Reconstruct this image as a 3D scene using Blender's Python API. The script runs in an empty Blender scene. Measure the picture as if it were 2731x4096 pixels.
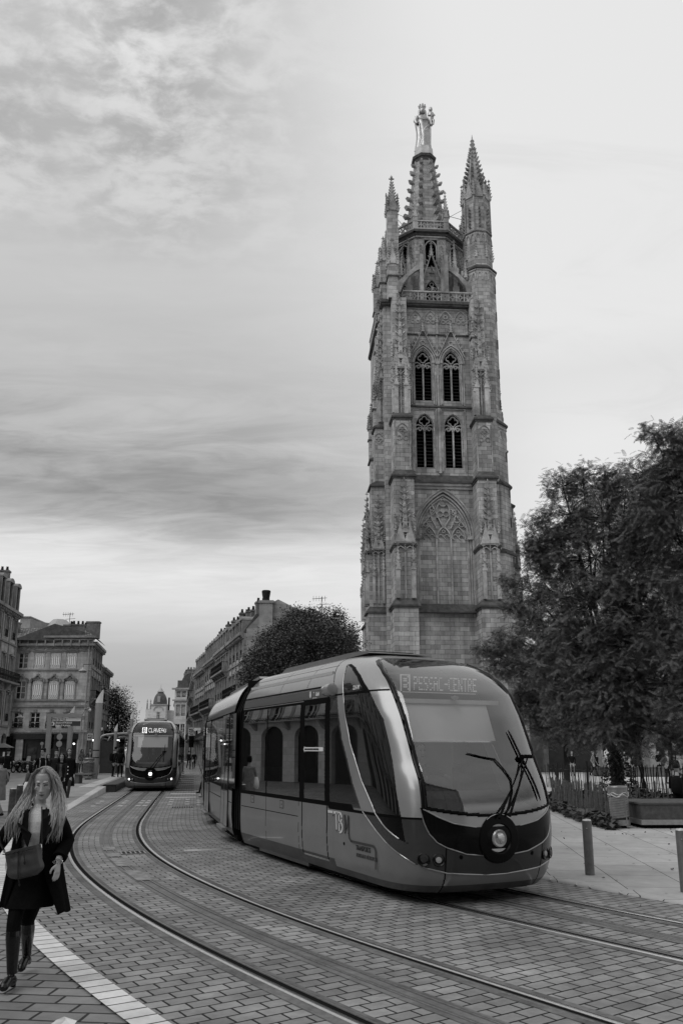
import bpy, bmesh, math, random
import numpy as np
from mathutils import Vector, Matrix, noise
S = bpy.context.scene
COL = S.collection
R = math.radians
pi = math.pi
# ---------------------------------------------------------------- camera
FPX, PCX, PCY, CAMH = 3300.0, 1365.5, 2230.0, 1.86
TILT = math.atan(770.0/3300.0)
cd = bpy.data.cameras.new('camera'); cam = bpy.data.objects.new('camera', cd); COL.objects.link(cam)
cd.sensor_fit = 'VERTICAL'; cd.sensor_height = 36.0; cd.sensor_width = 24.0
cd.lens = FPX/4096*36.0
cd.shift_y = (PCY-2048.0)/4096.0
cd.clip_start = 0.1; cd.clip_end = 2000
cam.location = (0, 0, CAMH); cam.rotation_euler = (R(90)+TILT, 0, 0)
S.camera = cam
S.view_settings.view_transform = 'Standard'; S.view_settings.look = 'None'
S.view_settings.exposure = 0.0; S.view_settings.gamma = 1.0
# ---------------------------------------------------------------- sun (overcast)
SUN_EL, SUN_AZ = R(48), R(-125)           # azimuth from +Y, clockwise: behind the camera on the left
sd = bpy.data.lights.new('sun', 'SUN'); sd.energy = 1.5; sd.angle = R(55); sd.color = (1, 1, 1)
so = bpy.data.objects.new('sun', sd); COL.objects.link(so)
sdir = Vector((math.sin(SUN_AZ)*math.cos(SUN_EL), math.cos(SUN_AZ)*math.cos(SUN_EL), math.sin(SUN_EL)))
so.rotation_euler = sdir.to_track_quat('Z', 'Y').to_euler()
# ---------------------------------------------------------------- world: overcast sky, grey like the black-and-white photograph
W = bpy.data.worlds.new('World'); S.world = W; W.use_nodes = True
nt = W.node_tree; nt.nodes.clear()
def N(t, **k):
    n = nt.nodes.new(t)
    for a, b in k.items(): setattr(n, a, b)
    return n
def LK(a, b): nt.links.new(a, b)
def MATH(op, a, b=None, c=None, clamp=False):
    n = N('ShaderNodeMath', operation=op, use_clamp=clamp)
    for i, v in enumerate((a, b, c)):
        if v is None: continue
        if hasattr(v, 'links'): LK(v, n.inputs[i])
        else: n.inputs[i].default_value = v
    return n.outputs[0]
def RAMP(fac, pts, interp='LINEAR'):
    n = N('ShaderNodeValToRGB'); LK(fac, n.inputs[0]); n.color_ramp.interpolation = interp
    e = n.color_ramp.elements
    while len(e) > 1: e.remove(e[-1])
    e[0].position = pts[0][0]; e[0].color = (pts[0][1],)*3+(1,)
    for p, v in pts[1:]:
        q = e.new(p); q.color = (v, v, v, 1)
    return n.outputs[0]
def MAPR(v, a, b, c, d, smooth=False):
    n = N('ShaderNodeMapRange'); n.interpolation_type = 'SMOOTHSTEP' if smooth else 'LINEAR'
    LK(v, n.inputs[0])
    for i, x in enumerate((a, b, c, d)): n.inputs[i+1].default_value = x
    return n.outputs[0]
def lin(s): s /= 255.0; return s/12.92 if s < .04045 else ((s+.055)/1.055)**2.4
tc = N('ShaderNodeTexCoord'); sep = N('ShaderNodeSeparateXYZ'); LK(tc.outputs['Generated'], sep.inputs[0])
zz = sep.outputs[2]; xx = sep.outputs[0]; yy = sep.outputs[1]
den = MATH('ADD', MATH('MAXIMUM', zz, 0.0), 0.10)
px_ = MATH('DIVIDE', xx, den); py_ = MATH('DIVIDE', yy, den)
cmb = N('ShaderNodeCombineXYZ'); LK(px_, cmb.inputs[0]); LK(py_, cmb.inputs[1])
def NOI(vec, scale, detail, rough, dist=0.0, sx=1, sy=1, off=0):
    m = N('ShaderNodeMapping'); LK(vec, m.inputs[0]); m.inputs['Scale'].default_value = (sx, sy, 1); m.inputs['Location'].default_value = (off, off*.7, off*.3)
    n = N('ShaderNodeTexNoise'); LK(m.outputs[0], n.inputs['Vector'])
    n.inputs['Scale'].default_value = scale; n.inputs['Detail'].default_value = detail; n.inputs['Roughness'].default_value = rough; n.inputs['Distortion'].default_value = dist
    return n.outputs[0]
big = NOI(cmb.outputs[0], 0.55, 4, .5, .6, 1.0, 1.0, 3.1)
streak = NOI(cmb.outputs[0], 2.3, 9, .62, 1.1, .55, 1.5, 7.7)
fine = NOI(cmb.outputs[0], 19.0, 7, .6, .25, .75, 1.0, 1.3)
wisp = NOI(cmb.outputs[0], 6.5, 8, .62, .7, .5, 1.15, 5.2)
sk = NOI(cmb.outputs[0], .9, 3, .5, .3, 1.0, 1.0, 9.4)
# left part of the sky: brightness along the elevation, bent by large soft noise
zb = MATH('ADD', zz, MATH('MULTIPLY', MATH('SUBTRACT', big, .5), MATH('MULTIPLY', zz, .32)))
left = RAMP(zb, [(0, lin(198)), (.026, lin(186)), (.073, lin(174)), (.117, lin(188)), (.150, lin(210)), (.177, lin(224)), (.218, lin(226)), (.247, lin(205)), (.266, lin(176)),
                 (.294, lin(160)), (.337, lin(166)), (.378, lin(180)), (.432, lin(192)), (.483, lin(198)), (.56, lin(199)), (.62, lin(193)), (.70, lin(202)), (1, lin(202))])
amp = RAMP(zz, [(0, .02), (.12, .03), (.17, .06), (.225, .16), (.262, .36), (.33, .38), (.375, .26), (.42, .10), (.5, .06), (.7, .10), (1, .10)])
st2 = MATH('ADD', MATH('MULTIPLY', MAPR(streak, .36, .64, -.5, .5, True), .6), MATH('MULTIPLY', MAPR(wisp, .36, .64, -.5, .5, True), .55))
lv = MATH('MULTIPLY', left, MATH('ADD', 1.0, MATH('MULTIPLY', st2, amp)))
# small mottled clouds high up and on the left
mott = MATH('MULTIPLY', RAMP(zz, [(0, 0), (.52, .0), (.60, .45), (.68, .72), (1, .72)]), MAPR(xx, -.30, .06, 1, .05, True))
mott = MATH('MULTIPLY', mott, MATH('MULTIPLY', MAPR(fine, .36, .66, -.45, .55, True), MAPR(sk, .36, .52, .35, 1.0, True)))
lv = MATH('MULTIPLY', lv, MATH('ADD', 1.0, mott))
az = MATH('DIVIDE', xx, MATH('MAXIMUM', yy, .02))
azb = MATH('ADD', MATH('SUBTRACT', az, MAPR(zz, .62, .30, 0, .11, True)), MATH('MULTIPLY', MATH('SUBTRACT', big, .5), .22))
rfac = MAPR(azb, -.26, .20, 0, 1, True)
rfac = MATH('MULTIPLY', rfac, MAPR(yy, -.1, .3, 0, 1, True))
right = RAMP(zz, [(0, lin(212)), (.1, lin(222)), (.2, lin(228)), (.35, lin(230)), (.42, lin(222)), (.46, lin(229)), (1, lin(229))])
sp = MATH('MULTIPLY', MAPR(streak, .5, .75, 0, 1, True), .08)
rv = MATH('MULTIPLY', right, MATH('SUBTRACT', 1.03, sp))
mx = N('ShaderNodeMix', data_type='FLOAT'); LK(rfac, mx.inputs[0]); LK(lv, mx.inputs[2]); LK(rv, mx.inputs[3])
# a physical daylight sky behind the cloud cover, taken to grey
sky = N('ShaderNodeTexSky', sky_type='NISHITA'); sky.sun_disc = False; sky.sun_elevation = SUN_EL; sky.sun_rotation = SUN_AZ
bw = N('ShaderNodeRGBToBW'); LK(sky.outputs[0], bw.inputs[0])
tot = MATH('ADD', MATH('MULTIPLY', mx.outputs[0], .985), MATH('MULTIPLY', MATH('MINIMUM', bw.outputs[0], 6.0), .004))
below = MAPR(zz, -.02, .0, .12, 1.0)
tot = MATH('MULTIPLY', tot, below)
bg = N('ShaderNodeBackground'); LK(tot, bg.inputs[0]); bg.inputs[1].default_value = 1.0
wo = N('ShaderNodeOutputWorld'); LK(bg.outputs[0], wo.inputs[0])
# ---------------------------------------------------------------- pixel of the photograph -> point of the place
def ray(x, y):
    u = (x-PCX)/FPX; v = -(y-PCY)/FPX; c, s = math.cos(TILT), math.sin(TILT)
    return Vector((u, c-v*s, s+v*c))
def G(x, y, z=0.0):
    r = ray(x, y); k = (z-CAMH)/r.z; return Vector((r.x*k, r.y*k, z))
def AT(x, y, Y):
    r = ray(x, y); k = Y/r.y; return Vector((r.x*k, Y, CAMH+r.z*k))
# ---------------------------------------------------------------- materials
MATS = {}
def mat(name, v, rough=.7, metal=0.0, nz=0, na=.25, bump=0.0, bscale=40, spec=.5, coat=0.0, dirt=0.0, emit=None, estr=1.0, hv=None):
    if name in MATS: return MATS[name]
    if spec == .5 and rough > .45 and not metal: spec = .06 if v < .06 else (.2 if v < .3 else .4)
    m = bpy.data.materials.new(name); m.use_nodes = True; t = m.node_tree; b = t.nodes['Principled BSDF']
    b.inputs['Base Color'].default_value = (v, v, v, 1); b.inputs['Roughness'].default_value = rough; b.inputs['Metallic'].default_value = metal
    b.inputs['Specular IOR Level'].default_value = spec; b.inputs['Coat Weight'].default_value = coat; b.inputs['Coat Roughness'].default_value = .06
    tcn = t.nodes.new('ShaderNodeTexCoord')
    if nz:
        n = t.nodes.new('ShaderNodeTexNoise'); n.inputs['Scale'].default_value = nz; n.inputs['Detail'].default_value = 8; n.inputs['Roughness'].default_value = .65
        t.links.new(tcn.outputs['Object'], n.inputs['Vector'])
        mr = t.nodes.new('ShaderNodeMapRange'); t.links.new(n.outputs[0], mr.inputs[0])
        mr.inputs[1].default_value = .3; mr.inputs[2].default_value = .7; mr.inputs[3].default_value = v*(1-na); mr.inputs[4].default_value = v*(1+na)
        last = mr.outputs[0]
        if dirt:
            n2 = t.nodes.new('ShaderNodeTexNoise'); n2.inputs['Scale'].default_value = nz*.16; n2.inputs['Detail'].default_value = 5
            t.links.new(tcn.outputs['Object'], n2.inputs['Vector'])
            m2 = t.nodes.new('ShaderNodeMapRange'); t.links.new(n2.outputs[0], m2.inputs[0]); m2.inputs[1].default_value = .35; m2.inputs[2].default_value = .65; m2.inputs[3].default_value = 1-dirt; m2.inputs[4].default_value = 1+dirt*.4
            mm = t.nodes.new('ShaderNodeMath'); mm.operation = 'MULTIPLY'; t.links.new(last, mm.inputs[0]); t.links.new(m2.outputs[0], mm.inputs[1]); last = mm.outputs[0]
        t.links.new(last, b.inputs['Base Color'])
    if bump:
        n = t.nodes.new('ShaderNodeTexNoise'); n.inputs['Scale'].default_value = bscale; n.inputs['Detail'].default_value = 4
        t.links.new(tcn.outputs['Object'], n.inputs['Vector'])
        bp = t.nodes.new('ShaderNodeBump'); bp.inputs['Strength'].default_value = bump; bp.inputs['Distance'].default_value = .02
        t.links.new(n.outputs[0], bp.inputs['Height']); t.links.new(bp.outputs[0], b.inputs['Normal'])
    if emit is not None:
        b.inputs['Emission Color'].default_value = (emit, emit, emit, 1); b.inputs['Emission Strength'].default_value = estr
    MATS[name] = m; return m
def brickmat(name, v1, v2, mortar, scale, bw, bh, msize=.012, off=.5, uv=True, bump=.4, nz=3.0, na=.2, rough=.85, rot=0.0, wall=False, big=0.0, freq=2, spec=.15, wander=.16, streak=0.0):
    """masonry or paving: brick texture on UVs (metres), each unit of its own tone, joints sunk"""
    if name in MATS: return MATS[name]
    m = bpy.data.materials.new(name); m.use_nodes = True; t = m.node_tree; b = t.nodes['Principled BSDF']; L = t.links.new
    b.inputs['Roughness'].default_value = rough; b.inputs['Specular IOR Level'].default_value = spec
    tcn = t.nodes.new('ShaderNodeTexCoord')
    if wall:   # vertical faces: u = horizontal run along the wall, v = height
        s = t.nodes.new('ShaderNodeSeparateXYZ'); L(tcn.outputs['Object'], s.inputs[0])
        g = t.nodes.new('ShaderNodeNewGeometry'); vt = t.nodes.new('ShaderNodeVectorTransform'); vt.vector_type = 'NORMAL'; vt.convert_from = 'WORLD'; vt.convert_to = 'OBJECT'
        L(g.outputs['True Normal'], vt.inputs[0]); sn = t.nodes.new('ShaderNodeSeparateXYZ'); L(vt.outputs[0], sn.inputs[0])
        def M_(op, a, b_):
            n = t.nodes.new('ShaderNodeMath'); n.operation = op
            for i, q in enumerate((a, b_)):
                if hasattr(q, 'links'): L(q, n.inputs[i])
                else: n.inputs[i].default_value = q
            return n.outputs[0]
        u = M_('SUBTRACT', M_('MULTIPLY', s.outputs[1], sn.outputs[0]), M_('MULTIPLY', s.outputs[0], sn.outputs[1]))
        c = t.nodes.new('ShaderNodeCombineXYZ'); L(u, c.inputs[0]); L(s.outputs[2], c.inputs[1]); vec = c.outputs[0]
    else: vec = tcn.outputs['UV'] if uv else tcn.outputs['Object']
    mp = t.nodes.new('ShaderNodeMapping'); mp.inputs['Rotation'].default_value = (0, 0, rot); L(vec, mp.inputs[0]); vec = mp.outputs[0]
    # hand-laid joints wander a little
    nw = t.nodes.new('ShaderNodeTexNoise'); nw.inputs['Scale'].default_value = 2.3; nw.inputs['Detail'].default_value = 3; L(vec, nw.inputs['Vector'])
    sb = t.nodes.new('ShaderNodeVectorMath'); sb.operation = 'SUBTRACT'; L(nw.outputs[1], sb.inputs[0]); sb.inputs[1].default_value = (.5, .5, .5)
    sc = t.nodes.new('ShaderNodeVectorMath'); sc.operation = 'SCALE'; L(sb.outputs[0], sc.inputs[0]); sc.inputs['Scale'].default_value = bh*wander
    ad = t.nodes.new('ShaderNodeVectorMath'); ad.operation = 'ADD'; L(vec, ad.inputs[0]); L(sc.outputs[0], ad.inputs[1]); vecw = ad.outputs[0]
    br = t.nodes.new('ShaderNodeTexBrick'); L(vecw, br.inputs['Vector'])
    br.offset = off; br.offset_frequency = freq
    br.inputs['Color1'].default_value = (v1,)*3+(1,); br.inputs['Color2'].default_value = (v2,)*3+(1,); br.inputs['Mortar'].default_value = (mortar,)*3+(1,)
    br.inputs['Scale'].default_value = scale; br.inputs['Mortar Size'].default_value = msize; br.inputs['Mortar Smooth'].default_value = .15
    br.inputs['Brick Width'].default_value = bw; br.inputs['Row Height'].default_value = bh
    n = t.nodes.new('ShaderNodeTexNoise'); n.inputs['Scale'].default_value = nz; n.inputs['Detail'].default_value = 9; n.inputs['Roughness'].default_value = .7; L(vec, n.inputs['Vector'])
    mr = t.nodes.new('ShaderNodeMapRange'); L(n.outputs[0], mr.inputs[0]); mr.inputs[1].default_value = .3; mr.inputs[2].default_value = .7; mr.inputs[3].default_value = 1-na; mr.inputs[4].default_value = 1+na
    mm = t.nodes.new('ShaderNodeVectorMath'); mm.operation = 'SCALE'; L(br.outputs[0], mm.inputs[0]); L(mr.outputs[0], mm.inputs['Scale']); last = mm.outputs[0]
    if big:
        n2 = t.nodes.new('ShaderNodeTexNoise'); n2.inputs['Scale'].default_value = nz*.12; n2.inputs['Detail'].default_value = 6; n2.inputs['Roughness'].default_value = .6; L(tcn.outputs['Object'], n2.inputs['Vector'])
        m2 = t.nodes.new('ShaderNodeMapRange'); L(n2.outputs[0], m2.inputs[0]); m2.inputs[1].default_value = .34; m2.inputs[2].default_value = .66; m2.inputs[3].default_value = 1-big; m2.inputs[4].default_value = 1+big*.5
        q = t.nodes.new('ShaderNodeVectorMath'); q.operation = 'SCALE'; L(last, q.inputs[0]); L(m2.outputs[0], q.inputs['Scale']); last = q.outputs[0]
    if streak:
        mp5 = t.nodes.new('ShaderNodeMapping'); mp5.inputs['Scale'].default_value = (1.5, 1.5, .10); L(tcn.outputs['Object'], mp5.inputs[0])
        n5 = t.nodes.new('ShaderNodeTexNoise'); n5.inputs['Scale'].default_value = 1.0; n5.inputs['Detail'].default_value = 7; n5.inputs['Roughness'].default_value = .65; L(mp5.outputs[0], n5.inputs['Vector'])
        m5 = t.nodes.new('ShaderNodeMapRange'); L(n5.outputs[0], m5.inputs[0]); m5.inputs[1].default_value = .36; m5.inputs[2].default_value = .60; m5.inputs[3].default_value = 1-streak; m5.inputs[4].default_value = 1.06
        q5 = t.nodes.new('ShaderNodeVectorMath'); q5.operation = 'SCALE'; L(last, q5.inputs[0]); L(m5.outputs[0], q5.inputs['Scale']); last = q5.outputs[0]
    L(last, b.inputs['Base Color'])
    if bump:
        iv = t.nodes.new('ShaderNodeMath'); iv.operation = 'SUBTRACT'; iv.inputs[0].default_value = 1; L(br.outputs['Fac'], iv.inputs[1])
        n3 = t.nodes.new('ShaderNodeTexNoise'); n3.inputs['Scale'].default_value = nz*14; n3.inputs['Detail'].default_value = 3; L(vec, n3.inputs['Vector'])
        a3 = t.nodes.new('ShaderNodeMath'); a3.operation = 'MULTIPLY_ADD'; L(n3.outputs[0], a3.inputs[0]); a3.inputs[1].default_value = .35; L(iv.outputs[0], a3.inputs[2])
        bp = t.nodes.new('ShaderNodeBump'); bp.inputs['Strength'].default_value = bump; bp.inputs['Distance'].default_value = .01
        L(a3.outputs[0], bp.inputs['Height']); L(bp.outputs[0], b.inputs['Normal'])
    MATS[name] = m; return m
# ---------------------------------------------------------------- mesh collector
class MB:
    def __init__(s): s.v = []; s.f = []; s.m = []; s.M = Matrix(); s.mi = 0
    def at(s, M): s.M = M; return s
    def _a(s, vs, fs):
        o = len(s.v); M = s.M
        s.v += [tuple(M @ Vector(p)) for p in vs]; s.f += [tuple(i+o for i in f) for f in fs]; s.m += [s.mi]*len(fs)
    def box(s, x0, x1, y0, y1, z0, z1):
        s._a([(x0,y0,z0),(x1,y0,z0),(x1,y1,z0),(x0,y1,z0),(x0,y0,z1),(x1,y0,z1),(x1,y1,z1),(x0,y1,z1)],
             [(0,3,2,1),(4,5,6,7),(0,1,5,4),(1,2,6,5),(2,3,7,6),(3,0,4,7)])
    def frust(s, x0, x1, y0, y1, z0, X0, X1, Y0, Y1, z1):
        s._a([(x0,y0,z0),(x1,y0,z0),(x1,y1,z0),(x0,y1,z0),(X0,Y0,z1),(X1,Y0,z1),(X1,Y1,z1),(X0,Y1,z1)],
             [(0,3,2,1),(4,5,6,7),(0,1,5,4),(1,2,6,5),(2,3,7,6),(3,0,4,7)])
    def tube(s, pts, rs, n=8, cap=True, flat=1.0):
        pts = [Vector(p) for p in pts]
        if not hasattr(rs, '__len__'): rs = [rs]*len(pts)
        vs = []; fs = []; up = None
        for i, p in enumerate(pts):
            d = (pts[min(i+1, len(pts)-1)]-pts[max(i-1, 0)])
            d = d.normalized() if d.length > 1e-9 else Vector((0,0,1))
            if up is None: up = Vector((0,0,1)) if abs(d.z) < .95 else Vector((1,0,0))
            a = d.cross(up).normalized(); b = a.cross(d).normalized(); up = b
            for k in range(n):
                t = 2*pi*k/n; vs.append(p+a*(rs[i]*math.cos(t))+b*(rs[i]*flat*math.sin(t)))
        for i in range(len(pts)-1):
            for k in range(n):
                k2 = (k+1) % n; fs.append((i*n+k, i*n+k2, (i+1)*n+k2, (i+1)*n+k))
        if cap: fs.append(tuple(range(n-1, -1, -1))); fs.append(tuple((len(pts)-1)*n+k for k in range(n)))
        s._a(vs, fs)
    def lathe(s, prof, n=16, c=(0,0), a0=0.0):
        """prof: (radius, z) from bottom to top"""
        vs = []; fs = []
        for r, z in prof:
            for k in range(n):
                t = a0+2*pi*k/n; vs.append((c[0]+r*math.cos(t), c[1]+r*math.sin(t), z))
        for i in range(len(prof)-1):
            for k in range(n):
                k2 = (k+1) % n; fs.append((i*n+k, i*n+k2, (i+1)*n+k2, (i+1)*n+k))
        fs.append(tuple(range(n-1, -1, -1))); fs.append(tuple((len(prof)-1)*n+k for k in range(n)))
        s._a(vs, fs)
    def prism(s, poly, h0, h1, axis='z'):
        """2d polygon extruded; axis z: (x,y)->z ; axis y: (x,z)->y ; axis x: (y,z)->x"""
        n = len(poly)
        def P(p, h): return (p[0], p[1], h) if axis == 'z' else ((p[0], h, p[1]) if axis == 'y' else (h, p[0], p[1]))
        s._a([P(p, h0) for p in poly]+[P(p, h1) for p in poly],
             [tuple(range(n-1, -1, -1)), tuple(range(n, 2*n))]+[(i, (i+1) % n, n+(i+1) % n, n+i) for i in range(n)])
    def strip(s, pts, w, y0, y1, closed=False):
        """a flat band of width w following a 2d path in the x-z plane, from depth y0 (front) to y1"""
        n = len(pts); A = []; B = []
        for i in range(n):
            p = Vector(pts[i]); a = Vector(pts[(i-1) % n] if (i > 0 or closed) else pts[i]); b = Vector(pts[(i+1) % n] if (i < n-1 or closed) else pts[i])
            d = (b-a); d = d.normalized() if d.length > 1e-9 else Vector((1, 0)); nn = Vector((-d.y, d.x))*(w/2)
            A.append(p+nn); B.append(p-nn)
        vs = []; fs = []
        for i in range(n):
            vs += [(A[i].x, y0, A[i].y), (B[i].x, y0, B[i].y), (B[i].x, y1, B[i].y), (A[i].x, y1, A[i].y)]
        for i in range(n if closed else n-1):
            o = i*4; q = ((i+1) % n)*4
            for k in range(4): fs.append((o+k, o+(k+1) % 4, q+(k+1) % 4, q+k))
        if not closed: fs.append((0, 3, 2, 1)); e = (n-1)*4; fs.append((e, e+1, e+2, e+3))
        s._a(vs, fs)
    def quad(s, a, b, c, d): s._a([a, b, c, d], [(0, 1, 2, 3)])
    def build(s, name, mats, parent=None, smooth=False, auto=None, recalc=True):
        me = bpy.data.meshes.new(name); me.from_pydata(s.v, [], s.f)
        if not isinstance(mats, (list, tuple)): mats = [mats]
        for m in mats: me.materials.append(m)
        if len(mats) > 1: me.polygons.foreach_set('material_index', s.m)
        if recalc:
            bm = bmesh.new(); bm.from_mesh(me); bmesh.ops.recalc_face_normals(bm, faces=bm.faces); bm.to_mesh(me); bm.free()
        if smooth or auto is not None:
            me.polygons.foreach_set('use_smooth', [True]*len(me.polygons))
            if auto is not None: me.set_sharp_from_angle(angle=R(auto))
        me.update()
        o = bpy.data.objects.new(name, me); COL.objects.link(o)
        if parent is not None: o.parent = parent
        return o
def tag(o, label=None, cat=None, group=None, kind=None):
    if label: o['label'] = label
    if cat: o['category'] = cat
    if group: o['group'] = group
    if kind: o['kind'] = kind
    return o
def thing(name, label, cat, loc=(0,0,0), rz=0.0, group=None):
    o = bpy.data.objects.new(name, None); COL.objects.link(o); o.location = loc; o.rotation_euler = (0, 0, rz); o.empty_display_size = .2
    return tag(o, label, cat, group)
def struct(o): o['kind'] = 'structure'; return o
KIDS = {}
def copy_tree(o, parent=None):
    c = o.copy(); COL.objects.link(c); c.parent = parent
    for ch in [q for q in COL.objects if q.parent == o]: copy_tree(ch, c)
    return c
def T(x=0, y=0, z=0, rz=0): return Matrix.Translation((x, y, z)) @ Matrix.Rotation(rz, 4, 'Z')
def text(name, s, size, m, parent, M, thick=.002, align='LEFT', squeeze=1.0, bold=.0, shear=0.0):
    """real letters as thin solid mesh; M maps letter plane (x right, y up, z out)"""
    c = bpy.data.curves.new(name, 'FONT'); c.body = s; c.size = size; c.extrude = thick; c.align_x = align; c.offset = bold; c.shear = shear; c.resolution_u = 4
    o = bpy.data.objects.new(name, c); COL.objects.link(o); dg = bpy.context.evaluated_depsgraph_get()
    me = bpy.data.meshes.new_from_object(o.evaluated_get(dg)); bpy.data.objects.remove(o); bpy.data.curves.remove(c)
    me.transform(M @ Matrix.Scale(squeeze, 4, (1, 0, 0))); me.materials.clear(); me.materials.append(m); me.name = name
    q = bpy.data.objects.new(name, me); COL.objects.link(q); q.parent = parent
    return q
def plane_frame(o, xdir, up=(0, 0, 1)):
    x = Vector(xdir).normalized(); z = x.cross(Vector(up)).normalized(); y = z.cross(x).normalized()
    M = Matrix((x, y, z)).transposed().to_4x4(); M.translation = Vector(o); return M
def gridmesh(name, V, nu, nv, cls=None, mats=None, parent=None, uv=None, closed_u=False, smooth=True, flip=False):
    """V: (nv*nu,3) array row-major (v rows); one object"""
    V = np.asarray(V, dtype=np.float32).reshape(-1, 3)
    i = np.arange(nu if closed_u else nu-1); j = np.arange(nv-1); I, J = np.meshgrid(i, j); I = I.ravel(); J = J.ravel(); I2 = (I+1) % nu
    F = np.stack([J*nu+I, J*nu+I2, (J+1)*nu+I2, (J+1)*nu+I], 1)
    if flip: F = F[:, ::-1]
    return rawmesh(name, V, F, mats, parent, smooth, uv=uv, mi=cls)
def rawmesh(name, V, F, mats, parent=None, smooth=True, uv=None, mi=None):
    used, inv = np.unique(F.ravel(), return_inverse=True); V2 = V[used]; F2 = inv.reshape(F.shape)
    k = F2.shape[1]; me = bpy.data.meshes.new(name); me.vertices.add(len(V2)); me.vertices.foreach_set('co', V2.astype(np.float32).ravel())
    me.loops.add(F2.size); me.loops.foreach_set('vertex_index', F2.ravel().astype(np.int32))
    me.polygons.add(len(F2)); me.polygons.foreach_set('loop_start', (np.arange(len(F2))*k).astype(np.int32))
    if not isinstance(mats, (list, tuple)): mats = [mats]
    for m in mats: me.materials.append(m)
    if mi is not None: me.polygons.foreach_set('material_index', np.asarray(mi, dtype=np.int32))
    me.update(calc_edges=True); me.validate()
    me.polygons.foreach_set('use_smooth', [bool(smooth)]*len(me.polygons))
    if uv is not None:
        l = me.uv_layers.new(name='UVMap'); l.data.foreach_set('uv', uv[used][F2.ravel()].astype(np.float32).ravel())
    o = bpy.data.objects.new(name, me); COL.objects.link(o)
    if parent is not None: o.parent = parent
    return o
# ================================================================ GROUND, TRACKS, PAVING
KN = [(-30,35),(-15,18.5),(-8,11.4),(-2,7.0),(2,4.05),(4,2.58),(6.6,.76),(8,-.23),(10,-1.5),(12,-2.55),(14,-3.5),(16,-4.28),(19,-5.2),(22,-5.88),(26,-6.58),(30,-7.28),(38,-8.65),(60,-12.48),(130,-24.66)]
yk = np.array([k[0] for k in KN])*1.011; xk = np.array([k[1] for k in KN])*1.011
ys = np.arange(-8, 130, .25); xs = np.interp(ys, yk, xk)
for _ in range(60):                       # relax the knots into one smooth curve
    xs[1:-1] = (xs[:-2]+2*xs[1:-1]+xs[2:])/4
TP = np.stack([xs, ys], 1); TD = np.gradient(TP, axis=0); TD /= np.linalg.norm(TD, axis=1)[:, None]; TN = np.stack([TD[:, 1], -TD[:, 0]], 1)  # right of travel away from camera
TS = np.concatenate([[0], np.cumsum(np.linalg.norm(np.diff(TP, axis=0), axis=1))])
def track(o, Y):   # point at offset o of track centre nearest row Y
    i = int(np.clip((Y+8)/.25, 0, len(ys)-1)); return Vector((*(TP[i]+TN[i]*o), 0)), TD[i]
def ribbon(name, offs, z, m, y0=-8, y1=130, parent=None, zf=None, step=1, smooth=True, soft=None):
    """strip(s) between consecutive offsets (or offset,z profile) swept along the track; UV = (offset, arc length)"""
    sel = np.arange(len(ys))[(ys >= y0) & (ys <= y1)][::step]
    prof = [(o, z) if not hasattr(o, '__len__') else o for o in offs]
    V = []; U = []
    for i in sel:
        for o, h in prof:
            p = TP[i]+TN[i]*o; V.append((p[0], p[1], h+(zf(ys[i]) if zf else 0))); U.append((o, TS[i]))
    return gridmesh(name, V, len(prof), len(sel), mats=m, parent=parent, uv=np.array(U), smooth=smooth, flip=True)
M_pav = brickmat('track_pavers', .32, .215, .016, 1, .235, .155, .0095, off=.5, nz=6, na=.24, bump=1.0, rough=.6, big=.34)
M_pav2 = brickmat('side_pavers', .27, .18, .03, 1, .36, .2, .013, off=.42, uv=False, nz=4, na=.16, bump=.9, rough=.62, rot=R(6), big=.2)
M_slab = brickmat('slabs', .43, .37, .05, 1, 1.15, .885, .007, off=.37, uv=False, nz=3, na=.13, bump=.25, rough=.7, rot=R(90+6), big=.22, wander=.015)
M_asph = mat('fine_asphalt', .26, .9, nz=9, na=.15, bump=.3, bscale=90, dirt=.2)
M_gravel = mat('pale_gravel', .50, .95, nz=14, na=.16, bump=.4, bscale=60, dirt=.15)
M_conc = mat('concrete_band', .15, .75, nz=12, na=.3, dirt=.35, bump=.3, bscale=30)
M_white = brickmat('white_curb_stones', .74, .52, .06, 1, 5.0, .185, .011, off=0, nz=6, na=.16, bump=.6, rough=.6)
M_rail = mat('rail_steel', .66, .26, 1.0, nz=30, na=.12)
M_rails2 = mat('rail_side', .20, .35, .8, nz=20, na=.3)
M_groove = mat('rail_groove_shade_grime', .008, .9)  # near-black stands in for shadow in the shallow groove, along with grime
M_aps = mat('worn_rubber_band', .16, .55, nz=14, na=.25, dirt=.3)
M_steel = mat('steel_grey', .30, .35, .6, nz=20, na=.1)
# one sheet to the horizon
mb = MB(); mb.quad((-900, -300, -.03), (900, -300, -.03), (900, 1500, -.03), (-900, 1500, -.03)); struct(mb.build('ground', M_asph))
mb = MB(); mb.quad((-60, -8, -.012), (-1.2, -8, -.012), (-1.2, 46, -.012), (-60, 46, -.012)); struct(mb.build('pavement', M_pav2))
mb = MB(); mb.quad((-70, 41.5, -.008), (-12, 41.5, -.008), (-12, 112, -.008), (-70, 112, -.008)); struct(mb.build('road', M_asph))
mb = MB(); mb.quad((2.5, -8, -.008), (60, -8, -.008), (60, 34, -.008), (2.5, 34, -.008)); struct(mb.build('pavement', M_slab))
mb = MB(); mb._a([(9.5, 29, -.004), (60, 25, -.004), (75, 73, -.004), (9.5, 73, -.004)], [(0, 1, 2, 3)]); struct(mb.build('plaza_ground', M_gravel))
TB = 3.44; RH = .7175
struct(ribbon('track_bed', [-1.80, 5.22], 0.0, M_pav, step=1))
struct(ribbon('track_border', [-2.04, -1.80], .003, M_white, y1=28.0))
struct(ribbon('pavement_edge', [(5.22, .0), (5.235, .02), (5.46, .03), (5.475, .0)], 0, M_slab, y1=60))
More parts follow.
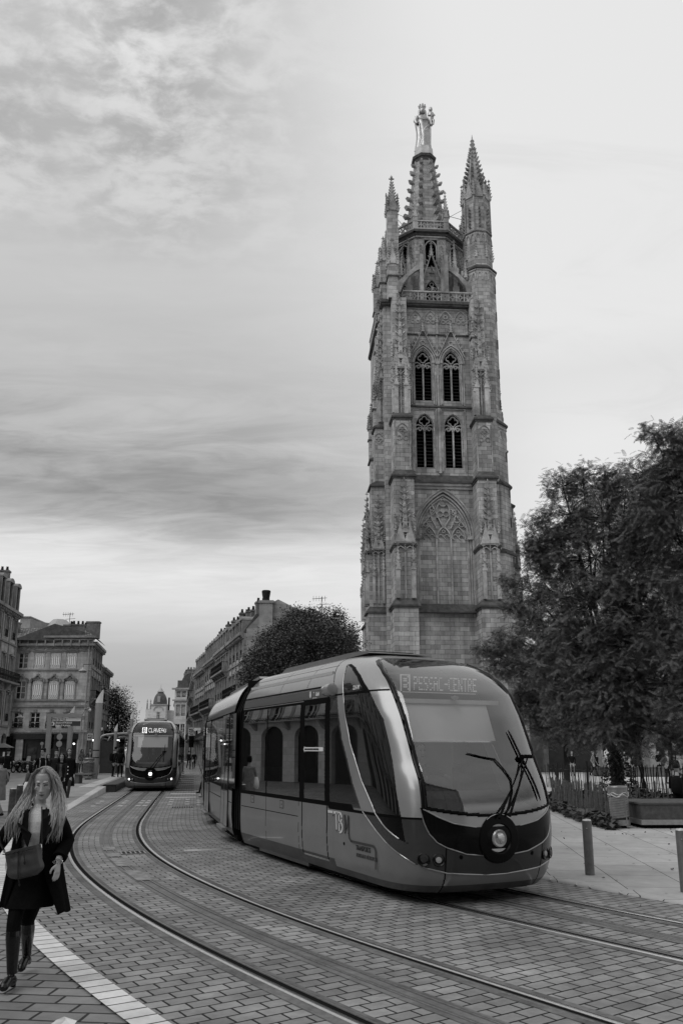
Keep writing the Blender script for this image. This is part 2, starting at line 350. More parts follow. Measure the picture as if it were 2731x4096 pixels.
g_rail = 'grooved steel rails of the two tram tracks'
RL = [(-RH, 'left grooved steel rail of the left tram track, outer rail of the bend'), (RH, 'right grooved steel rail of the left tram track, with the brightest polished head'),
      (TB-RH, 'left grooved steel rail of the right tram track, passing under the near tram'), (TB+RH, 'rightmost grooved steel rail, beside the scalloped kerb stones')]
for k, (o, lab) in enumerate(RL):
    s = 1 if k % 2 else -1                # head outwards, groove towards the track centre
    t = thing('tram_rail', lab, 'tram rail', group=g_rail)
    ribbon('sealing_band', [(o-.155, .004), (o-.150, .007), (o+.150, .007), (o+.155, .004)], 0, M_conc, parent=t)
    ribbon('rail_head', [(o+s*.062, .0075), (o+s*.058, .013), (o+s*.05, .0165), (o+s*.006, .0165), (o+s*.001, .012), (o, .0078)][::s], 0, M_rail, parent=t)
    ribbon('groove', [(o-s*.062, .0085), (o-s*.001, .0085)][::s] if s < 0 else [(o-.062, .0085), (o-.001, .0085)], 0, M_groove, parent=t)
    ribbon('guard_lip', [(o-s*.088, .0075), (o-s*.083, .0145), (o-s*.064, .0145), (o-s*.063, .0085)][::-s], 0, M_rails2, parent=t)
for o, lab in ((0, 'worn rubber power strip along the middle of the left tram track'), (TB, 'worn rubber power strip along the middle of the right tram track')):
    t = thing('power_strip', lab, 'power strip', group='power strips between the rails')
    ribbon('band', [(o-.135, .004), (o-.13, .007), (o+.13, .007), (o+.135, .004)], 0, M_aps, parent=t)
    ribbon('lip', [(o-.075, .0075), (o-.072, .016), (o-.052, .016), (o-.05, .0075)], 0, M_rails2, parent=t)
    ribbon('lip', [(o+.05, .0075), (o+.052, .016), (o+.072, .016), (o+.075, .0075)], 0, M_rails2, parent=t)
# pale repair patches in the power strip
M_patch = mat('pale_patch', .26, .8, nz=6, na=.5)
mb = MB()
for y0, y1 in ((14.3, 15.3), (15.5, 16.2), (16.5, 17.1), (12.95, 13.9)):
    a, d = track(0, y0); b, d2 = track(0, y1); n = Vector((d[1], -d[0], 0))*.115; z = Vector((0, 0, .0172))
    mb.quad(a-n+z, a+n+z, b+n+z, b-n+z)
tag(mb.build('repair_patch', M_patch), 'pale mortar patches worn into the left power strip', 'repair patch', kind='stuff')
# scalloped kerb stones on the right
mb = MB()
for i in range(26):
    Y = 8.9+i*.42; a, d = track(5.24, Y); rz = math.atan2(-d[0], d[1]); mb.at(T(a.x, a.y, .012, rz))
    mb.tube([(-.05+.13*math.cos(q)+.10, .02+.17*math.sin(q), .004+.006*math.sin(q)) for q in np.linspace(pi*.95, pi*.2, 7)], [.002, .009, .012, .013, .012, .009, .003], 5)
tag(mb.build('scallop_ridge', mat('scallop_stone', .42, .6, nz=8, na=.15)), 'row of scalloped ridges along the kerb right of the tracks', 'kerb ridge', kind='stuff')
# ramp and platform of the stop
def pz(Y): return .27*min(max((Y-27.8)/(38.8-27.8), 0), 1)
M_pl = mat('platform_surface', .31, .85, nz=7, na=.12, bump=.2, bscale=80, dirt=.18)
M_cop = brickmat('coping', .55, .46, .15, 1, 5.0, 1.0, .006, off=0, nz=5, na=.16, bump=.3)
M_kerb = mat('kerb_side', .10, .8, nz=6, na=.3)
struct(ribbon('platform_ramp', [(-8.2, -.02), (-8.2, .0), (-2.1, .0)], 0, M_pl, y0=27.5, y1=92, zf=lambda Y: pz(Y)+.002))
struct(ribbon('platform_edge', [(-2.1, .004), (-1.80, .004), (-1.79, -.002), (-1.79, -.6)], 0, [M_cop], y0=27.5, y1=38.9, zf=lambda Y: pz(Y)+.004))
struct(ribbon('platform_kerb', [(-2.1, .0), (-1.62, .0), (-1.42, .0), (-1.42, -.4)], 0, [M_kerb], y0=38.8, y1=92, zf=lambda Y: pz(Y)+.006))
struct(ribbon('platform_border', [-2.9, -2.25], .012, M_cop, y0=38.0, y1=92, zf=lambda Y: pz(Y)))
mb = MB(); a, d = track(-1.52, 39.0); mb.at(T(a.x, a.y, 0, math.atan2(-d[0], d[1]))); mb.box(-.42, .12, 0, .5, 0, .30); mb.box(-.44, .14, -.02, .5, .30, .33)
tag(mb.build('platform_end_block', mat('dark_kerb', .05, .7, nz=8, na=.3)), 'dark block at the end of the stop platform in front of the far tram', 'kerb block')
# ground details: grates, raised metal bars, studs, line
def place(Y, o): a, d = track(o, Y); return T(a.x, a.y, 0, math.atan2(-d[0], d[1]))
def grate(Y, o, w, l, lab):
    t = thing('drain_grate', lab, 'drain grate', group='drain grates between the rails'); mb = MB(); mb.at(place(Y, o))
    mb.box(-w/2, w/2, -l/2, l/2, .0, .009); mb.build('frame', mat('grate_dark', .03, .7), t)
    mb = MB(); mb.at(place(Y, o)); n = int(w/.07)
    for i in range(n+1): mb.box(-w/2+i*w/n-.012, -w/2+i*w/n+.012, -l/2, l/2, .009, .015)
    mb.box(-w/2-.02, w/2+.02, -l/2-.02, -l/2, .0, .015); mb.box(-w/2-.02, w/2+.02, l/2, l/2+.02, .0, .015); mb.build('bars', M_steel, t)
grate(16.1, .38, .42, .34, 'steel drain grate set in the pavers inside the near bend'); grate(28.3, 1.75, .7, .5, 'steel drain grate between the two tracks, below the far tram')
M_bar = mat('worn_steel_bar', .5, .3, .9, nz=20, na=.2)
for Y, o0, o1, lab in ((16.15, 1.30, 2.25, 'worn steel bar across the pavers beside the near tram'), (34.4, 1.0, 2.2, 'thin steel strip across the gap just in front of the far tram side'), (37.0, 1.1, 2.2, 'second thin strip across the gap between the trams')):
    mb = MB(); mb.at(place(Y, 0)); mb.frust(o0, o1, -.05, .05, .0, o0+.02, o1-.02, -.03, .03, .022)
    tag(mb.build('steel_bar', M_bar), lab, 'steel bar', 'steel bars across the pavers')
for i, Y in enumerate((40, 42.5, 45, 48, 51, 55, 60)):
    mb = MB(); mb.at(place(Y, 0)); mb.box(1.2, 2.1, -.18, .18, .0, .012); mb.build
    tag(mb.build('crossing_strip', mat('dark_strip', .05, .8)), 'dark cross strip in the pavers between the two tracks beside the far tram', 'ground strip', 'cross strips between the tracks')
M_stud = mat('pale_stud', .6, .6)
pts = []
for Y in (29.6, 31.2, 32.4): pts += [(Y, -2.0+.0), (Y, -1.25), (Y, -.35), (Y, .25), (Y, .48), (Y+.4, 1.3), (Y+.4, 1.9), (Y, 2.3)]
for Y, o in pts:
    mb = MB(); mb.at(place(Y, o)); mb.lathe([(.09, 0), (.085, .008), (.03, .012)], 10)
    tag(mb.build('road_stud', M_stud), 'small pale round stud in the pavers in front of the far tram', 'road stud', 'pale studs in the pavers')
mb = MB(); mb.box(-26, -14.2, 41.3, 41.5, -.004, .003); struct(mb.build('road_marking', M_stud))
# ================================================================ TRAMS
M_shell = mat('tram_paint_dark', .045, .25, .2, coat=.35, spec=.4)
M_silver = mat('tram_paint_silver', .34, .24, .35, coat=.6, nz=3, na=.05)
M_panel = mat('tram_panel_light', .20, .30, .2, coat=.4, nz=2, na=.08, dirt=.12)
M_cornice = mat('tram_cornice', .085, .3, .2, coat=.5)
M_black = mat('tram_black', .005, .16, coat=.04, spec=.16)
M_gask = mat('rubber_gasket', .004, .6, spec=.05)
M_chrome = mat('bright_trim', .7, .15, 1.0)
M_trimd = mat('satin_trim', .42, .3, .8)
M_skirt = mat('tram_skirt', .045, .45, coat=.2, nz=5, na=.3)
M_win = mat('tinted_window', .008, .02, spec=.9, coat=.25)
M_belly = mat('underframe', .012, .8)
M_bell = mat('bellows_rubber', .006, .6, nz=8, na=.4)
def glassmat(name, tint, fr, rough=.01, ior=1.5):
    m = bpy.data.materials.new(name); m.use_nodes = True; t = m.node_tree; t.nodes.clear(); L = t.links.new
    tr = t.nodes.new('ShaderNodeBsdfTransparent'); tr.inputs[0].default_value = (tint, tint, tint, 1)
    gl = t.nodes.new('ShaderNodeBsdfGlossy'); gl.inputs['Roughness'].default_value = rough; gl.inputs[0].default_value = (.95, .95, .95, 1)
    f = t.nodes.new('ShaderNodeFresnel'); f.inputs[0].default_value = ior
    a = t.nodes.new('ShaderNodeMath'); a.operation = 'ADD'; a.use_clamp = True; L(f.outputs[0], a.inputs[0]); a.inputs[1].default_value = fr
    mx = t.nodes.new('ShaderNodeMixShader'); L(a.outputs[0], mx.inputs[0]); L(tr.outputs[0], mx.inputs[1]); L(gl.outputs[0], mx.inputs[2])
    o = t.nodes.new('ShaderNodeOutputMaterial'); L(mx.outputs[0], o.inputs[0]); MATS[name] = m; return m
M_wind = glassmat('windshield_glass', .80, .12, .02, 1.55)
M_windf = glassmat('far_windshield_glass', .65, .05, .03, 1.22)
M_sideg = glassmat('side_glass', .34, .27, .006, 1.6)
ZW = [(.15,1.10),(.2,1.13),(.35,1.18),(.6,1.2),(2.4,1.2),(2.65,1.185),(2.75,1.165),(2.85,1.13),(3.0,1.06),(3.12,.97),(3.22,.85),(3.3,.68),(3.36,.4)]
ZL = [(.15,6.48),(.2,6.55),(.3,6.62),(.5,6.68),(.8,6.73),(1.1,6.715),(1.25,6.69),(1.4,6.645),(1.55,6.575),(1.7,6.485),(2.0,6.35),(2.3,6.2),(2.65,5.98),(2.85,5.75),(3.0,5.5),(3.12,5.2),(3.22,4.85),(3.3,4.4),(3.36,3.8)]
def smooth_tab(tab, n=400):
    z = np.linspace(.15, 3.36, n); v = np.interp(z, *zip(*tab))
    for _ in range(60): v[1:-1] = (v[:-2]+2*v[1:-1]+v[2:])/4
    return z, v
zt, WT = smooth_tab(ZW); _, LT = smooth_tab(ZL)
PA, PN = 1.10, 3.3
def Wz(z): return np.interp(z, zt, WT)
def Lz(z): return np.interp(z, zt, LT)
def nose_s(l, z):
    """how far forward the skin is at lateral l, height z"""
    w = Wz(z); return Lz(z)-PA+PA*(1-min(abs(l)/w, .9999)**PN)**(1/PN)
I = np.interp
def poly_in(px, py, poly):
    r = np.zeros(px.shape, bool); n = len(poly)
    for i in range(n):
        x1, y1 = poly[i]; x2, y2 = poly[(i+1) % n]
        c = ((y1 > py) != (y2 > py)); xx_ = (x2-x1)*(py-y1)/(y2-y1+1e-12)+x1; r ^= c & (px < xx_)
    return r
def make_cab(root, far=False):
    ws_mat = M_windf if far else M_wind
    # rows by profile length, columns: half plan outline
    zr = []; z = .15
    while z < 3.36:
        zr.append(z); dz = .013 if z < 2.7 else (.010 if z < 3.1 else .0045); z += dz if not far else dz*2
    zr.append(3.36); zr = np.array(zr); ns = 300 if not far else 150; nn = 170 if not far else 90
    rows = []
    for z in zr:
        w = float(Wz(z)); L = float(Lz(z)); s = np.linspace(0, L-PA, ns, endpoint=False); th = np.linspace(0, pi/2, nn)
        c = np.cos(th)**(2/PN); sn = np.sin(th)**(2/PN)      # superellipse
        sx = np.concatenate([s, L-PA+PA*sn]); ly = np.concatenate([np.full(ns, -w), -w*c])
        sx2 = np.concatenate([sx, sx[::-1][1:]]); ly2 = np.concatenate([ly, -ly[::-1][1:]])
        rows.append(np.stack([sx2, ly2, np.full(len(sx2), z)], 1))
    V = np.array(rows); nv, nu, _ = V.shape; V = V.reshape(-1, 3)
    i = np.arange(nu-1); j = np.arange(nv-1); Ig, Jg = np.meshgrid(i, j); Ig = Ig.ravel(); Jg = Jg.ravel()
    F = np.stack([Jg*nu+Ig, Jg*nu+Ig+1, (Jg+1)*nu+Ig+1, (Jg+1)*nu+Ig], 1)
    C = V[F].mean(1); s = C[:, 0]; l = np.abs(C[:, 1]); z = C[:, 2]
    ofs = 0; K = np.zeros(len(F), int)    # 0 = dark paint
    front = s > Lz(z)-PA*.55
    # swoosh: outer edge of the dark band, everything outside is light panel / silver
    def sw_outer(z): return I(z, [.3,.36,.40,.46,.57,.69,.85,1.08,1.42,1.70,2.02,2.35,2.62,2.85,3.05,3.21,3.36], [6.66,6.62,6.58,6.47,6.29,6.02,5.68,5.26,5.0,4.85,4.65,4.54,4.45,4.31,4.12,3.86,3.5])
    def sw_inner(z): return I(z, [.72,.75,.80,.91,1.05,1.13,1.45,1.71,1.95,2.34,2.67,3.03,3.16,3.22], [6.40,6.31,6.17,5.92,5.69,5.62,5.29,5.10,4.93,4.76,4.66,4.42,4.28,4.2])
    def win_r(z): return I(z, [.70,.77,1.06,1.53,1.95,2.26,2.67,2.9,3.05,3.14,3.2], [6.33,6.32,6.26,6.12,5.95,5.80,5.42,5.05,4.72,4.4,4.2])
    def line2(l): return I(l, [0, .15, .68, .92, 1.1], [.35, .352, .395, .455, .56])
    low = z < 1.045
    out = (s < sw_outer(z)) | ((l < 1.0) & (z < line2(l)))
    # body colours
    K[out & (z < 1.08)] = 2                                   # light panel
    K[(z >= 1.045) & (s >= sw_outer(z)) & (s < sw_inner(z))] = 1     # silver arc
    K[(z >= 1.045) & (s >= win_r(z))] = 1
    K[z > 2.80] = np.where(K[z > 2.80] == 0, 1, K[z > 2.80])
    K[(z > 2.83) & (s < sw_outer(z))] = 1
    K[(z > 2.63) & (z <= 2.80) & (s < sw_outer(z)-.03)] = 3   # cornice band
    K[(z > 2.80) & (z < 2.835) & (s < 4.2)] = 4               # gutter's shadow, painted as a strip in the seal black
    K[(z < .34) & (s < 4.35)] = 5; K[z < .245] = 5            # skirt
    # side glass belt
    belt = (z > 1.09) & (z < 2.61) & (s > .06)
    K[(z > 1.06) & (z < 2.64) & (s < sw_outer(z)-.25)] = 4
    def pane(a, b, z0=1.12, z1=2.58): return (s > a) & (s < b) & (z > z0) & (z < z1) & (s < sw_outer(z)-.05)
    K[pane(.12, 1.44)] = 10; K[pane(1.50, 3.03)] = 10
    K[pane(4.22, 6)] = 11
    K[(z > 1.03) & (z < 1.065) & (s > 4.15) & (s < 5.7) & (s < sw_outer(z)+.4)] = 4
    # door between 3.16 and 4.1
    door = (s > 3.16) & (s < 4.12) & (z > .30) & (z < 2.62)
    K[door & (z > 1.07)] = 4; K[(s > 3.23) & (s < 4.03) & (z > 1.12) & (z < 2.56)] = 12
    for a in (3.15, 4.12): K[(abs(s-a) < .016) & (z > .3) & (z < 2.66)] = 4
    K[(z > .285) & (z < .312) & (s > 3.16) & (s < 4.12)] = 6
    # panel seams and trim
    K[(abs(z-.83) < .009) & (s > .1) & (s < 2.98)] = 4
    K[(abs(s-1.47) < .007) & (z > .34) & (z < 1.08)] = 4; K[(abs(s-3.0) < .007) & (z > .34) & (z < 1.08)] = 4
    K[(abs(z-2.79) < .007) & (s < 4.2)] = 6; K[(abs(z-2.628) < .010) & (s > .05) & (s < 3.15)] = 6
    for a in (1.9, 3.15): K[(abs(s-a) < .008) & (z > 2.84) & (z < 3.32)] = 4
    K[(abs(s-(4.22-(z-2.84)*.9)) < .012) & (z > 2.84)] = 4; K[(abs(z-3.14) < .005) & (s < 4.0)] = 4
    K[(s < .05)] = 4
    # swoosh bright edge
    e = 0
    # cab side window
    cw = (s > sw_inner(z)+.025) & (s < win_r(z)) & (z > .74) & (z < 3.13) & (l > .7)
    K[cw] = 13; K[(s > sw_inner(z)) & (s < sw_inner(z)+.025) & (z > .74) & (z < 3.13)] = 4
    K[cw & (abs(z-2.655) < .022)] = 4; K[cw & (abs(z-1.045) < .02)] = 4; K[cw & (z < 1.03)] = 7
    K[cw & (z > 2.66) & (s > win_r(z)-.12)] = 4
    K[(abs(z-2.655) < .012) & (s > 4.4) & (s < 5.75) & (l > .98)] = 4
    K[(abs(z-1.04) < .013) & (s > 4.2) & (l > .95)] = 4
    # windshield
    edge = I(z, [1.0, 1.15, 1.5, 2.65, 2.9, 3.05, 3.14, 3.19], [.97, .97, .955, .975, .93, .86, .77, .60])
    zb = 1.055+.10*(l/.95)**2
    ws = (l < edge) & (z > zb) & (z < 3.185) & (s > 4.4)
    K[ws] = 8
    inner = (l < edge-.055) & (z > zb+.03) & (z < 3.17-.0) & (s > 4.4)
    K[inner] = 9
    # black lower mask with the light shelf above it
    mlow = I(l, [0, .13, .46, .72, .83, .92, .97, .985], [.575, .58, .615, .70, .76, .87, 1.03, 1.15])
    K[(l < .985) & (z > mlow) & (z <= zb) & (s > 5.6)] = 7
    shelf = I(l, [0, .34, .63, .82, .95, .97], [.93, .93, .98, 1.06, 1.145, 1.15])
    K[(l < .96) & (z > shelf+.0) & (z < zb-.012) & (s > 5.6)] = 14
    K[(abs(l-(.70+.05*(z-.2))) < .008) & (z < .70) & (s > 5.9)] = 4
    names = {0:('front_body', M_shell), 1:('silver_body', M_silver), 2:('side_panel', M_panel), 3:('cornice_panel', M_cornice), 4:('rubber_seal', M_gask), 5:('skirt', M_skirt),
             6:('bright_trim', M_chrome), 7:('black_mask', M_black), 8:('windshield_frame', M_black), 9:('windshield', ws_mat), 10:('side_window', M_sideg), 11:('quarter_window', M_win),
             12:('door_window', M_sideg), 13:('cab_window', M_win), 14:('shelf', M_silver)}
    P = {}
    for k, (nm, m) in names.items():
        q = K == k
        if not q.any(): continue
        if k in (6, 10, 11, 12, 13, 14):
            for half in (q & (C[:, 1] < 0), q & (C[:, 1] >= 0)): P[k] = rawmesh(nm, V, F[half], m, root, True)
        else: P[k] = rawmesh(nm, V, F[q], m, root, True)
    # thin trims and gaskets drawn as real beads following the skin
    def bead(name, fn, us, r, m, off=.0):
        for sgn in (-1, 1):
            P = []
            for u in us:
                l, z_ = fn(u); s_ = nose_s(l, z_); P.append((s_+off, sgn*l, z_))
            t = MB(); t.tube(P, r, 6); t.build(name, m, root, auto=60)
    bead('bright_trim', lambda l: (l, float(line2(l))), np.linspace(0, .955, 26), .009, M_trimd, .002)
    bead('bright_trim', lambda l: (l, float(I(l, [0, .13, .46, .72, .83, .92, .97, .985], [.575, .58, .615, .70, .76, .87, 1.03, 1.15]))), np.linspace(0, .985, 40), .007, M_trimd, .002)
    bead('bright_trim', lambda l: (l, float(I(l, [0, .34, .63, .82, .95, .97], [.93, .93, .98, 1.06, 1.145, 1.15]))), np.linspace(.33, .96, 26), .008, M_silver, .004)
    bead('rubber_seal', lambda l: (l, 1.055+.10*(l/.95)**2+.004), np.linspace(0, .955, 26), .013, M_gask, .0)
    bead('rubber_seal', lambda z_: (float(I(z_, [1.0, 1.15, 1.5, 2.65, 2.9, 3.05, 3.14, 3.19], [.97, .97, .955, .975, .93, .86, .77, .60]))-.028, z_), np.linspace(1.16, 3.12, 60), .034, M_black, -.014)
    bead('rubber_seal', lambda z_: (float(I(z_, [1.0, 1.15, 1.5, 2.65, 2.9, 3.05, 3.14, 3.19], [.97, .97, .955, .975, .93, .86, .77, .60])), z_), np.linspace(1.10, 3.16, 60), .007, M_gask, .0)
    for sgn in (-1, 1):
        P = []
        for z_ in np.linspace(1.05, .50, 34):
            s_ = float(sw_outer(z_)); w = float(Wz(z_)); L_ = float(Lz(z_)); q = max(0, (s_-(L_-PA))/PA); l_ = w*(1-min(q, .9999)**PN)**(1/PN); P.append((s_, sgn*l_, z_))
        t = MB(); t.tube(P, .008, 6); t.build('bright_trim', M_trimd, root, auto=60)
        for fn_ in (sw_inner,):
            P = []
            for z_ in np.linspace(3.05, .78, 60):
                s_ = float(fn_(z_)); w = float(Wz(z_)); L_ = float(Lz(z_)); q = max(0, (s_-(L_-PA))/PA); l_ = w*(1-min(q, .9999)**PN)**(1/PN); P.append((s_, sgn*l_, z_))
            t = MB(); t.tube(P, .010, 6); t.build('bright_trim', M_trimd, root, auto=60)
    # roof top and roof packs, floor, rear wall
    mb = MB(); mb.box(.0, 3.8, -.42, .42, 3.30, 3.362); mb.build('roof_top', M_silver, root)
    mb = MB(); mb.prism([(.5, 3.34), (.7, 3.40), (3.6, 3.40), (4.1, 3.375), (4.3, 3.33), (.5, 3.30)], -.56, .56, 'y')
    for q in range(9): mb.mi = 1; mb.box(3.0+q*.11, 3.05+q*.11, -.42, .42, 3.39, 3.408)
    mb.build('roof_pack', [M_panel, M_gask], root)
    mb = MB(); mb.box(.05, 5.4, -1.04, 1.04, .10, .38); mb.box(-.0, .05, -1.1, 1.1, .25, 3.2); mb.box(1.0, 2.9, -.95, .95, .05, .3); mb.box(5.2, 6.3, -.7, .7, .12, .4); mb.build('floor', M_belly, root)  # floor box reaches low to block skylight under the tram
    for a in (1.35, 2.75):
        for y in (-.74, .74):
            mb = MB(); mb.at(T(a, y, .30) @ Matrix.Rotation(R(90), 4, 'X')); mb.lathe([(.28, -.06), (.30, -.04), (.30, .04), (.28, .06)], 20); mb.build('wheel', M_belly, root, auto=40)
    mb = MB(); mb.box(.9, 3.2, -1.1, -1.0, .10, .30); mb.box(.9, 3.2, 1.0, 1.1, .10, .30); mb.build('bogie_cover', M_skirt, root)
    return P
M_blind = mat('sun_blind', .75, .8)
M_int = mat('tram_interior', .10, .6, nz=3, na=.2)
M_led = mat('led_dim', .4, .4, emit=.5, estr=.30)
M_ledb = mat('led_bright', .9, .4, emit=1.0, estr=2.2)
M_lampon = mat('headlamp_lit', .9, .2, emit=1.0, estr=6.0)
M_lens = mat('lamp_lens', .55, .08, .9)
FONT5 = {'A':'0E1111 1F111111','B':''}
G5 = {'P':['1111.','1...1','1...1','1111.','1....','1....','1....'],'E':['11111','1....','1....','1111.','1....','1....','11111'],'S':['.1111','1....','1....','.111.','....1','....1','1111.'],
 'A':['.111.','1...1','1...1','11111','1...1','1...1','1...1'],'C':['.1111','1....','1....','1....','1....','1....','.1111'],'-':['.....','.....','.....','11111','.....','.....','.....'],
 'N':['1...1','11..1','11..1','1.1.1','1..11','1..11','1...1'],'T':['11111','..1..','..1..','..1..','..1..','..1..','..1..'],'R':['1111.','1...1','1...1','1111.','1.1..','1..1.','1...1'],
 'B':['1111.','1...1','1...1','1111.','1...1','1...1','1111.'],'L':['1....','1....','1....','1....','1....','1....','11111'],'V':['1...1','1...1','1...1','1...1','.1.1.','.1.1.','..1..'],'U':['1...1','1...1','1...1','1...1','1...1','1...1','.111.']}
def dots(mb, s, x0, z1, w, h, gap=1.0, depth=.004, inv=False, skip=0.0, seed=1):
    rnd = random.Random(seed); cw = w/5; ch = h/7
    for ci, c in enumerate(s):
        for r, row in enumerate(G5[c]):
            for k, b in enumerate(row):
                on = (b == '1') != inv
                if on and rnd.random() >= skip:
                    x = x0+ci*(w+gap*cw)+k*cw; z = z1-r*ch
                    mb.box(x+cw*.10, x+cw*.86, -depth, 0, z-ch*.80, z-ch*.1)
def dress_cab(root, word, near):
    """what sits in and on the driver's end; x forward, y to the far side"""
    Mf = Matrix(((0, 1, 0, 0), (-1, 0, 0, 0), (0, 0, 1, 0), (0, 0, 0, 1)))  # face frame -> tram frame: face x (right as seen) , face -y out
    # looking at the front from outside, picture-right is tram +y
    Mf = Matrix(((0, -1, 0, 0), (1, 0, 0, 0), (0, 0, 1, 0), (0, 0, 0, 1)))
    def F(x, z, s): return Matrix.Translation((s, x, z)) @ Mf
    t = MB(); t.at(F(0, 0, 5.42)); t.box(-.66, .64, 0, .1, 2.64, 2.92); sg = t.build('destination_display', mat('display_black', .035 if near else .006, .5), root)
    t = MB(); t.at(F(0, 0, 5.426)); ml = M_led if near else M_ledb
    if near:
        dots(t, 'B', -.63, 2.885, .11, .20, inv=True); t.box(-.655, -.635, -.004, 0, 2.67, 2.905); t.box(-.515, -.495, -.004, 0, 2.67, 2.905); t.box(-.655, -.495, -.004, 0, 2.89, 2.905); dots(t, word, -.44, 2.885, .069, .20, skip=.10, seed=5); t.box(-.62, .60, -.003, 0, 2.655, 2.663)
    else:
        dots(t, 'B', -.50, 2.885, .15, .20, inv=True); t.box(-.535, -.51, -.004, 0, 2.66, 2.91); t.box(-.35, -.325, -.004, 0, 2.66, 2.91); t.box(-.535, -.325, -.004, 0, 2.89, 2.91); t.box(-.535, -.325, -.004, 0, 2.66, 2.68); dots(t, word, -.24, 2.885, .10, .20, skip=.05, seed=3)
    t.build('lettering', ml, sg)
    t = MB(); t.prism([(5.50, 2.50), (5.53, 2.50), (5.74, 1.98), (5.71, 1.98)], -.70, .70, 'y'); t.box(5.46, 5.56, -.9, .9, 2.50, 2.56); bl = t.build('sun_blind', M_blind, root)
    t = MB(); t.box(5.68, 5.75, -.71, .71, 1.965, 1.985); t.build('blind_rail', M_chrome, bl)
    # dashboard, ceiling, rear bulkhead, seat
    t = MB(); t.prism([(5.2, .9), (6.35, .9), (6.5, 1.06), (6.3, 1.12), (5.9, 1.22), (5.4, 1.30), (5.2, 1.2)], -.85, .85, 'y'); t.build('dashboard', mat('dash', .14, .6), root)
    t = MB(); t.box(4.0, 4.06, -1.02, -.3, .38, 2.95); t.box(4.0, 4.06, .35, 1.02, .38, 2.95); t.box(4.0, 4.9, -.8, .8, 2.95, 2.98)
    t.build('cab_wall', mat('cab_wall', .30, .7), root)
    t = MB(); t.box(4.5, 4.95, -.28, .28, .85, 1.0); t.box(4.42, 4.52, -.27, .27, .9, 1.65); t.box(4.44, 4.50, -.15, .15, 1.62, 1.85); t.build('driver_seat', mat('seat_dark', .03, .8), root, auto=30)
    t = MB(); t.lathe([(0.001, -.05), (.05, -.03), (.06, 0), (.001, .012)], 12); o = t.build('ceiling_lamp', mat('lamp_white', .6, .4), root, auto=40); o.location = (5.62, .12, 2.60)
    # headlamp ring on the nose: a black disc with a lamp in a polished cup
    Mx = Matrix.Translation((6.715, 0, .785)) @ Matrix.Rotation(R(90), 4, 'Y')
    t = MB(); t.at(Mx); t.lathe([(.31, -.12), (.302, -.03), (.292, .014), (.286, .018), (.185, .026), (.178, .020), (.16, -.01), (.001, -.02)], 48); t.build('lamp_disc', mat('disc_black', .004, .25, spec=.12), root, auto=25)
    t = MB(); t.at(Mx); t.tube([(.292*math.cos(a), .292*math.sin(a), .018) for a in np.linspace(R(180-38)+0, R(180+38), 24)], .006, 6); t.build('disc_trim', M_chrome, root, auto=60)
    t = MB(); t.at(Mx); t.lathe([(.165, -.008), (.15, -.012), (.105, -.04), (.001, -.05)], 32); t.build('lamp_cup', mat('cup', .55, .25, .9), root, auto=40)
    t = MB(); t.at(Mx); t.lathe([(.105, -.03), (.108, .02), (.095, .035), (.088, .03)], 32); lampr = t.build('headlamp', M_silver, root, auto=40)
    t = MB(); t.at(Mx); t.lathe([(.087, .024), (.05, .036), (.001, .04)], 32); t.build('lens', M_lampon if not near else M_lens, lampr, auto=60)
    # round lamps low on both corners
    for sgn in (-1, 1):
        for y, lit in ((.955, not near), (.80, False)):
            z = .555; s = nose_s(y, z); s2 = nose_s(y-.05, z); nrm = Vector((.1, (s2-s), 0)).normalized(); nrm = Vector((.05, (nose_s(y-.05, z)-nose_s(y, z)), 0)).normalized()
            n3 = Vector((nrm.x, sgn*nrm.y, 0)); q = n3.to_track_quat('Z', 'Y').to_matrix().to_4x4(); q.translation = Vector((s+.001, sgn*y, z))
            t = MB(); t.at(q); t.lathe([(.078, -.03), (.080, .006), (.072, .012), (.062, .004), (.03, -.01), (.001, -.012)], 24); hs = t.build('lamp_housing', M_black, root, auto=40)
            t = MB(); t.at(q); t.lathe([(.040, -.01), (.034, .012), (.001, .018)], 16); t.build('bulb', M_lampon if lit else (mat('dim_lens', .35, .25) if y < .9 else mat('dark_lens', .03, .2)), hs, auto=50)
        t = MB(); y = .53; z = .585; t.at(Matrix.Translation((nose_s(y, z)+.001, sgn*y, z)) @ Matrix.Rotation(R(90), 4, 'Y')); t.lathe([(.028, 0), (.02, .004), (.001, .004)], 12); t.build('tow_hole', M_gask, root)
    # wiper: twin arms to a pivot, blade across the glass
    def gp(l, z, off=.05): return Vector((nose_s(l, z)+off, l, z))
    t = MB()
    a0, a1 = gp(-.03, 1.03, .07), gp(.13, 1.05, .07)
    if near: top = gp(.64, 1.78, .06); b0, b1 = gp(.52, 2.12, .03), gp(.72, 1.22, .03)
    else: top = gp(.57, 1.80, .06); b0, b1 = gp(.60, 2.12, .03), gp(.56, 1.30, .03)
    t.tube([a0, top], [.018, .011], 6); t.tube([a1, top+Vector((0, .06, 0))], [.018, .011], 6); t.box(top.x-.02, top.x+.03, top.y-.07, top.y+.11, top.z-.03, top.z+.02); w = t.build('wiper_arm', M_gask, root)
    if near:
        for path in (((-.25, 1.82), (-.04, 1.775), (.15, 1.745), (.24, 1.62), (.30, 1.49), (.27, 1.34), (.16, 1.12)),):
            q = MB(); q.tube([gp(l, z_, .018) for l, z_ in path], [.010]+[.013]*(len(path)-2)+[.010], 6, flat=.6); q.build('wiper_reflection', M_gask, w, auto=60)  # dark bead shaped as the wiper's reflection on the glass, not a working arm
    t = MB(); n = 12; t.tube([gp(b0.y+(b1.y-b0.y)*k/n, b0.z+(b1.z-b0.z)*k/n, .028) for k in range(n+1)], [.006]+[.014]*(n-1)+[.006], 6); t.build('wiper_blade', M_gask, w)
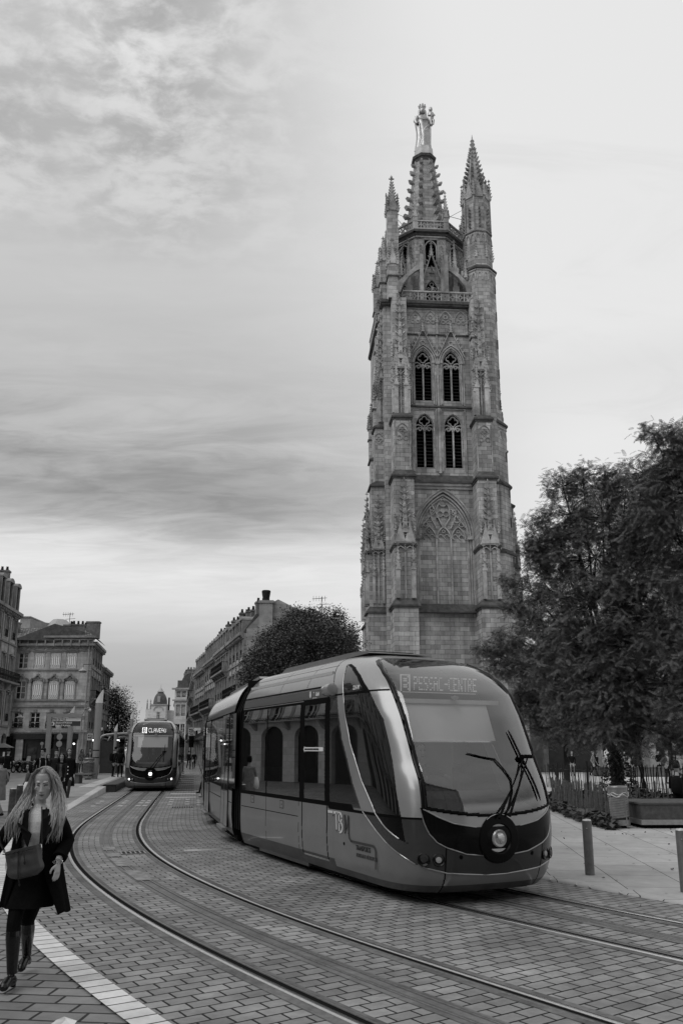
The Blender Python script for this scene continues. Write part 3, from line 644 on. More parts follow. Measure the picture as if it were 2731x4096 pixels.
    # mirror camera pods beside the cab
    for sgn in (-1, 1):
        t = MB(); t.at(Matrix.Translation((4.33, sgn*1.25, 2.74)) @ Matrix.Rotation(R(90), 4, 'Y')); t.lathe([(.001, -.20), (.06, -.19), (.088, -.14), (.095, 0), (.09, .09), (.06, .10), (.001, .10)], 20); t.build('mirror_pod', M_silver, root, auto=50)
def section(root, name, L, M, kind, glass):
    """one articulated body section, x from 0 to L, profile of the same vehicle; built as one thing's part with panes"""
    zr = np.array([.22,.26,.30,.34,.6,.83,1.06,1.12,1.6,2.1,2.58,2.64]+list(np.arange(2.68, 3.36, .03))+[3.36])
    P = [(float(-Wz(z)), z) for z in zr]; P = P+[(-x, z) for x, z in P[::-1]]
    vs = []; fs = []; t = MB(); t.at(M)
    n = len(P)
    xs_ = [0, L]
    for x in xs_: vs += [(x, a, b) for a, b in P]
    mi = []
    for k in range(n-1):
        zm = (P[k][1]+P[k+1][1])/2; fs.append((k, k+1, n+k+1, n+k))
        mi.append(2 if zm < .34 else (1 if zm < 1.08 else (3 if zm < 2.64 else (4 if zm < 2.80 else 0))))
    fs.append(tuple(range(n-1, -1, -1))); mi.append(3); fs.append(tuple(range(n, 2*n))); mi.append(3)
    t._a(vs, fs); t.m = mi; b = t.build(name, [M_silver, M_panel, M_skirt, M_gask, M_cornice], root, auto=25)
    for sgn in (-1, 1):
        g = []
        x = .25; lay = kind
        for typ, w in lay:
            t = MB(); t.at(M); y = sgn*1.2
            if typ == 'w':
                t.box(x+.03, x+w-.03, y-.006, y+.006, 1.12, 2.58); t.build('side_window', glass, b)
            if typ == 'd':
                h = w/2
                for q in (0, 1):
                    dd = MB(); dd.at(M); dd.box(x+q*h+.02, x+q*h+h-.02, y-.014, y+.014, .32, 2.60); dr = dd.build('door', M_panel, b)
                    dd = MB(); dd.at(M); dd.box(x+q*h+.07, x+q*h+h-.07, y-.018, y+.018, 1.0, 2.54); dd.build('door_window', glass, dr)
                dd = MB(); dd.at(M); dd.box(x, x+.02, y-.016, y+.016, .32, 2.62); dd.box(x+h-.012, x+h+.012, y-.016, y+.016, .32, 2.62); dd.box(x+w-.02, x+w, y-.016, y+.016, .32, 2.62); dd.build('door_seal', M_gask, b)
                dd = MB(); dd.at(M); yy0, yy1 = sorted((y, y+sgn*.10)); dd.box(x+.1, x+w-.1, yy0, yy1, .24, .30); dd.build('door_step', M_steel, b)
            x += w
        for a in (.5*L,): 
            dd = MB(); dd.at(M); dd.box(.05, L-.05, sgn*1.2-.004 if sgn < 0 else 1.196, sgn*1.2+.004 if sgn < 0 else 1.204, .826, .84); dd.build('panel_seam', M_gask, b)
    dd = MB(); dd.at(M); dd.prism([(.4, 3.34), (.6, 3.40), (L-.6, 3.40), (L-.4, 3.34)], -.62, .62, 'y'); dd.build('roof_pack', M_panel, b)
    dd = MB(); dd.at(M); dd.box(.1, L-.1, -1.05, 1.05, .12, .30); dd.build('underframe', M_belly, b)  # low box keeps skylight out from under the section
def make_tram(label, loc, head, word, near, joints):
    root = thing('tram', label, 'tram', loc, head, 'articulated trams of the same line')
    make_cab(root, far=not near); dress_cab(root, word, near)
    # following sections: each (length, angle relative) laid one behind the other
    M = Matrix.Identity(4); lay = {'a': [('d', 1.35), ('w', 1.5), ('w', 1.5), ('d', 1.35), ('w', 1.1)], 'b': [('w', 1.3), ('w', 1.3), ('w', 1.3)]}
    for i, (L, ang, kd) in enumerate(joints):
        Mj = M @ Matrix.Rotation(ang/2, 4, 'Z')
        t = MB(); t.at(Mj)
        for k in range(6):
            x = -.05-k*.085; q = 1.0 if k % 2 else .955
            pr = [(y*q, z) for y, z in [(-1.14, .36), (-1.16, 2.6), (-1.0, 3.0), (-.6, 3.24), (.6, 3.24), (1.0, 3.0), (1.16, 2.6), (1.14, .36)]]
            t.prism(pr, x-.085, x, 'x')
        t.build('bellows', M_bell, root)
        M = Mj @ Matrix.Translation((-.52, 0, 0)) @ Matrix.Rotation(ang/2, 4, 'Z') @ Matrix.Translation((-L, 0, 0))
        section(root, 'car_section', L, M, lay[kd], M_win if not near else M_win)
        # next joint starts at rear of this section: frame at rear, x forward
    return root
d_ = Vector((.41894, -.90801)); n_ = Vector((.90801, .41894)); O_ = Vector((-1.9415, 16.4349))+n_*1.2
near = make_tram('silver and black tram in the foreground, unlit headlamp, turning across the square', (O_.x, O_.y, 0), math.atan2(d_.y, d_.x), 'PESSAC-CENTRE', True,
                 [(6.6, R(-10.9), 'a'), (4.6, R(-4.0), 'b'), (6.6, R(-1.5), 'a'), (4.6, 0, 'b'), (6.6, 0, 'a')])
hv = Vector((.171, -.985)).normalized()
nose = Vector((-8.80, 39.3)); og = nose-hv*6.73
far = make_tram('dark tram with lit headlamps standing at the stop on the left track', (og.x, og.y, 0), math.atan2(hv.y, hv.x), 'CLAVEAU', False,
                [(6.6, 0, 'a'), (4.6, 0, 'b'), (6.6, 0, 'a')])
# writing on the near tram's flank (tram frame: flank at y=-1.2, reads towards +x)
def flank(x, z, off=.004): return plane_frame((x, -float(Wz(z))-off, z), (1, 0, 0))
M_wh = mat('white_letter', .75, .5); M_dk = mat('dark_letter', .03, .5); M_mid = mat('mid_letter', .06, .5); M_ltl = mat('light_letter', .62, .5)
text('number', '2216 M1', .085, M_wh, near, flank(4.98, 2.70, .006) @ Matrix.Rotation(R(-1), 4, 'Z'), align='LEFT', shear=.2, bold=.002, squeeze=.72)
text('twin_town_lettering', 'Galati', .085, M_wh, near, flank(3.62, 2.69, .004), bold=.002, shear=.15, squeeze=.7)
text('twin_town_lettering', 'ville\nde', .04, M_ltl, near, flank(3.50, 2.735, .004), squeeze=.7); text('twin_town_lettering', 'jumelée avec Pessac', .028, M_ltl, near, flank(3.52, 2.652, .004), squeeze=.7)
mb = MB(); mb.at(flank(3.40, 2.71)); mb.prism([(-.035, .035), (.035, .035), (.035, -.01), (0, -.06), (-.035, -.01)], -.002, .003); mb.box(-.03, .03, .038, .062, -.002, .003); mb.build('coat_of_arms', M_ltl, near)
text('sticker_text', 'MONTEZ PAR LES PORTES CENTRALES MERCI', .036, M_dk, near, flank(3.26, 1.86, .014), squeeze=.78)
mb = MB(); mb.at(flank(3.25, 1.872, .006)); mb.prism([(-.04, 0), (0, .045), (.0, .03), (.74, .03), (.74, -.03), (0, -.03), (0, -.045)], 0, .004); mb.build('sticker', M_wh, near)
text('operator_text', 'TRANSPORTS', .090, M_dk, near, flank(5.10, .545, .004), squeeze=.80, bold=.001); text('operator_text', 'BORDEAUX MÉTROPOLE', .070, mat('grey_letter', .07, .5), near, flank(5.10, .455, .006), squeeze=.78)
def stroke(pts, w, m, name, off=.008):
    t = MB(); fr = flank(0, .8, off); t.at(fr); t.strip([(x, z-.8) for x, z in pts], w, 0, .002); q = t
    # strip lies in x-z of its frame: turn it to x-y
    q.v = []; q.f = []; q.m = []; t.at(fr @ Matrix.Rotation(R(-90), 4, 'X')); q_ = 1; t.strip([(x, z-.8) for x, z in pts], w, -.002, 0); return t.build(name, m, near)
def arc(cx, cz, r, a0, a1, n=8): return [(cx+r*math.cos(R(a0+(a1-a0)*k/n)), cz+r*math.sin(R(a0+(a1-a0)*k/n))) for k in range(n+1)]
stroke([(4.18, .985), (4.55, .985)]+arc(4.60, .925, .06, 90, -90)+[(4.55, .865)], .036, M_ltl, 'logo_letter')
stroke([(4.47, .975), (4.49, .74)], .032, M_ltl, 'logo_letter'); stroke([(4.57, .965), (4.58, .72)], .032, M_ltl, 'logo_letter')
stroke([(4.58, .865), (4.62, .862)]+arc(4.62, .795, .065, 90, -90)+[(4.58, .73)], .034, M_ltl, 'logo_letter')
stroke([(4.75, .965), (4.77, .73)], .034, M_mid, 'logo_letter'); stroke([(4.755, .955), (4.82, .78), (4.875, .955)], .034, M_mid, 'logo_letter')
stroke([(4.88, .96), (4.885, .74), (4.90, .68), (4.95, .645), (5.0, .64), (5.62, .64)]+arc(5.62, .56, .08, 90, 0)+[(5.70, .36)], .030, M_mid, 'logo_letter')
mb = MB(); mb.at(flank(0, .8, .011))
for x, z in ((4.37, .985), (4.48, .98), (4.52, .98), (4.57, .975), (4.37, .94), (4.66, .92), (4.58, .86), (4.655, .80), (4.49, .745), (4.585, .735), (4.75, .965), (4.875, .965), (4.82, .79), (4.77, .735), (4.885, .735), (4.98, .64)):
    mb.lathe([(.013, 0), (.013, .001), (.001, .0015)], 10, (x, z-.8))
mb.build('logo_dots', M_dk, near)
mb = MB(); mb.at(flank(4.72, .585, .002)); mb.lathe([(.022, 0), (.022, .003), (.001, .003)], 12); mb.build('lock', M_gask, near)
for x, z in ((.75, .985), (2.25, .975)):
    mb = MB(); mb.at(flank(x, z, .001)); mb.box(-.085, .085, -.06, .06, 0, .003); hb = mb.build('hatch', M_panel, near); mb = MB(); mb.at(flank(x, z, .004)); mb.box(-.087, -.08, -.062, .062, -.002, .001); mb.box(.08, .087, -.062, .062, -.002, .001); mb.box(-.087, .087, .055, .062, -.002, .001); mb.box(-.087, .087, -.062, -.055, -.002, .001); mb.lathe([(.015, 0), (.001, .003)], 8); mb.build('seam', M_gask, hb)
mb = MB(); mb.at(Matrix.Translation((5.78, 1.0, 2.0))); near_mb = None
# seats and standing rails inside the first section
for x in (.5, 1.15, 1.9, 2.6):
    for y in (-.72, .72):
        mb = MB(); mb.box(x, x+.42, y-.38, y+.38, .80, .88); mb.box(x-.05, x+.02, y-.38, y+.38, .85, 1.55); mb.build('passenger_seat', mat('seat_grey', .16, .8, nz=6, na=.3), near)
for x in (1.5, 3.05, 3.2):
    mb = MB(); mb.tube([(x, -.25, .38), (x, -.25, 3.0)], .02, 8); mb.build('hand_rail', M_steel, near)
mb = MB(); mb.box(.1, 4.0, -1.06, 1.06, 3.0, 3.05); mb.box(.1, 4.0, -.2, .2, 2.9, 2.93); mb.build('ceiling', mat('inner_ceiling', .45, .6), near)
mb = MB(); mb.box(.1, 4.0, 1.14, 1.16, .38, 1.1); mb.build('inner_wall', M_int, near)
# ================================================================ GOTHIC BELL TOWER
M_st = brickmat('tower_stone', .57, .33, .14, 1, .82, .38, .014, off=.45, wall=True, nz=1.6, na=.20, bump=.3, big=.30, rough=.9, streak=.32)
M_st2 = mat('carved_stone', .43, .9, nz=2.2, na=.35, dirt=.5, bump=.3, bscale=9)
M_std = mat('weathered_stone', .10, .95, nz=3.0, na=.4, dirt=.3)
M_stf = mat('fresh_stone', .62, .9, nz=2.5, na=.2, dirt=.2)
M_dark = mat('window_dark', .004, .9, spec=.0)
M_louv = mat('louvre_wood', .025, .8, nz=4, na=.3)
TH = R(4.0)
tw = thing('bell_tower', 'tall gothic stone bell tower with crocketed pinnacles behind the near tram', 'tower', (8.085, 72.987, 0), TH)
XO = .22
def arch_pts(cx, w, zs, h, n=8, half=None):
    r = (h*h+w*w/4)/w; a1 = math.acos(min(1, max(-1, (r-w/2)/r)))
    L = [(cx-w/2+r-r*math.cos(a1*k/n), zs+r*math.sin(a1*k/n)) for k in range(n+1)]
    Rr = [(2*cx-x, z) for x, z in L[::-1]]
    return L if half == 'L' else (Rr if half == 'R' else L+Rr[1:])
def crockets(mb, p0, p1, n, s, out):
    """leafy hooks along an edge from p0 to p1, pointing out and up"""
    p0 = Vector(p0); p1 = Vector(p1); out = Vector(out).normalized(); d = (p1-p0).normalized()
    for k in range(n):
        q = p0+(p1-p0)*((k+.5)/n); a = s*(1-.35*k/n)
        side = out.cross(Vector((0, 0, 1)));
        side = side.normalized() if side.length > .01 else Vector((1, 0, 0))
        w = side*a*.42
        b = q-out*a*.3; m = q+out*a*.75+Vector((0, 0, a*.25)); t = q+out*a*1.15+Vector((0, 0, a*.95)); t2 = q+out*a*.45+Vector((0, 0, a*.75))
        mb._a([b-w, b+w, m+w*1.2, m-w*1.2, t-w*.8, t+w*.8, t2-w, t2+w], [(0, 1, 2, 3), (3, 2, 5, 4), (4, 5, 7, 6), (6, 7, 1, 0), (0, 3, 4, 6), (1, 7, 5, 2)])
def spirelet(mb, x, y, z0, w, h, n=6, fin=True, sides=4):
    """crocketed spire with finial; w full width"""
    a0 = pi/4 if sides == 4 else pi/8; r = w/2*(math.sqrt(2) if sides == 4 else 1.08)
    mb.lathe([(r, z0), (r*.08, z0+h)], sides, (x, y), a0)
    for k in range(sides):
        a = a0+2*pi*k/sides; c, s = math.cos(a), math.sin(a)
        crockets(mb, (x+r*c, y+r*s, z0+.02*h), (x+r*.12*c, y+r*.12*s, z0+h*.93), n, max(.10, w*.20), (c, s, .25))
    if fin:
        f = max(.10, w*.22)
        mb.lathe([(f*.35, z0+h-.02), (f*.35, z0+h+f*.3), (f*1.0, z0+h+f*.7), (f*.4, z0+h+f*1.0), (f*.3, z0+h+f*1.5), (f*.75, z0+h+f*1.9), (f*.25, z0+h+f*2.4), (.01, z0+h+f*3.4)], 6, (x, y))
        for k in range(4):
            a = k*pi/2; mb.box(x+f*1.1*math.cos(a)-f*.3, x+f*1.1*math.cos(a)+f*.3, y+f*1.1*math.sin(a)-f*.3, y+f*1.1*math.sin(a)+f*.3, z0+h+f*.5, z0+h+f*1.05)
def gable(mb, x, y, z, w, h, dirv, depth=.12, n=4):
    """steep gable plate with crockets on a wall, dirv (dx,dy) outward; origin at its middle foot"""
    dx, dy = dirv; sx, sy = -dy, dx
    def P(u, o, v): return (x+sx*u+dx*o, y+sy*u+dy*o, z+v)
    A = [(-w/2, 0), (w/2, 0), (0, h)]; B = [(-w*.30, .0), (w*.30, .0), (0, h*.60)]
    vs = [P(u, depth, v) for u, v in A]+[P(u, 0, v) for u, v in A]
    mb._a(vs, [(0, 1, 2), (5, 4, 3), (0, 3, 4, 1), (1, 4, 5, 2), (2, 5, 3, 0)])
    for sg in (-1, 1):
        crockets(mb, P(sg*w/2, depth*.6, .05), P(sg*w*.04, depth*.6, h*.97), n, max(.10, w*.11), (sx*sg, sy*sg, .5))
    crockets(mb, P(0, depth*.5, h), P(0, depth*.5, h+w*.3), 2, max(.12, w*.14), (sx, sy, .3)); crockets(mb, P(0, depth*.5, h), P(0, depth*.5, h+w*.3), 2, max(.12, w*.14), (-sx, -sy, .3))
    mb.tube([P(0, depth*.5, h*.9), P(0, depth*.5, h+w*.42)], [w*.05, w*.04], 5)
def pinn(mb, x, y, z0, w, hs, hp, n=6, gab=True):
    """square pinnacle: shaft, four gablets, crocketed spire"""
    mb.box(x-w/2, x+w/2, y-w/2, y+w/2, z0, z0+hs)
    mb.box(x-w*.58, x+w*.58, y-w*.58, y+w*.58, z0+hs-.08, z0+hs+.02)
    if gab:
        for dv in ((0, -1), (-1, 0), (1, 0), (0, 1)): gable(mb, x+dv[0]*w/2, y+dv[1]*w/2, z0+hs-.35*w, w*1.0, w*1.35, dv, .06, 3)
    spirelet(mb, x, y, z0+hs, w*.86, hp, n)
def slope_cap(mb, x0, x1, y0, y1, z, d=.16, h=.45, ins=.25, sides='LFR'):
    """drip cornice + weathered slope round a rectangular pier"""
    mb.box(x0-d*('L' in sides), x1+d*('R' in sides), y0-d, y1, z-.14, z)
    mb.box(x0-d*.5*('L' in sides), x1+d*.5*('R' in sides), y0-d*.5, y1, z-.30, z-.14)
    mb.frust(x0-d*('L' in sides), x1+d*('R' in sides), y0-d, y1, z, x0+ins*('L' in sides), x1-ins*('R' in sides), y0+ins, y1, z+h)
def relief(mb, x, yf, z0, zg, ztop, w):
    """applied tabernacle on the face of a pier: two slim side pinnacles, twin gable, crocketed spire in relief"""
    hw = w/2
    for sx in (-1, 1):
        xx0 = x+sx*hw*.72; pw = w*.19
        mb.box(xx0-pw/2, xx0+pw/2, yf-pw, yf, z0, z0+(zg-z0)*.55)
        gable(mb, xx0, yf-pw, z0+(zg-z0)*.50, pw*1.5, pw*2.2, (0, -1), .06, 3)
        spirelet(mb, xx0, yf-pw*.5, z0+(zg-z0)*.58, pw*1.05, (zg-z0)*.36, 5)
        mb.strip([(x, zg+.05)]+[(x+sx*hw*.45-sx*hw*.45*math.cos(t), zg-.55*w+.35*w*math.sin(t)) for t in np.linspace(.2, pi-.2, 5)]+[(x+sx*hw*.9, zg-.3*w)], .07, yf-.16, yf)
        gable(mb, x+sx*hw*.44, yf-.02, zg-.02, hw*.98, hw*2.1, (0, -1), .26, 5)
        spirelet(mb, x+sx*hw*.92, yf-.16, zg+hw*1.1, w*.10, hw*1.5, 4)
    mb.box(x-hw, x+hw, yf-.22, yf, zg-.12, zg+.02)
    spirelet(mb, x, yf-.10, zg+hw*.9, w*.26, ztop-(zg+hw*.9), 9)
    for sx in (-1, 1):
        crockets(mb, (x+sx*w*.17, yf-.05, zg+hw*.9), (x+sx*w*.08, yf-.05, ztop-.3), 8, .26, (sx, -.1, .3))
    crockets(mb, (x, yf-.2, zg+hw*.9), (x, yf-.12, ztop-.3), 7, .24, (0, -1, .2))
    mb.box(x-.05, x+.05, yf-.12, yf, z0, zg)
MS = [M_st, M_std, M_st2]
# ---- stage walls (core), with real openings on the front and left faces
core = MB(); core.box(-4.6, 5.0, -5.05, 5.0, 0, 41.2); cw_ = core.build('inner_wall', M_dark, tw)
t = MB(); x0, x1 = -2.9+XO, 2.95+XO
yf = -5.5
t.box(-4.7, 5.1, yf, yf+.5, 0, 13.0)
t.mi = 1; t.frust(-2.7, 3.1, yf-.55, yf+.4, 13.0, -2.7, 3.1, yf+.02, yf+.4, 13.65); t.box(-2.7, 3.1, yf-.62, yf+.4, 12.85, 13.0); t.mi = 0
# blind arch field recessed
def arched_wall(t, x0, x1, z0, z1, arches, y0, y1):
    """wall between x0..x1 with pointed openings: arches = (cx, w, zb, zs, h)"""
    xs = x0
    arches = sorted(arches)
    for i, (cx, w, zb, zs, h) in enumerate(arches):
        xe = (cx+arches[i+1][0])/2 if i+1 < len(arches) else x1
        L = arch_pts(cx, w, zs, h, 8, 'L'); Rr = arch_pts(cx, w, zs, h, 8, 'R')
        t.prism([(xs, zb), (cx-w/2, zb)]+L+[(cx, z1), (xs, z1)], y0, y1, 'y')
        t.prism([(cx+w/2, zb), (xe, zb), (xe, z1), (cx, z1)]+Rr, y0, y1, 'y')
        if zb > z0: t.box(xs, xe, y0, y1, z0, zb)
        xs = xe
AX = .1
arched_wall(t, -4.7, 5.1, 13.0, 23.9, [(AX+.1, 4.75, 13.4, 19.45, 4.0)], yf, yf+.45)
wall = t.build('front_wall', MS, tw)
t = MB(); ax = AX+.1
t.box(ax-2.3, ax+2.3, yf+.36, yf+.5, 13.3, 23.7); rec = t.build('blind_arch', [M_st], tw)
t = MB()
for k, (w, h, dy) in enumerate(((5.30, 4.25, -.10), (4.95, 4.0, -.02), (4.55, 3.72, .10), (4.20, 3.48, .22))):
    P = [(ax-w/2, 13.6)]+arch_pts(ax, w, 19.45, h, 10)+[(ax+w/2, 13.6)]
    t.strip(P if k else arch_pts(ax, w, 19.45, h, 10), .13, yf+dy, yf+dy+.2)
t.box(ax-2.5, ax-2.0, yf-.1, yf+.2, 19.2, 19.5); t.box(ax+2.0, ax+2.5, yf-.1, yf+.2, 19.2, 19.5)
t.build('arch_moulding', M_st2, rec, auto=30)
t = MB(); yy0, yy1 = yf+.16, yf+.38
for x in (ax-.62, ax+.62): t.strip([(x, 13.7), (x, 19.4)], .13, yy0, yy1)
for c in (ax-1.25, ax, ax+1.25):
    t.strip(arch_pts(c, 1.2, 19.25, 1.1, 6), .10, yy0, yy1)
    for sx in (-1, 1): t.strip(arc(c+sx*.27, 19.45, .22, 0, 360, 10)[:8], .07, yy0+.05, yy1)
    t.strip([(c+.13*math.cos(a), 19.95+.13*math.sin(a)) for a in np.linspace(0, 2*pi, 9)[:-1]], .06, yy0+.05, yy1, True)
t.strip(arch_pts(ax-1.05, 2.5, 19.9, 2.6, 6, 'R')[:1]+[(ax, 20.2), (ax-.55, 21.1), (ax-.55, 22.0), (ax, 23.05), (ax+.55, 22.0), (ax+.55, 21.1), (ax, 20.2)], .10, yy0, yy1)
for c in (-1, 1):
    t.strip([(ax+c*.6, 20.2), (ax+c*1.0, 21.0), (ax+c*1.1, 21.9)], .08, yy0, yy1); t.strip([(ax+c*1.9, 20.3), (ax+c*1.35, 21.0), (ax+c*.7, 21.9)], .08, yy0, yy1)
    for (u, v, r) in ((1.2, 21.0, .27), (.95, 21.6, .2), (1.55, 20.55, .2), (.25, 21.5, .25)): t.strip([(ax+c*u+r*math.cos(a), v+r*math.sin(a)) for a in np.linspace(0, 2*pi, 10)[:-1]], .07, yy0+.04, yy1, True)
t.strip([(ax+.3*math.cos(a), 22.45+.3*math.sin(a)) for a in np.linspace(0, 2*pi, 10)[:-1]], .08, yy0, yy1, True)
t.build('tracery', M_st2, rec, auto=30)
# ---- belfry walls
t = MB(); WCX = (-1.24, 1.28)
t.mi = 1; t.frust(-3, 3.4, yf-.35, yf+.3, 24.25, -3, 3.4, yf+.02, yf+.3, 24.9); t.box(-3, 3.4, yf-.42, yf+.3, 24.08, 24.25); t.mi = 2; t.box(-3, 3.4, yf-.30, yf+.3, 23.85, 24.08); t.box(-3, 3.4, yf-.15, yf+.3, 23.6, 23.85); t.mi = 0
arched_wall(t, -4.7, 5.1, 23.9, 31.1, [(c, 1.58, 25.55, 29.4, 1.15) for c in WCX], yf, yf+.42)
arched_wall(t, -4.7, 5.1, 31.1, 41.2, [(c, 1.58, 31.75, 35.3, 1.35) for c in WCX], yf, yf+.42)
t.mi = 1; t.box(-2.9, 3.3, yf-.16, yf, 31.08, 31.22); t.box(-2.9, 3.3, yf-.12, yf, 38.0, 38.12)
t.build('belfry_wall', MS, tw)
def belfry_window(cx, zb, zs, h, w=1.58):
    wd = MB(); y0 = yf+.10; y1 = yf+.28
    P = [(cx-w/2, zb)]+arch_pts(cx, w, zs, h, 8)+[(cx+w/2, zb)]
    wd.strip(P, .13, y0, y1); wd.strip([(cx, zb), (cx, zs+.0)], .13, y0, y1)
    for s in (-1, 1):
        c = cx+s*w*.25; wd.strip(arch_pts(c, w*.46, zs-.55, .42, 6), .09, y0, y1); wd.strip([(c+.13*math.cos(a), zs-.28+.13*math.sin(a)) for a in np.linspace(0, 2*pi, 9)[:-1]], .08, y0, y1, True)
        wd.strip([(cx, zs-.35), (cx+s*.28, zs+.02), (cx+s*.55, zs+.12), (cx+s*w*.47, zs+.05)], .09, y0, y1)
    cz = zs+h*.40; q = []
    for k in range(4):
        a = k*pi/2
        q += [(cx+.24*math.cos(a)+.21*math.cos(a+b), cz+.24*math.sin(a)+.21*math.sin(a+b)) for b in np.linspace(-1.9, 1.9, 6)]
    wd.strip(q, .08, y0, y1, True)
    wo_ = wd.build('window', M_st2, tw, auto=30)
    wd = MB()
    for s in (-1, 1):
        c = cx+s*w*.25; n = int((zs-.5-zb-.2)/.30)
        for k in range(n):
            z = zb+.25+k*(zs-.45-zb-.25)/n; wd._a([(c-w*.2, y1+.02, z), (c+w*.2, y1+.02, z), (c+w*.2, y1+.20, z+.16), (c-w*.2, y1+.20, z+.16), (c-w*.2, y1+.02, z-.035), (c+w*.2, y1+.02, z-.035)], [(0, 1, 2, 3), (4, 5, 1, 0)])
    wd.build('louvres', M_louv, wo_)
    return wo_
for c in WCX:
    belfry_window(c, 25.65, 29.4, 1.15); belfry_window(c, 31.85, 35.3, 1.35)
t = MB()
for c in WCX:
    # square frame of the lower windows, jamb shafts, hood and gable of the upper ones
    t.strip([(c-1.05, 25.2), (c-1.05, 30.95), (c+1.05, 30.95), (c+1.05, 25.2)], .12, yf-.10, yf+.1); t.strip([(c-.93, 25.2), (c-.93, 30.8), (c+.93, 30.8), (c+.93, 25.2)], .08, yf-.03, yf+.1)
    for s in (-1, 1):
        t.tube([(c+s*.90, yf-.05, 31.4), (c+s*.90, yf-.05, 35.3)], .06, 6); t.box(c+s*.90-.12, c+s*.90+.12, yf-.15, yf, 35.3, 35.5); t.box(c+s*1.05-.05, c+s*1.05+.05, yf-.10, yf, 31.3, 34.2)
    t.strip(arch_pts(c, 1.85, 35.3, 1.55, 8), .12, yf-.14, yf+.05); t.strip(arch_pts(c, 2.2, 35.3, 1.75, 8), .10, yf-.20, yf+.0)
    gable_pts = [(c-1.2, 35.9), (c, 38.6), (c+1.2, 35.9)]; t.strip(gable_pts, .10, yf-.22, yf)
    for s in (-1, 1): crockets(t, (c+s*1.1, yf-.12, 36.1), (c+s*.06, yf-.12, 38.5), 6, .22, (s, -.2, .5))
    spirelet(t, c, yf-.10, 38.3, .30, 1.2, 4)
    t.strip([(c+.2*math.cos(a), 37.3+.2*math.sin(a)) for a in np.linspace(0, 2*pi, 9)[:-1]], .06, yf-.1, yf, True)
t.box(-.10, .14, yf-.18, yf, 25.0, 31.0); t.box(-.07, .11, yf-.14, yf, 31.2, 35.4); t.box(-.16, .2, yf-.22, yf, 35.2, 35.45); t.box(-.05, .09, yf-.12, yf, 35.4, 38)
# blind tracery band under the parapet
for k in range(4):
    c = -2.0+k*1.38+.12; t.strip(arch_pts(c, 1.25, 39.3, 1.15, 6), .08, yf-.10, yf)
    for u, v in ((-.22, 39.35), (.22, 39.35), (0, 39.85)): t.strip([(c+u+.17*math.cos(a), v+.17*math.sin(a)) for a in np.linspace(0, 2*pi, 9)[:-1]], .06, yf-.07, yf, True)
for x in (-2.65, .07, 2.75): spirelet(t, x, yf-.12, 39.2, .26, 1.1, 4); t.box(x-.09, x+.09, yf-.2, yf, 38.1, 39.2)
t.strip([(-2.7, 40.6), (2.8, 40.6)], .10, yf-.12, yf)
t.build('window_carving', M_st2, tw, auto=30)
# ---- side and back skins
t = MB()
t.box(-4.75, -4.6, -5.4, 5.1, 0, 41.2); t.box(5.0, 5.2, -5.4, 5.1, 0, 41.2); t.box(-4.7, 5.1, 5.0, 5.3, 0, 41.2); t.box(-4.7, 5.1, -5.45, 5.2, 41.15, 41.3)
t.build('side_wall', MS, tw)
# ---- front buttresses
def front_buttress(xa, xb, name='buttress'):
    t = MB(); w = xb-xa; cx = (xa+xb)/2
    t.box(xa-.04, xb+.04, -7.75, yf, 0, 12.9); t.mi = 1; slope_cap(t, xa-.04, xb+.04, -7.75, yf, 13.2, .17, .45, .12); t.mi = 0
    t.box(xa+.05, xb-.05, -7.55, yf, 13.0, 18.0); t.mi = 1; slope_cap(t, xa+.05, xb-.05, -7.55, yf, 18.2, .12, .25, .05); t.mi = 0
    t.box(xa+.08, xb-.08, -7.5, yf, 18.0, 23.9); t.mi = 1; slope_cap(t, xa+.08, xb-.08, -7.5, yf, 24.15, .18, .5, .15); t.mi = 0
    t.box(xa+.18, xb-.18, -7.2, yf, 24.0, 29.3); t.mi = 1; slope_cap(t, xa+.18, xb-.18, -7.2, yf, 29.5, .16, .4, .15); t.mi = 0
    t.box(xa+.30, xb-.30, -6.7, yf, 29.3, 41.0)
    o = t.build(name, MS, tw)
    t = MB(); relief(t, cx, -7.56, 13.7, 18.35, 23.6, w*.92)
    # trefoil panel head
    for z in (28.9,):
        t.strip([(cx-.5, z-1.9)]+arch_pts(cx, 1.0, z-.75, .7, 5)+[(cx+.5, z-1.9)], .07, -7.28, -7.2); t.strip([(cx-.62, 24.9), (cx-.62, 29.15), (cx+.62, 29.15), (cx+.62, 24.9)], .06, -7.26, -7.2)
        for u, v in ((0, .0), (-.17, -.2), (.17, -.2), (0, -.38)): t.strip([(cx+u+.13*math.cos(a), z-.5+v+.13*math.sin(a)) for a in np.linspace(0, 2*pi, 9)[:-1]], .06, -7.27, -7.2, True)
        for u in (-.28, .28): t.strip([(cx+u+.2*math.cos(a), z-1.35+.2*math.sin(a)) for a in np.linspace(0, 2*pi, 9)[:-1]], .06, -7.27, -7.2, True)
    t.build('tabernacle', M_st2, o, auto=30)
    t = MB(); relief(t, cx, -6.72, 29.9, 34.2, 40.8, w*.90)
    for s in (-1, 1):
        t.box(cx+s*.42-.16, cx+s*.42+.16, -7.1, -6.7, 29.6, 32.6); gable(t, cx+s*.42, -7.1, 32.4, .5, .8, (0, -1), .08, 4); spirelet(t, cx+s*.42, -6.95, 32.9, .3, 2.3, 7)
    t.build('tabernacle', M_st2, o, auto=30)
    return o
front_buttress(-4.40, -2.52); front_buttress(2.68, 4.42)
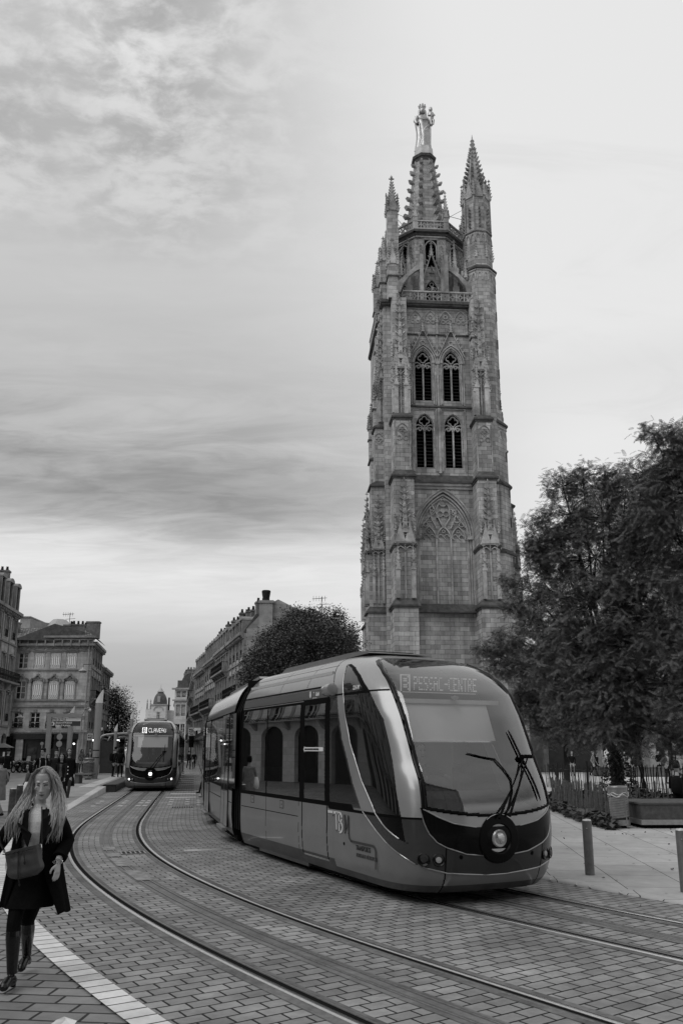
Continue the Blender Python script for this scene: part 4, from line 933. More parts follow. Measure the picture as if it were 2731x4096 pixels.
# ---- left side buttress of the front corner and the pair at the back
def side_buttress(xa, y0, y1, sgn, taper=(1.0, .85, .70, .62), ztop=41.0, name='buttress'):
    """projects sideways; xa = outer face at base"""
    t = MB(); xi = -4.5 if sgn < 0 else 5.0
    lv = [(0, 12.9, 0.0), (13.0, 18.0, .15), (18.0, 23.9, .35), (23.9, 29.3, .75), (29.3, ztop, 1.32)]
    for i, (a, b, ins) in enumerate(lv):
        xo = xa-sgn*ins; e = .06*i; X0, X1 = sorted((xo, xi)); t.box(X0, X1, y0+e, y1-e, a, b)
        if i < 4:
            t.mi = 1; d = .16; x_out = xo+sgn*d; nx = xa-sgn*lv[i+1][2]
            A = sorted((x_out, xi)); t.box(A[0], A[1], y0+e-d, y1-e+d, b, b+.14)
            if sgn < 0: t.frust(x_out, xi, y0+e-d, y1-e+d, b+.14, nx, xi, y0+e+.06, y1-e-.06, b+.55)
            else: t.frust(xi, x_out, y0+e-d, y1-e+d, b+.14, xi, nx, y0+e+.06, y1-e-.06, b+.55)
            t.mi = 0
    o = t.build(name, MS, tw)
    t = MB(); cy = (y0+y1)/2
    M0 = Matrix.Translation((0, cy, 0)) @ Matrix.Rotation(R(90*sgn), 4, 'Z')     # local -y -> outwards
    f1 = -(abs(xa)-.15); f2 = -(abs(xa)-1.32)
    t.at(M0); relief(t, 0, f1, 13.7, 18.35, 23.4, (y1-y0)*.9); t.build('tabernacle', M_st2, o, auto=30); t = MB(); t.at(M0); relief(t, 0, f2, 29.9, 34.2, 40.5, (y1-y0)*.85)
    for s in (-1, 1):
        t.box(s*.42-.16, s*.42+.16, f2-.4, f2, 29.6, 32.6); gable(t, s*.42, f2-.4, 32.4, .5, .8, (0, -1), .08, 4); spirelet(t, s*.42, f2-.25, 32.9, .3, 2.3, 7)
    t.build('tabernacle', M_st2, o, auto=30)
    return o
sb1 = side_buttress(-6.25, -5.0, -3.2, -1); sb2 = side_buttress(-5.75, 3.3, 5.1, -1); sb3 = side_buttress(8.3, .2, 2.0, 1)
# front faces of the left side buttress carry tabernacles too
t = MB(); relief(t, -5.35, -5.02, 13.7, 18.35, 23.0, 1.1); t.build('tabernacle', M_st2, sb1, auto=30); t = MB(); relief(t, -4.78, -4.8, 29.9, 34.0, 40.6, .75)
for c, z in ((-5.2, 28.9),):
    t.strip([(c-.5, z-1.9)]+arch_pts(c, 1.0, z-.75, .7, 5)+[(c+.5, z-1.9)], .07, -4.90, -4.8)
    for u, v in ((0, .0), (-.17, -.2), (.17, -.2), (0, -.38)): t.strip([(c+u+.13*math.cos(a), z-.5+v+.13*math.sin(a)) for a in np.linspace(0, 2*pi, 9)[:-1]], .06, -4.9, -4.8, True)
t.build('tabernacle', M_st2, sb1, auto=30)
# ---- right corner: octagonal stair turret
t = MB(); cx, cy = 4.60, -3.6
def octo(t, r, z0, z1, r1=None): t.lathe([(r/math.cos(pi/8), z0), ((r1 or r)/math.cos(pi/8), z1)], 8, (cx, cy), pi/8)
t.box(cx-1.0, 6.75, cy-1.75, cy+1.5, 0, 12.9); octo(t, 1.95, 0, 13.0)
for z0, z1, r, dx in ((13.0, 18.1, 1.86, 0), (18.1, 24.2, 1.80, 0), (24.2, 29.9, 1.68, 0), (29.9, 45.3, 1.38, 0)):
    octo(t, r, z0, z1)
    if r > 1.4: t.box(cx, cx+r+.05, cy-.6, cy+1.2, z0, z1)
    t.mi = 1; octo(t, r+.18, z1, z1+.14); octo(t, r+.18, z1+.14, z1+.5, r-.12); t.mi = 0
octo(t, 1.22, 45.5, 49.2); octo(t, 1.16, 49.2, 53.6)
for z in (14.5, 17.0, 20.5, 23.2, 26.5, 31.5, 34.5, 37.4, 40.2, 43.0):
    t.mi = 1; r = 1.86 if z < 18 else (1.80 if z < 24.2 else (1.68 if z < 29.9 else 1.38)); a = -pi/4+.39+.39
    t.box(cx+r*.86, cx+r*.86+.1, cy-r*.72, cy-r*.72+.10, z, z+.9); t.mi = 0
st = t.build('stair_turret', MS, tw)
t = MB()
for r, z0, z1 in ((1.39, 44.2, 45.2), (1.23, 48.2, 49.4), (1.69, 28.6, 29.6)):
    for k in range(8):
        a = pi/4*k; nx, ny = math.cos(a), math.sin(a)
        if ny > .5: continue
        Mq = Matrix.Translation((cx+nx*r, cy+ny*r, 0)) @ Matrix.Rotation(math.atan2(ny, nx)+pi/2, 4, 'Z'); t.at(Mq); w = 2*r*math.tan(pi/8)
        for s in (-.25, .25): t.strip([(s*w-.2*w, z0), (s*w-.18*w, z0+.3*(z1-z0))]+arch_pts(s*w, .36*w, z0+.35*(z1-z0), .4*(z1-z0), 4)[1:-1]+[(s*w+.18*w, z0+.3*(z1-z0)), (s*w+.2*w, z0)], .06, -.06, .02)
        t.strip([(-w/2, z1), (w/2, z1)], .10, -.08, .02)
    t.at(Matrix())
t.build('blind_tracery', M_st2, st, auto=30); t = MB()
# canopies and crockets round the turret
for k in range(8):
    a = pi/8+pi/4*k; nx, ny = math.cos(a), math.sin(a)
    if ny > .5: continue
    x, y = cx+nx*1.32, cy+ny*1.32
    t.tube([(x, y, 49.3), (x, y, 53.2)], .07, 5); spirelet(t, x, y, 53.2, .30, 2.0, 5)
    spirelet(t, cx+nx*1.30, cy+ny*1.30, 46.6, .24, 1.6, 5)
    a2 = pi/4*k; gable(t, cx+math.cos(a2)*1.16, cy+math.sin(a2)*1.16, 53.1, .92, 1.7, (math.cos(a2), math.sin(a2)), .08, 4)
    for zz0 in (49.6, 50.8): crockets(t, (cx+math.cos(a2)*1.18, cy+math.sin(a2)*1.18, zz0), (cx+math.cos(a2)*1.18, cy+math.sin(a2)*1.18, zz0+1.1), 3, .22, (math.cos(a2), math.sin(a2), .2))
t.build('canopy', M_st2, st, auto=30); t = MB()
r0 = 1.12; t.lathe([(r0, 53.6), (.08, 59.6)], 8, (cx-.1, cy), pi/8)
for k in range(8):
    a = pi/8+k*pi/4; c_, s_ = math.cos(a), math.sin(a); crockets(t, (cx-.1+r0*c_*.9, cy+r0*s_*.9, 54.3), (cx-.1+.1*c_, cy+.1*s_, 59.3), 10, .30, (c_, s_, .1))
t.lathe([(.08, 59.4), (.16, 59.6), (.28, 59.75), (.12, 59.95), (.22, 60.15), (.08, 60.35), (.02, 60.9)], 6, (cx-.1, cy))
for z in (33, 35, 37, 39): pass
t.build('turret_spire', M_st2, st, auto=30)
# ---- corner pinnacles above the parapet
def big_pinnacle(x, y, w, z0, zs, zt_, label=None):
    t = MB(); t.box(x-w/2, x+w/2, y-w/2, y+w/2, z0, zs); t.mi = 1; t.box(x-w/2-.1, x+w/2+.1, y-w/2-.1, y+w/2+.1, zs-(zs-z0)*.42, zs-(zs-z0)*.42+.12); t.mi = 2
    for dv in ((0, -1), (-1, 0), (1, 0), (0, 1)): gable(t, x+dv[0]*w/2, y+dv[1]*w/2, zs-.2, w*1.05, w*1.7, dv, .08, 6)
    spirelet(t, x, y, zs+.2, w*.82, zt_-zs-.5, 9)
    for sx in (-1, 1):
        for sy in (-1, 1): spirelet(t, x+sx*w*.5, y+sy*w*.5, zs-.3, .22, 1.3, 4)
    return t.build('pinnacle', MS, tw, auto=30)
big_pinnacle(-3.6, -4.0, 1.0, 41, 51.6, 55.3)
big_pinnacle(-3.95, -6.2, .85, 41, 44.6, 47.2); big_pinnacle(3.2, -6.4, .5, 36, 38.2, 41.6)
big_pinnacle(-4.30, -2.6, .72, 41, 47.2, 49.8); big_pinnacle(-4.75, -4.0, .6, 38, 41.0, 43.2); big_pinnacle(-4.1, 4.2, .8, 41, 48.5, 51.5); big_pinnacle(4.6, 3.9, .8, 41, 52.4, 55.3)
big_pinnacle(-4.6, .3, .5, 36, 41.2, 43.0); big_pinnacle(-5.35, -4.1, .45, 29.5, 32.5, 35.0); big_pinnacle(-4.9, 4.1, .45, 29.5, 33, 35.6); big_pinnacle(6.9, 1.1, .6, 24, 26.0, 28.2); big_pinnacle(7.6, 1.1, .7, 18, 20.0, 23.2)
# ---- parapets of pierced quatrefoils
def parapet(t, p0, p1, z, h, n):
    p0 = Vector(p0); p1 = Vector(p1); d = p1-p0; L = d.length; a = math.atan2(d.y, d.x); t.at(Matrix.Translation((p0.x, p0.y, 0)) @ Matrix.Rotation(a, 4, 'Z'))
    t.box(0, L, -.10, .10, z, z+.14); t.box(0, L, -.12, .12, z+h-.12, z+h)
    w = L/n; zc = z+h/2
    for k in range(n+1): t.box(k*w-.035, k*w+.035, -.06, .06, z+.1, z+h-.1)
    for k in range(n):
        c = (k+.5)*w; r = min(w, h-.2)*.46
        t.strip([(c-r, zc), (c-r*.25, zc+r*.25), (c, zc+r), (c+r*.25, zc+r*.25), (c+r, zc), (c+r*.25, zc-r*.25), (c, zc-r), (c-r*.25, zc-r*.25)], .055, -.05, .05, True)
    t.at(Matrix())
t = MB(); parapet(t, (-3.0, -5.75, 0), (3.3, -5.75, 0), 41.2, 1.05, 9); parapet(t, (-4.9, 4, 0), (-4.9, -4, 0), 41.2, 1.05, 10); t.build('parapet', M_st2, tw)
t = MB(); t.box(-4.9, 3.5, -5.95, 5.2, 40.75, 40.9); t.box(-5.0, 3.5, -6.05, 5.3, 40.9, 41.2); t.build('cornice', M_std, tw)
# ---- octagon with gabled windows
OA = 3.5; OR = OA/math.cos(pi/8); ox = .12
t = MB(); t.lathe([((OA-.55)/math.cos(pi/8), 41.2), ((OA-.55)/math.cos(pi/8), 49.9)], 8, (ox, 0), pi/8); t.build('octagon_core', M_dark, tw)
W8 = 2*OA*math.tan(pi/8)
oc = MB(); ca = MB(); lo = MB()
for k in range(8):
    a = -pi/2+pi/4*k; Mq = Matrix.Translation((ox+math.cos(a)*OA, math.sin(a)*OA, 0)) @ Matrix.Rotation(a+pi/2, 4, 'Z')
    oc.at(Mq); hw = W8/2
    arched_wall(oc, -hw, hw, 41.2, 46.2, [(0, 1.25, 42.2, 43.7, 1.2)], 0, .45)
    for s in (-1, 1): oc.box(min(s*hw, s*.62), max(s*hw, s*.62), 0, .4, 46.2, 49.4)
    oc.box(-hw, hw, 0, .4, 49.1, 49.8)
    ca.at(Mq)
    # window tracery, steep gable, upper lights
    ca.strip([(-.62, 42.2)]+arch_pts(0, 1.25, 43.7, 1.2, 8)+[(.62, 42.2)], .12, .02, .25); ca.strip([(0, 42.2), (0, 44.2)], .12, .05, .2)
    for s in (-1, 1): ca.strip(arch_pts(s*.3, .56, 43.2, .45, 5), .07, .08, .2); ca.strip([(s*.3+.13*math.cos(q), 43.95+.13*math.sin(q)) for q in np.linspace(0, 2*pi, 8)[:-1]], .06, .08, .2, True)
    ca.strip([(.19*math.cos(q), 44.4+.19*math.sin(q)) for q in np.linspace(0, 2*pi, 8)[:-1]], .06, .08, .2, True)
    ca.strip([(-1.0, 44.3), (0, 47.5), (1.0, 44.3)], .20, -.28, .0); ca.strip([(-.22, 45.5), (0, 46.2), (.22, 45.5)], .08, -.2, 0, True)
    for s in (-1, 1): crockets(ca, (s*.98, -.14, 44.5), (s*.08, -.14, 47.3), 6, .24, (s, 0, .5)); ca.box(s*.98-.15, s*.98+.15, -.35, .1, 41.2, 46.3); spirelet(ca, s*.98, -.15, 46.3, .28, 1.9, 5)
    spirelet(ca, 0, -.12, 47.3, .30, 1.2, 3)
    ca.strip([(-.55, 46.2), (-.55, 48.6)]+arch_pts(0, 1.1, 48.3, .75, 5)[1:-1]+[(.55, 48.6), (.55, 46.2)], .09, .05, .25)
    for s in (-1, 1): ca.strip(arch_pts(s*1.0, .6, 48.5, .6, 4), .06, -.03, .05); ca.strip([(s*.72, 46.5), (s*.72, 49)], .07, -.03, .05)
    ca.strip([(-hw, 49.35), (hw, 49.35)], .12, -.12, .1)
    lo.at(Mq); lo.prism([(-hw-.22, 49.7), (hw+.22, 49.7), (hw+.22, 49.95), (-hw-.22, 49.95)], -.42, 1.0, 'y'); lo.box(-hw-.1, hw+.1, -.2, 1.0, 49.45, 49.7)
o8 = oc.build('octagon_wall', M_st, tw); ca.build('gable_carving', M_st2, o8, auto=30); lo.build('upper_cornice', M_std, tw)
t = MB()
for k in range(8):
    a0_, a1_ = -pi/2-pi/8+pi/4*k, -pi/2+pi/8+pi/4*k; rr = OR+.28; parapet(t, (ox+rr*math.cos(a0_), rr*math.sin(a0_), 0), (ox+rr*math.cos(a1_), rr*math.sin(a1_), 0), 49.98, .95, 5)
t.build('upper_parapet', M_st2, tw)
for k in (0, 1, 2, 7, 5, 6):
    a = -pi/2-pi/8+pi/4*k; t = MB(); pinn(t, ox+(OR+.1)*math.cos(a), (OR+.1)*math.sin(a), 49.9, .5, 1.6, 2.6 if k in (0, 1) else 1.6, 7); t.build('pinnacle', M_st2, tw, auto=30)
# flying buttresses from the corners to the octagon
t = MB()
for sx in (-1, 1):
    cxx = ox
    P = [(cxx+sx*3.6, 43.6), (cxx+sx*2.9, 44.35), (cxx+sx*1.15, 46.1), (cxx+sx*1.15, 45.3), (cxx+sx*1.6, 45.1), (cxx+sx*2.3, 44.5), (cxx+sx*2.9, 43.6), (cxx+sx*3.1, 42.8), (cxx+sx*3.7, 42.8)]
    t.prism(P if sx > 0 else P[::-1], -4.6, -4.25, 'y'); t.box(min(cxx+sx*1.0, cxx+sx*1.3), max(cxx+sx*1.0, cxx+sx*1.3), -4.9, -3.4, 41.2, 46.6)
    crockets(t, (cxx+sx*3.3, -4.45, 44.3), (cxx+sx*1.3, -4.45, 46.0), 5, .24, (0, -.3, 1))
    t.box(min(cxx+sx*1.9, cxx+sx*2.5), max(cxx+sx*1.9, cxx+sx*2.5), -3.9, -3.2, 41.2, 44.0)
    spirelet(t, cxx+sx*2.2, -3.6, 46.2, .34, 2.6, 6); t.box(cxx+sx*2.2-.2, cxx+sx*2.2+.2, -3.8, -3.4, 43.5, 46.2); spirelet(t, cxx+sx*3.0, -4.4, 44.6, .3, 2.0, 5)
t.build('flying_buttress', M_st2, tw, auto=30)
# ---- spire
t = MB(); sx0 = .32; r0, r1 = 2.25, .98
t.lathe([(r0, 50.0), (r1, 60.1)], 8, (sx0, 0), pi/8); sp_ = t.build('spire', M_st, tw)
t = MB()
for k in range(8):
    a = pi/8+k*pi/4; c_, s_ = math.cos(a), math.sin(a); t.tube([(sx0+r0*c_, r0*s_, 50.0), (sx0+r1*c_, r1*s_, 60.1)], .10, 5)
    crockets(t, (sx0+(r0+.05)*c_, (r0+.05)*s_, 50.6), (sx0+(r1+.05)*c_, (r1+.05)*s_, 59.9), 9, .50, (c_, s_, -.1))
t.build('spire_rib', M_st2, sp_, auto=30)
t = MB(); 
for z0, z1, ra, rb in ((60.0, 60.35, 1.02, 1.10), (60.35, 60.6, 1.22, 1.30)): t.lathe([(ra, z0), (rb, z1)], 8, (sx0, 0), pi/8)
t.build('spire_cap', M_std, sp_)
t = MB(); t.lathe([(1.10, 60.6), (1.0, 60.75), (.95, 61.75)], 8, (sx0, 0), pi/8); t.build('statue_plinth', M_stf, sp_)
# wires to the pinnacles
t = MB()
for a_, b_ in (((-3.4, -3.9, 51.3), (-1.6, -1.0, 51.6)), ((-3.4, -3.9, 50.8), (-1.7, -1.0, 51.2)), ((-3.4, -3.9, 51.6), (-1.5, -1.0, 53.0)), ((2.2, -1, 53.6), (4.4, -3.0, 51.5)), ((2.2, -1, 53.2), (4.3, -3.0, 53.4)), ((2.3, -1, 51.4), (4.3, -3, 51.4))): t.tube([a_, b_], .025, 4)
t.build('safety_wire', M_std, tw)
# ---- gilded statue of a crowned woman holding a child (stands on the plinth: its own thing)
M_gold = mat('gilded_copper', .42, .42, .85, nz=3, na=.25)
mtx = Matrix.Translation((8.085, 72.987, 0)) @ Matrix.Rotation(TH, 4, 'Z')
sb_ = mtx @ Vector((sx0, 0, 61.75))
sta = thing('statue', 'gilded statue of a crowned woman carrying a child at the top of the bell tower', 'statue', sb_, TH)
H = 5.6
def ring(z, rx, ry, cx=0, cy=0, fold=0.0, nf=9, ph=0.0, n=40):
    return [(cx+rx*math.cos(a)*(1+fold*math.sin(nf*a+ph)), cy+ry*math.sin(a)*(1+fold*math.sin(nf*a+ph)), z) for a in np.linspace(0, 2*pi, n, endpoint=False)]
def loft(name, rings, m, parent, auto=50):
    n = len(rings[0]); t = MB(); vs = [p for r in rings for p in r]; fs = []
    for i in range(len(rings)-1):
        for k in range(n): k2 = (k+1) % n; fs.append((i*n+k, i*n+k2, (i+1)*n+k2, (i+1)*n+k))
    fs.append(tuple(range(n-1, -1, -1))); fs.append(tuple((len(rings)-1)*n+k for k in range(n))); t._a(vs, fs)
    return t.build(name, m, parent, auto=auto)
pr = [(0, .86, .62, -.02, .10), (.35, .80, .60, 0, .11), (.9, .74, .55, .02, .10), (1.6, .72, .52, .06, .085), (2.3, .74, .50, .06, .07), (2.9, .80, .48, .02, .05), (3.3, .82, .46, -.02, .05), (3.7, .78, .42, -.05, .03), (4.0, .66, .36, -.05, .02), (4.2, .42, .28, -.05, .0), (4.32, .17, .17, -.04, 0), (4.5, .15, .15, -.03, 0)]
loft('robe', [ring(z, a, b, c, -.05*math.sin(z), f, 7, z*.55) for z, a, b, c, f in pr], M_gold, sta)
t = MB(); t.tube([(-.62, -.2, 3.9), (-.80, -.25, 3.3), (-.70, -.42, 2.9), (-.45, -.50, 3.05)], [.20, .22, .16, .10], 8); t.tube([(-.45, -.5, 3.0), (-.40, -.52, 1.9), (-.38, -.5, .8)], [.07, .05, .05], 6); t.build('arm', M_gold, sta, auto=60)
t = MB(); t.tube([(.55, -.15, 3.9), (.78, -.25, 3.2), (.80, -.50, 2.75), (.62, -.62, 2.85)], [.20, .20, .15, .10], 8); t.build('arm', M_gold, sta, auto=60)
t = MB()
for k in range(5): t.tube([(.70-.02*k, -.35, 3.05-.1*k), (.1-.1*k, -.50, 2.3-.4*k), (-.35, -.52, 1.2-.22*k)], [.05, .08, .04], 6)
for k in range(4): t.tube([(-.5, -.33, 3.7-.16*k), (-.05, -.46, 3.45-.17*k), (.5, -.36, 3.6-.15*k)], .045, 6)
t.build('fold', M_gold, sta, auto=60)
loft('head', [ring(4.40+z, r, r*1.1, -.03, -.06) for z, r in ((0, .10), (.08, .19), (.22, .25), (.40, .28), (.58, .25), (.70, .14), (.74, .02))], M_gold, sta)
t = MB(); t.box(-.07, .01, -.40, -.28, 4.66, 4.82)
for s in (-1, 1): t.tube([(-.03+s*.20, .02, 5.05), (-.03+s*.31, .0, 4.75), (-.03+s*.33, -.02, 4.35), (-.03+s*.40, .0, 4.0)], [.10, .13, .12, .05], 7)
t.tube([(-.03, .18, 5.05), (-.03, .28, 4.7), (-.03, .30, 4.2)], [.15, .25, .25], 8); t.build('hair', M_gold, sta, auto=60)
t = MB(); t.lathe([(.27, 5.0), (.30, 5.05), (.31, 5.2), (.28, 5.2), (.26, 5.05)], 20, (-.03, -.03))
for k in range(8):
    a = k*pi/4; t.frust(-.03+.30*math.cos(a)-.06, -.03+.30*math.cos(a)+.06, -.03+.30*math.sin(a)-.06, -.03+.30*math.sin(a)+.06, 5.18, -.03+.34*math.cos(a)-.09, -.03+.34*math.cos(a)+.09, -.03+.34*math.sin(a)-.03, -.03+.34*math.sin(a)+.03, 5.36)
    t.lathe([(.02, 5.34), (.06, 5.40), (.01, 5.48)], 6, (-.03+.34*math.cos(a), -.03+.34*math.sin(a)))
t.build('crown', M_gold, sta, auto=40)
ch = loft('child', [ring(3.0+z, a, b, .78-.0*z, -.40, .03, 6) for z, a, b in ((0, .10, .12), (.25, .26, .26), (.6, .30, .27), (1.0, .34, .25), (1.25, .30, .22), (1.38, .13, .13), (1.45, .10, .11), (1.52, .16, .17), (1.70, .20, .21), (1.88, .16, .17), (1.96, .02, .02))], M_gold, sta)
t = MB(); t.tube([(.55, -.42, 4.15), (.50, -.62, 3.85), (.70, -.75, 3.75)], [.10, .09, .06], 7); t.tube([(1.02, -.42, 4.15), (1.12, -.6, 3.85), (.92, -.74, 3.75)], [.10, .09, .06], 7); t.tube([(.68, -.5, 3.3), (.72, -.75, 3.1), (.74, -.72, 2.6)], [.13, .11, .07], 7); t.tube([(.92, -.5, 3.3), (1.0, -.72, 3.15), (.96, -.70, 2.65)], [.13, .11, .07], 7); t.build('limbs', M_gold, ch, auto=60)
t = MB(); t.lathe([(.86, -.0), (.84, .12), (.70, .18)], 8, (0, 0), pi/8); t.build('base', M_gold, sta, auto=40)
# two visitors behind the parapet are added with the people
# ================================================================ BUILDINGS
M_fac = brickmat('facade_stone', .50, .37, .26, 1, .9, .38, .010, off=.5, wall=True, nz=1.3, na=.22, bump=.2, big=.30, rough=.9, streak=.25)
M_fac2 = brickmat('facade_pale', .66, .55, .42, 1, .9, .40, .008, off=.5, wall=True, nz=1.5, na=.14, bump=.1, big=.16, rough=.9)
M_fac3 = brickmat('facade_grey', .42, .31, .22, 1, .9, .38, .010, off=.5, wall=True, nz=1.5, na=.22, bump=.2, big=.30, rough=.9)
M_mould = mat('moulding_stone', .26, .9, nz=2.5, na=.3, dirt=.35)
M_mouldp = mat('moulding_pale', .34, .9, nz=2.5, na=.2, dirt=.2)
M_wframe = mat('window_paint', .55, .5); M_shut = mat('shutter_white', .85, .55, nz=5, na=.06); M_shutg = mat('shutter_grey', .40, .6)
M_pane = mat('window_pane', .012, .05, spec=.9); M_iron = mat('wrought_iron', .012, .6)
M_tile = brickmat('roof_tiles', .24, .07, .02, 1, .30, .45, .03, off=.5, uv=False, nz=5, na=.4, bump=1.0, rough=.9, big=.3)
M_slate = mat('slate', .10, .55, nz=14, na=.35, dirt=.3); M_chim = mat('chimney_render', .20, .9, nz=3, na=.35, dirt=.4); M_pot = mat('chimney_pot', .03, .8, nz=5, na=.4)
M_shop = mat('shop_front', .018, .35, nz=3, na=.4); M_zinc = mat('zinc', .34, .5, .3, nz=4, na=.15)
def zy(y, Y): return AT(1365, y, Y).z
def win(root, M, cx, z0, w, h, kind='pane', frame=None, d=.22):
    if kind == 'shut': d = .10
    """one window: painted frame with two leaves; panes, shutters and little balcony are sub-parts"""
    f = frame or M_wframe
    t = MB(); t.at(M)
    if kind in ('shut', 'shutg'):
        sh = M_shut if kind == 'shut' else M_shutg
        t.box(cx-w/2, cx+w/2, d-.05, d, z0, z0+h); nn = 5
        t.mi = 1
        for k in range(nn+1): x = cx-w/2+k*w/nn; t.box(x-.055, x+.055, d-.10, d-.04, z0, z0+h)
        for z in (z0, z0+h*.10, z0+h*.17, z0+h*.80, z0+h*.90, z0+h-.06): t.box(cx-w/2, cx+w/2, d-.10, d-.04, z, z+.09)
        t.mi = 0; n2 = int(h/.16)
        return t.build('window', [mat('louvre_grey', .42, .7), sh], root)
    t.box(cx-w/2, cx-w/2+.09, d-.06, d+.03, z0, z0+h); t.box(cx+w/2-.09, cx+w/2, d-.06, d+.03, z0, z0+h); t.box(cx-.06, cx+.06, d-.07, d+.03, z0, z0+h)
    for z in (z0, z0+h*.34, z0+h*.67, z0+h-.08): t.box(cx-w/2+.09, cx+w/2-.09, d-.05, d+.02, z, z+.06)
    wn = t.build('window', f, root)
    t = MB(); t.at(M); t.quad((cx-w/2, d+.01, z0), (cx+w/2, d+.01, z0), (cx+w/2, d+.01, z0+h), (cx-w/2, d+.01, z0+h)); t.build('pane', M_pane, wn)
    return wn
def iron(t, x0, x1, y, z, h=.9, dep=.0, step=.13):
    t.box(x0, x1, y-.02, y+.02, z+h-.04, z+h); t.box(x0, x1, y-.02, y+.02, z+.05, z+.09)
    n = max(2, int((x1-x0)/step))
    for k in range(n+1):
        x = x0+(x1-x0)*k/n; t.box(x-.012, x+.012, y-.012, y+.012, z, z+h)
    for k in range(n):
        x = x0+(x1-x0)*(k+.5)/n; t.box(x-.045, x+.045, y-.01, y+.01, z+h*.35, z+h*.55)
def wall_holes(t, W, z0, z1, holes, dep=.4):
    """solid wall strip with rectangular (or arched) openings: holes (cx, w, zb, h, arch)"""
    x = 0
    for cx, w, zb, h, arch in sorted(holes):
        t.box(x, cx-w/2, 0, dep, z0, z1)
        if zb > z0: t.box(cx-w/2, cx+w/2, 0, dep, z0, zb)
        if arch:
            n = 8; P = [(cx-w/2, z1), (cx-w/2, zb+h)]+[(cx-w/2*math.cos(pi*k/n), zb+h+arch*math.sin(pi*k/n)) for k in range(1, n)]+[(cx+w/2, zb+h), (cx+w/2, z1)]
            t.prism(P, 0, dep, 'y')
        elif zb+h < z1: t.box(cx-w/2, cx+w/2, 0, dep, zb+h, z1)
        x = cx+w/2
    t.box(x, W, 0, dep, z0, z1)
def band(t, W, z, h, d, e=0): t.box(-e*d, W+e*d, -d, .02, z, z+h)
def pediment(t, cx, z, w):
    """curled dark hood over a window"""
    P = [(cx-w/2, z), (cx-w*.42, z+.16), (cx-w*.25, z+.20), (cx-w*.1, z+.42), (cx, z+.52), (cx+w*.1, z+.42), (cx+w*.25, z+.20), (cx+w*.42, z+.16), (cx+w/2, z)]
    t.strip(P, .12, -.22, 0); t.box(cx-.12, cx+.12, -.26, 0, z+.45, z+.68); t.box(cx-w/2-.06, cx-w/2+.12, -.2, 0, z-.3, z+.05); t.box(cx+w/2-.12, cx+w/2+.06, -.2, 0, z-.3, z+.05); t.box(cx-.15, cx+.15, -.1, 0, z+.1, z+.35)
def chimney(root, x, y, z, w, d, h, pots=2, m=None, name='chimney'):
    t = MB(); t.at(root['_M'] if False else Matrix()); return None
def mk_chimney(root, M, x, y, z, w, d, h, pots=3, m=None):
    t = MB(); t.at(M); t.box(x-w/2, x+w/2, y-d/2, y+d/2, z, z+h); t.box(x-w/2-.07, x+w/2+.07, y-d/2-.07, y+d/2+.07, z+h, z+h+.18)
    c = t.build('chimney', m or M_chim, root)
    t = MB(); t.at(M)
    for k in range(pots):
        yy_ = y-d/2+(k+.5)*d/pots; t.lathe([(.13, z+h+.15), (.15, z+h+.3), (.11, z+h+.55), (.14, z+h+.6)], 8, (x, yy_))
    if pots: t.build('chimney_pot', M_pot, c)
    return c
def antenna(root, M, x, y, z, h):
    t = MB(); t.at(M); t.tube([(x, y, z), (x, y, z+h)], .035, 5); t.tube([(x-.9, y, z+h-.2), (x+.5, y, z+h-.1)], .025, 4); t.tube([(x-.5, y, z+h-.8), (x+.7, y, z+h-.7)], .025, 4)
    for k in range(5): t.tube([(x-.8+k*.28, y-.3, z+h-.18), (x-.8+k*.28, y+.3, z+h-.18)], .015, 4); t.tube([(x-.8+k*.28, y, z+h-.45), (x-.8+k*.28, y, z+h+.1)], .015, 4)
    t.build('antenna', M_iron, root)
# ---- building across the square, left: frontal facade with white shutters
YB = 97.0; XR = -29.35; XL = -44.0; WB = XR-XL
MB2 = T(XL, YB, 0)
b2 = thing('corner_building', 'three storey stone building with white shutters and tiled roof across the square', 'building', (0, 0, 0), 0, None)
z = {k: zy(v, YB) for k, v in dict(top=2545, w3t=2612, w3b=2673, s3=2678, w2t=2723, w2b=2796, s2=2799, s1=2825, w1t=2850, w1b=2912, s0=2921, sh=2937, shm=2950).items()}
colx = [WB-(AT(384, 2640, YB).x-AT(x, 2640, YB).x)-.15 for x in (0, 64, 118, 184, 248, 312)]
t = MB(); t.at(MB2); ww = 1.15
wall_holes(t, WB, z['s3'], z['top']-.3, [(c, ww, z['w3b'], z['w3t']-z['w3b'], 0) for c in colx])
wall_holes(t, WB, z['s1'], z['s3'], [(c, ww, z['w2b'], z['w2t']-z['w2b']-.2, .2) for c in colx])
wall_holes(t, WB, z['s0'], z['s1'], [(c, ww, z['w1b'], z['w1t']-z['w1b'], 0) for c in colx])
sx0_ = colx[1]-.1
wall_holes(t, WB, 0, z['s0'], [(colx[2]+.2, 5.2, 0, z['sh'], 0), (colx[5]-.9, 4.2, 0, z['sh'], 0)] if False else [(4.75, 3.9, .0, z['sh'], 0), (10.6, 6.2, .0, z['sh'], 0)])
t.box(0, .4, .4, 14, 0, z['top']-.3); t.box(0, WB-4, 14, 14.4, 0, z['top']-.3)
t.build('wall', M_fac, b2)
t = MB(); t.at(MB2)
band(t, WB, z['s3']-.12, .14, .14, 1); band(t, WB, z['s2']-.15, .18, .16, 1); band(t, WB, z['s1']-.1, .26, .18, 1); band(t, WB, z['s0']-.25, .3, .20, 1)
band(t, WB, z['top']-1.75, .12, .10, 1); band(t, WB, z['top']-1.15, .25, .45, 1); band(t, WB, z['top']-.5, .2, .3, 1); band(t, WB, z['top']-.22, .24, .5, 1)
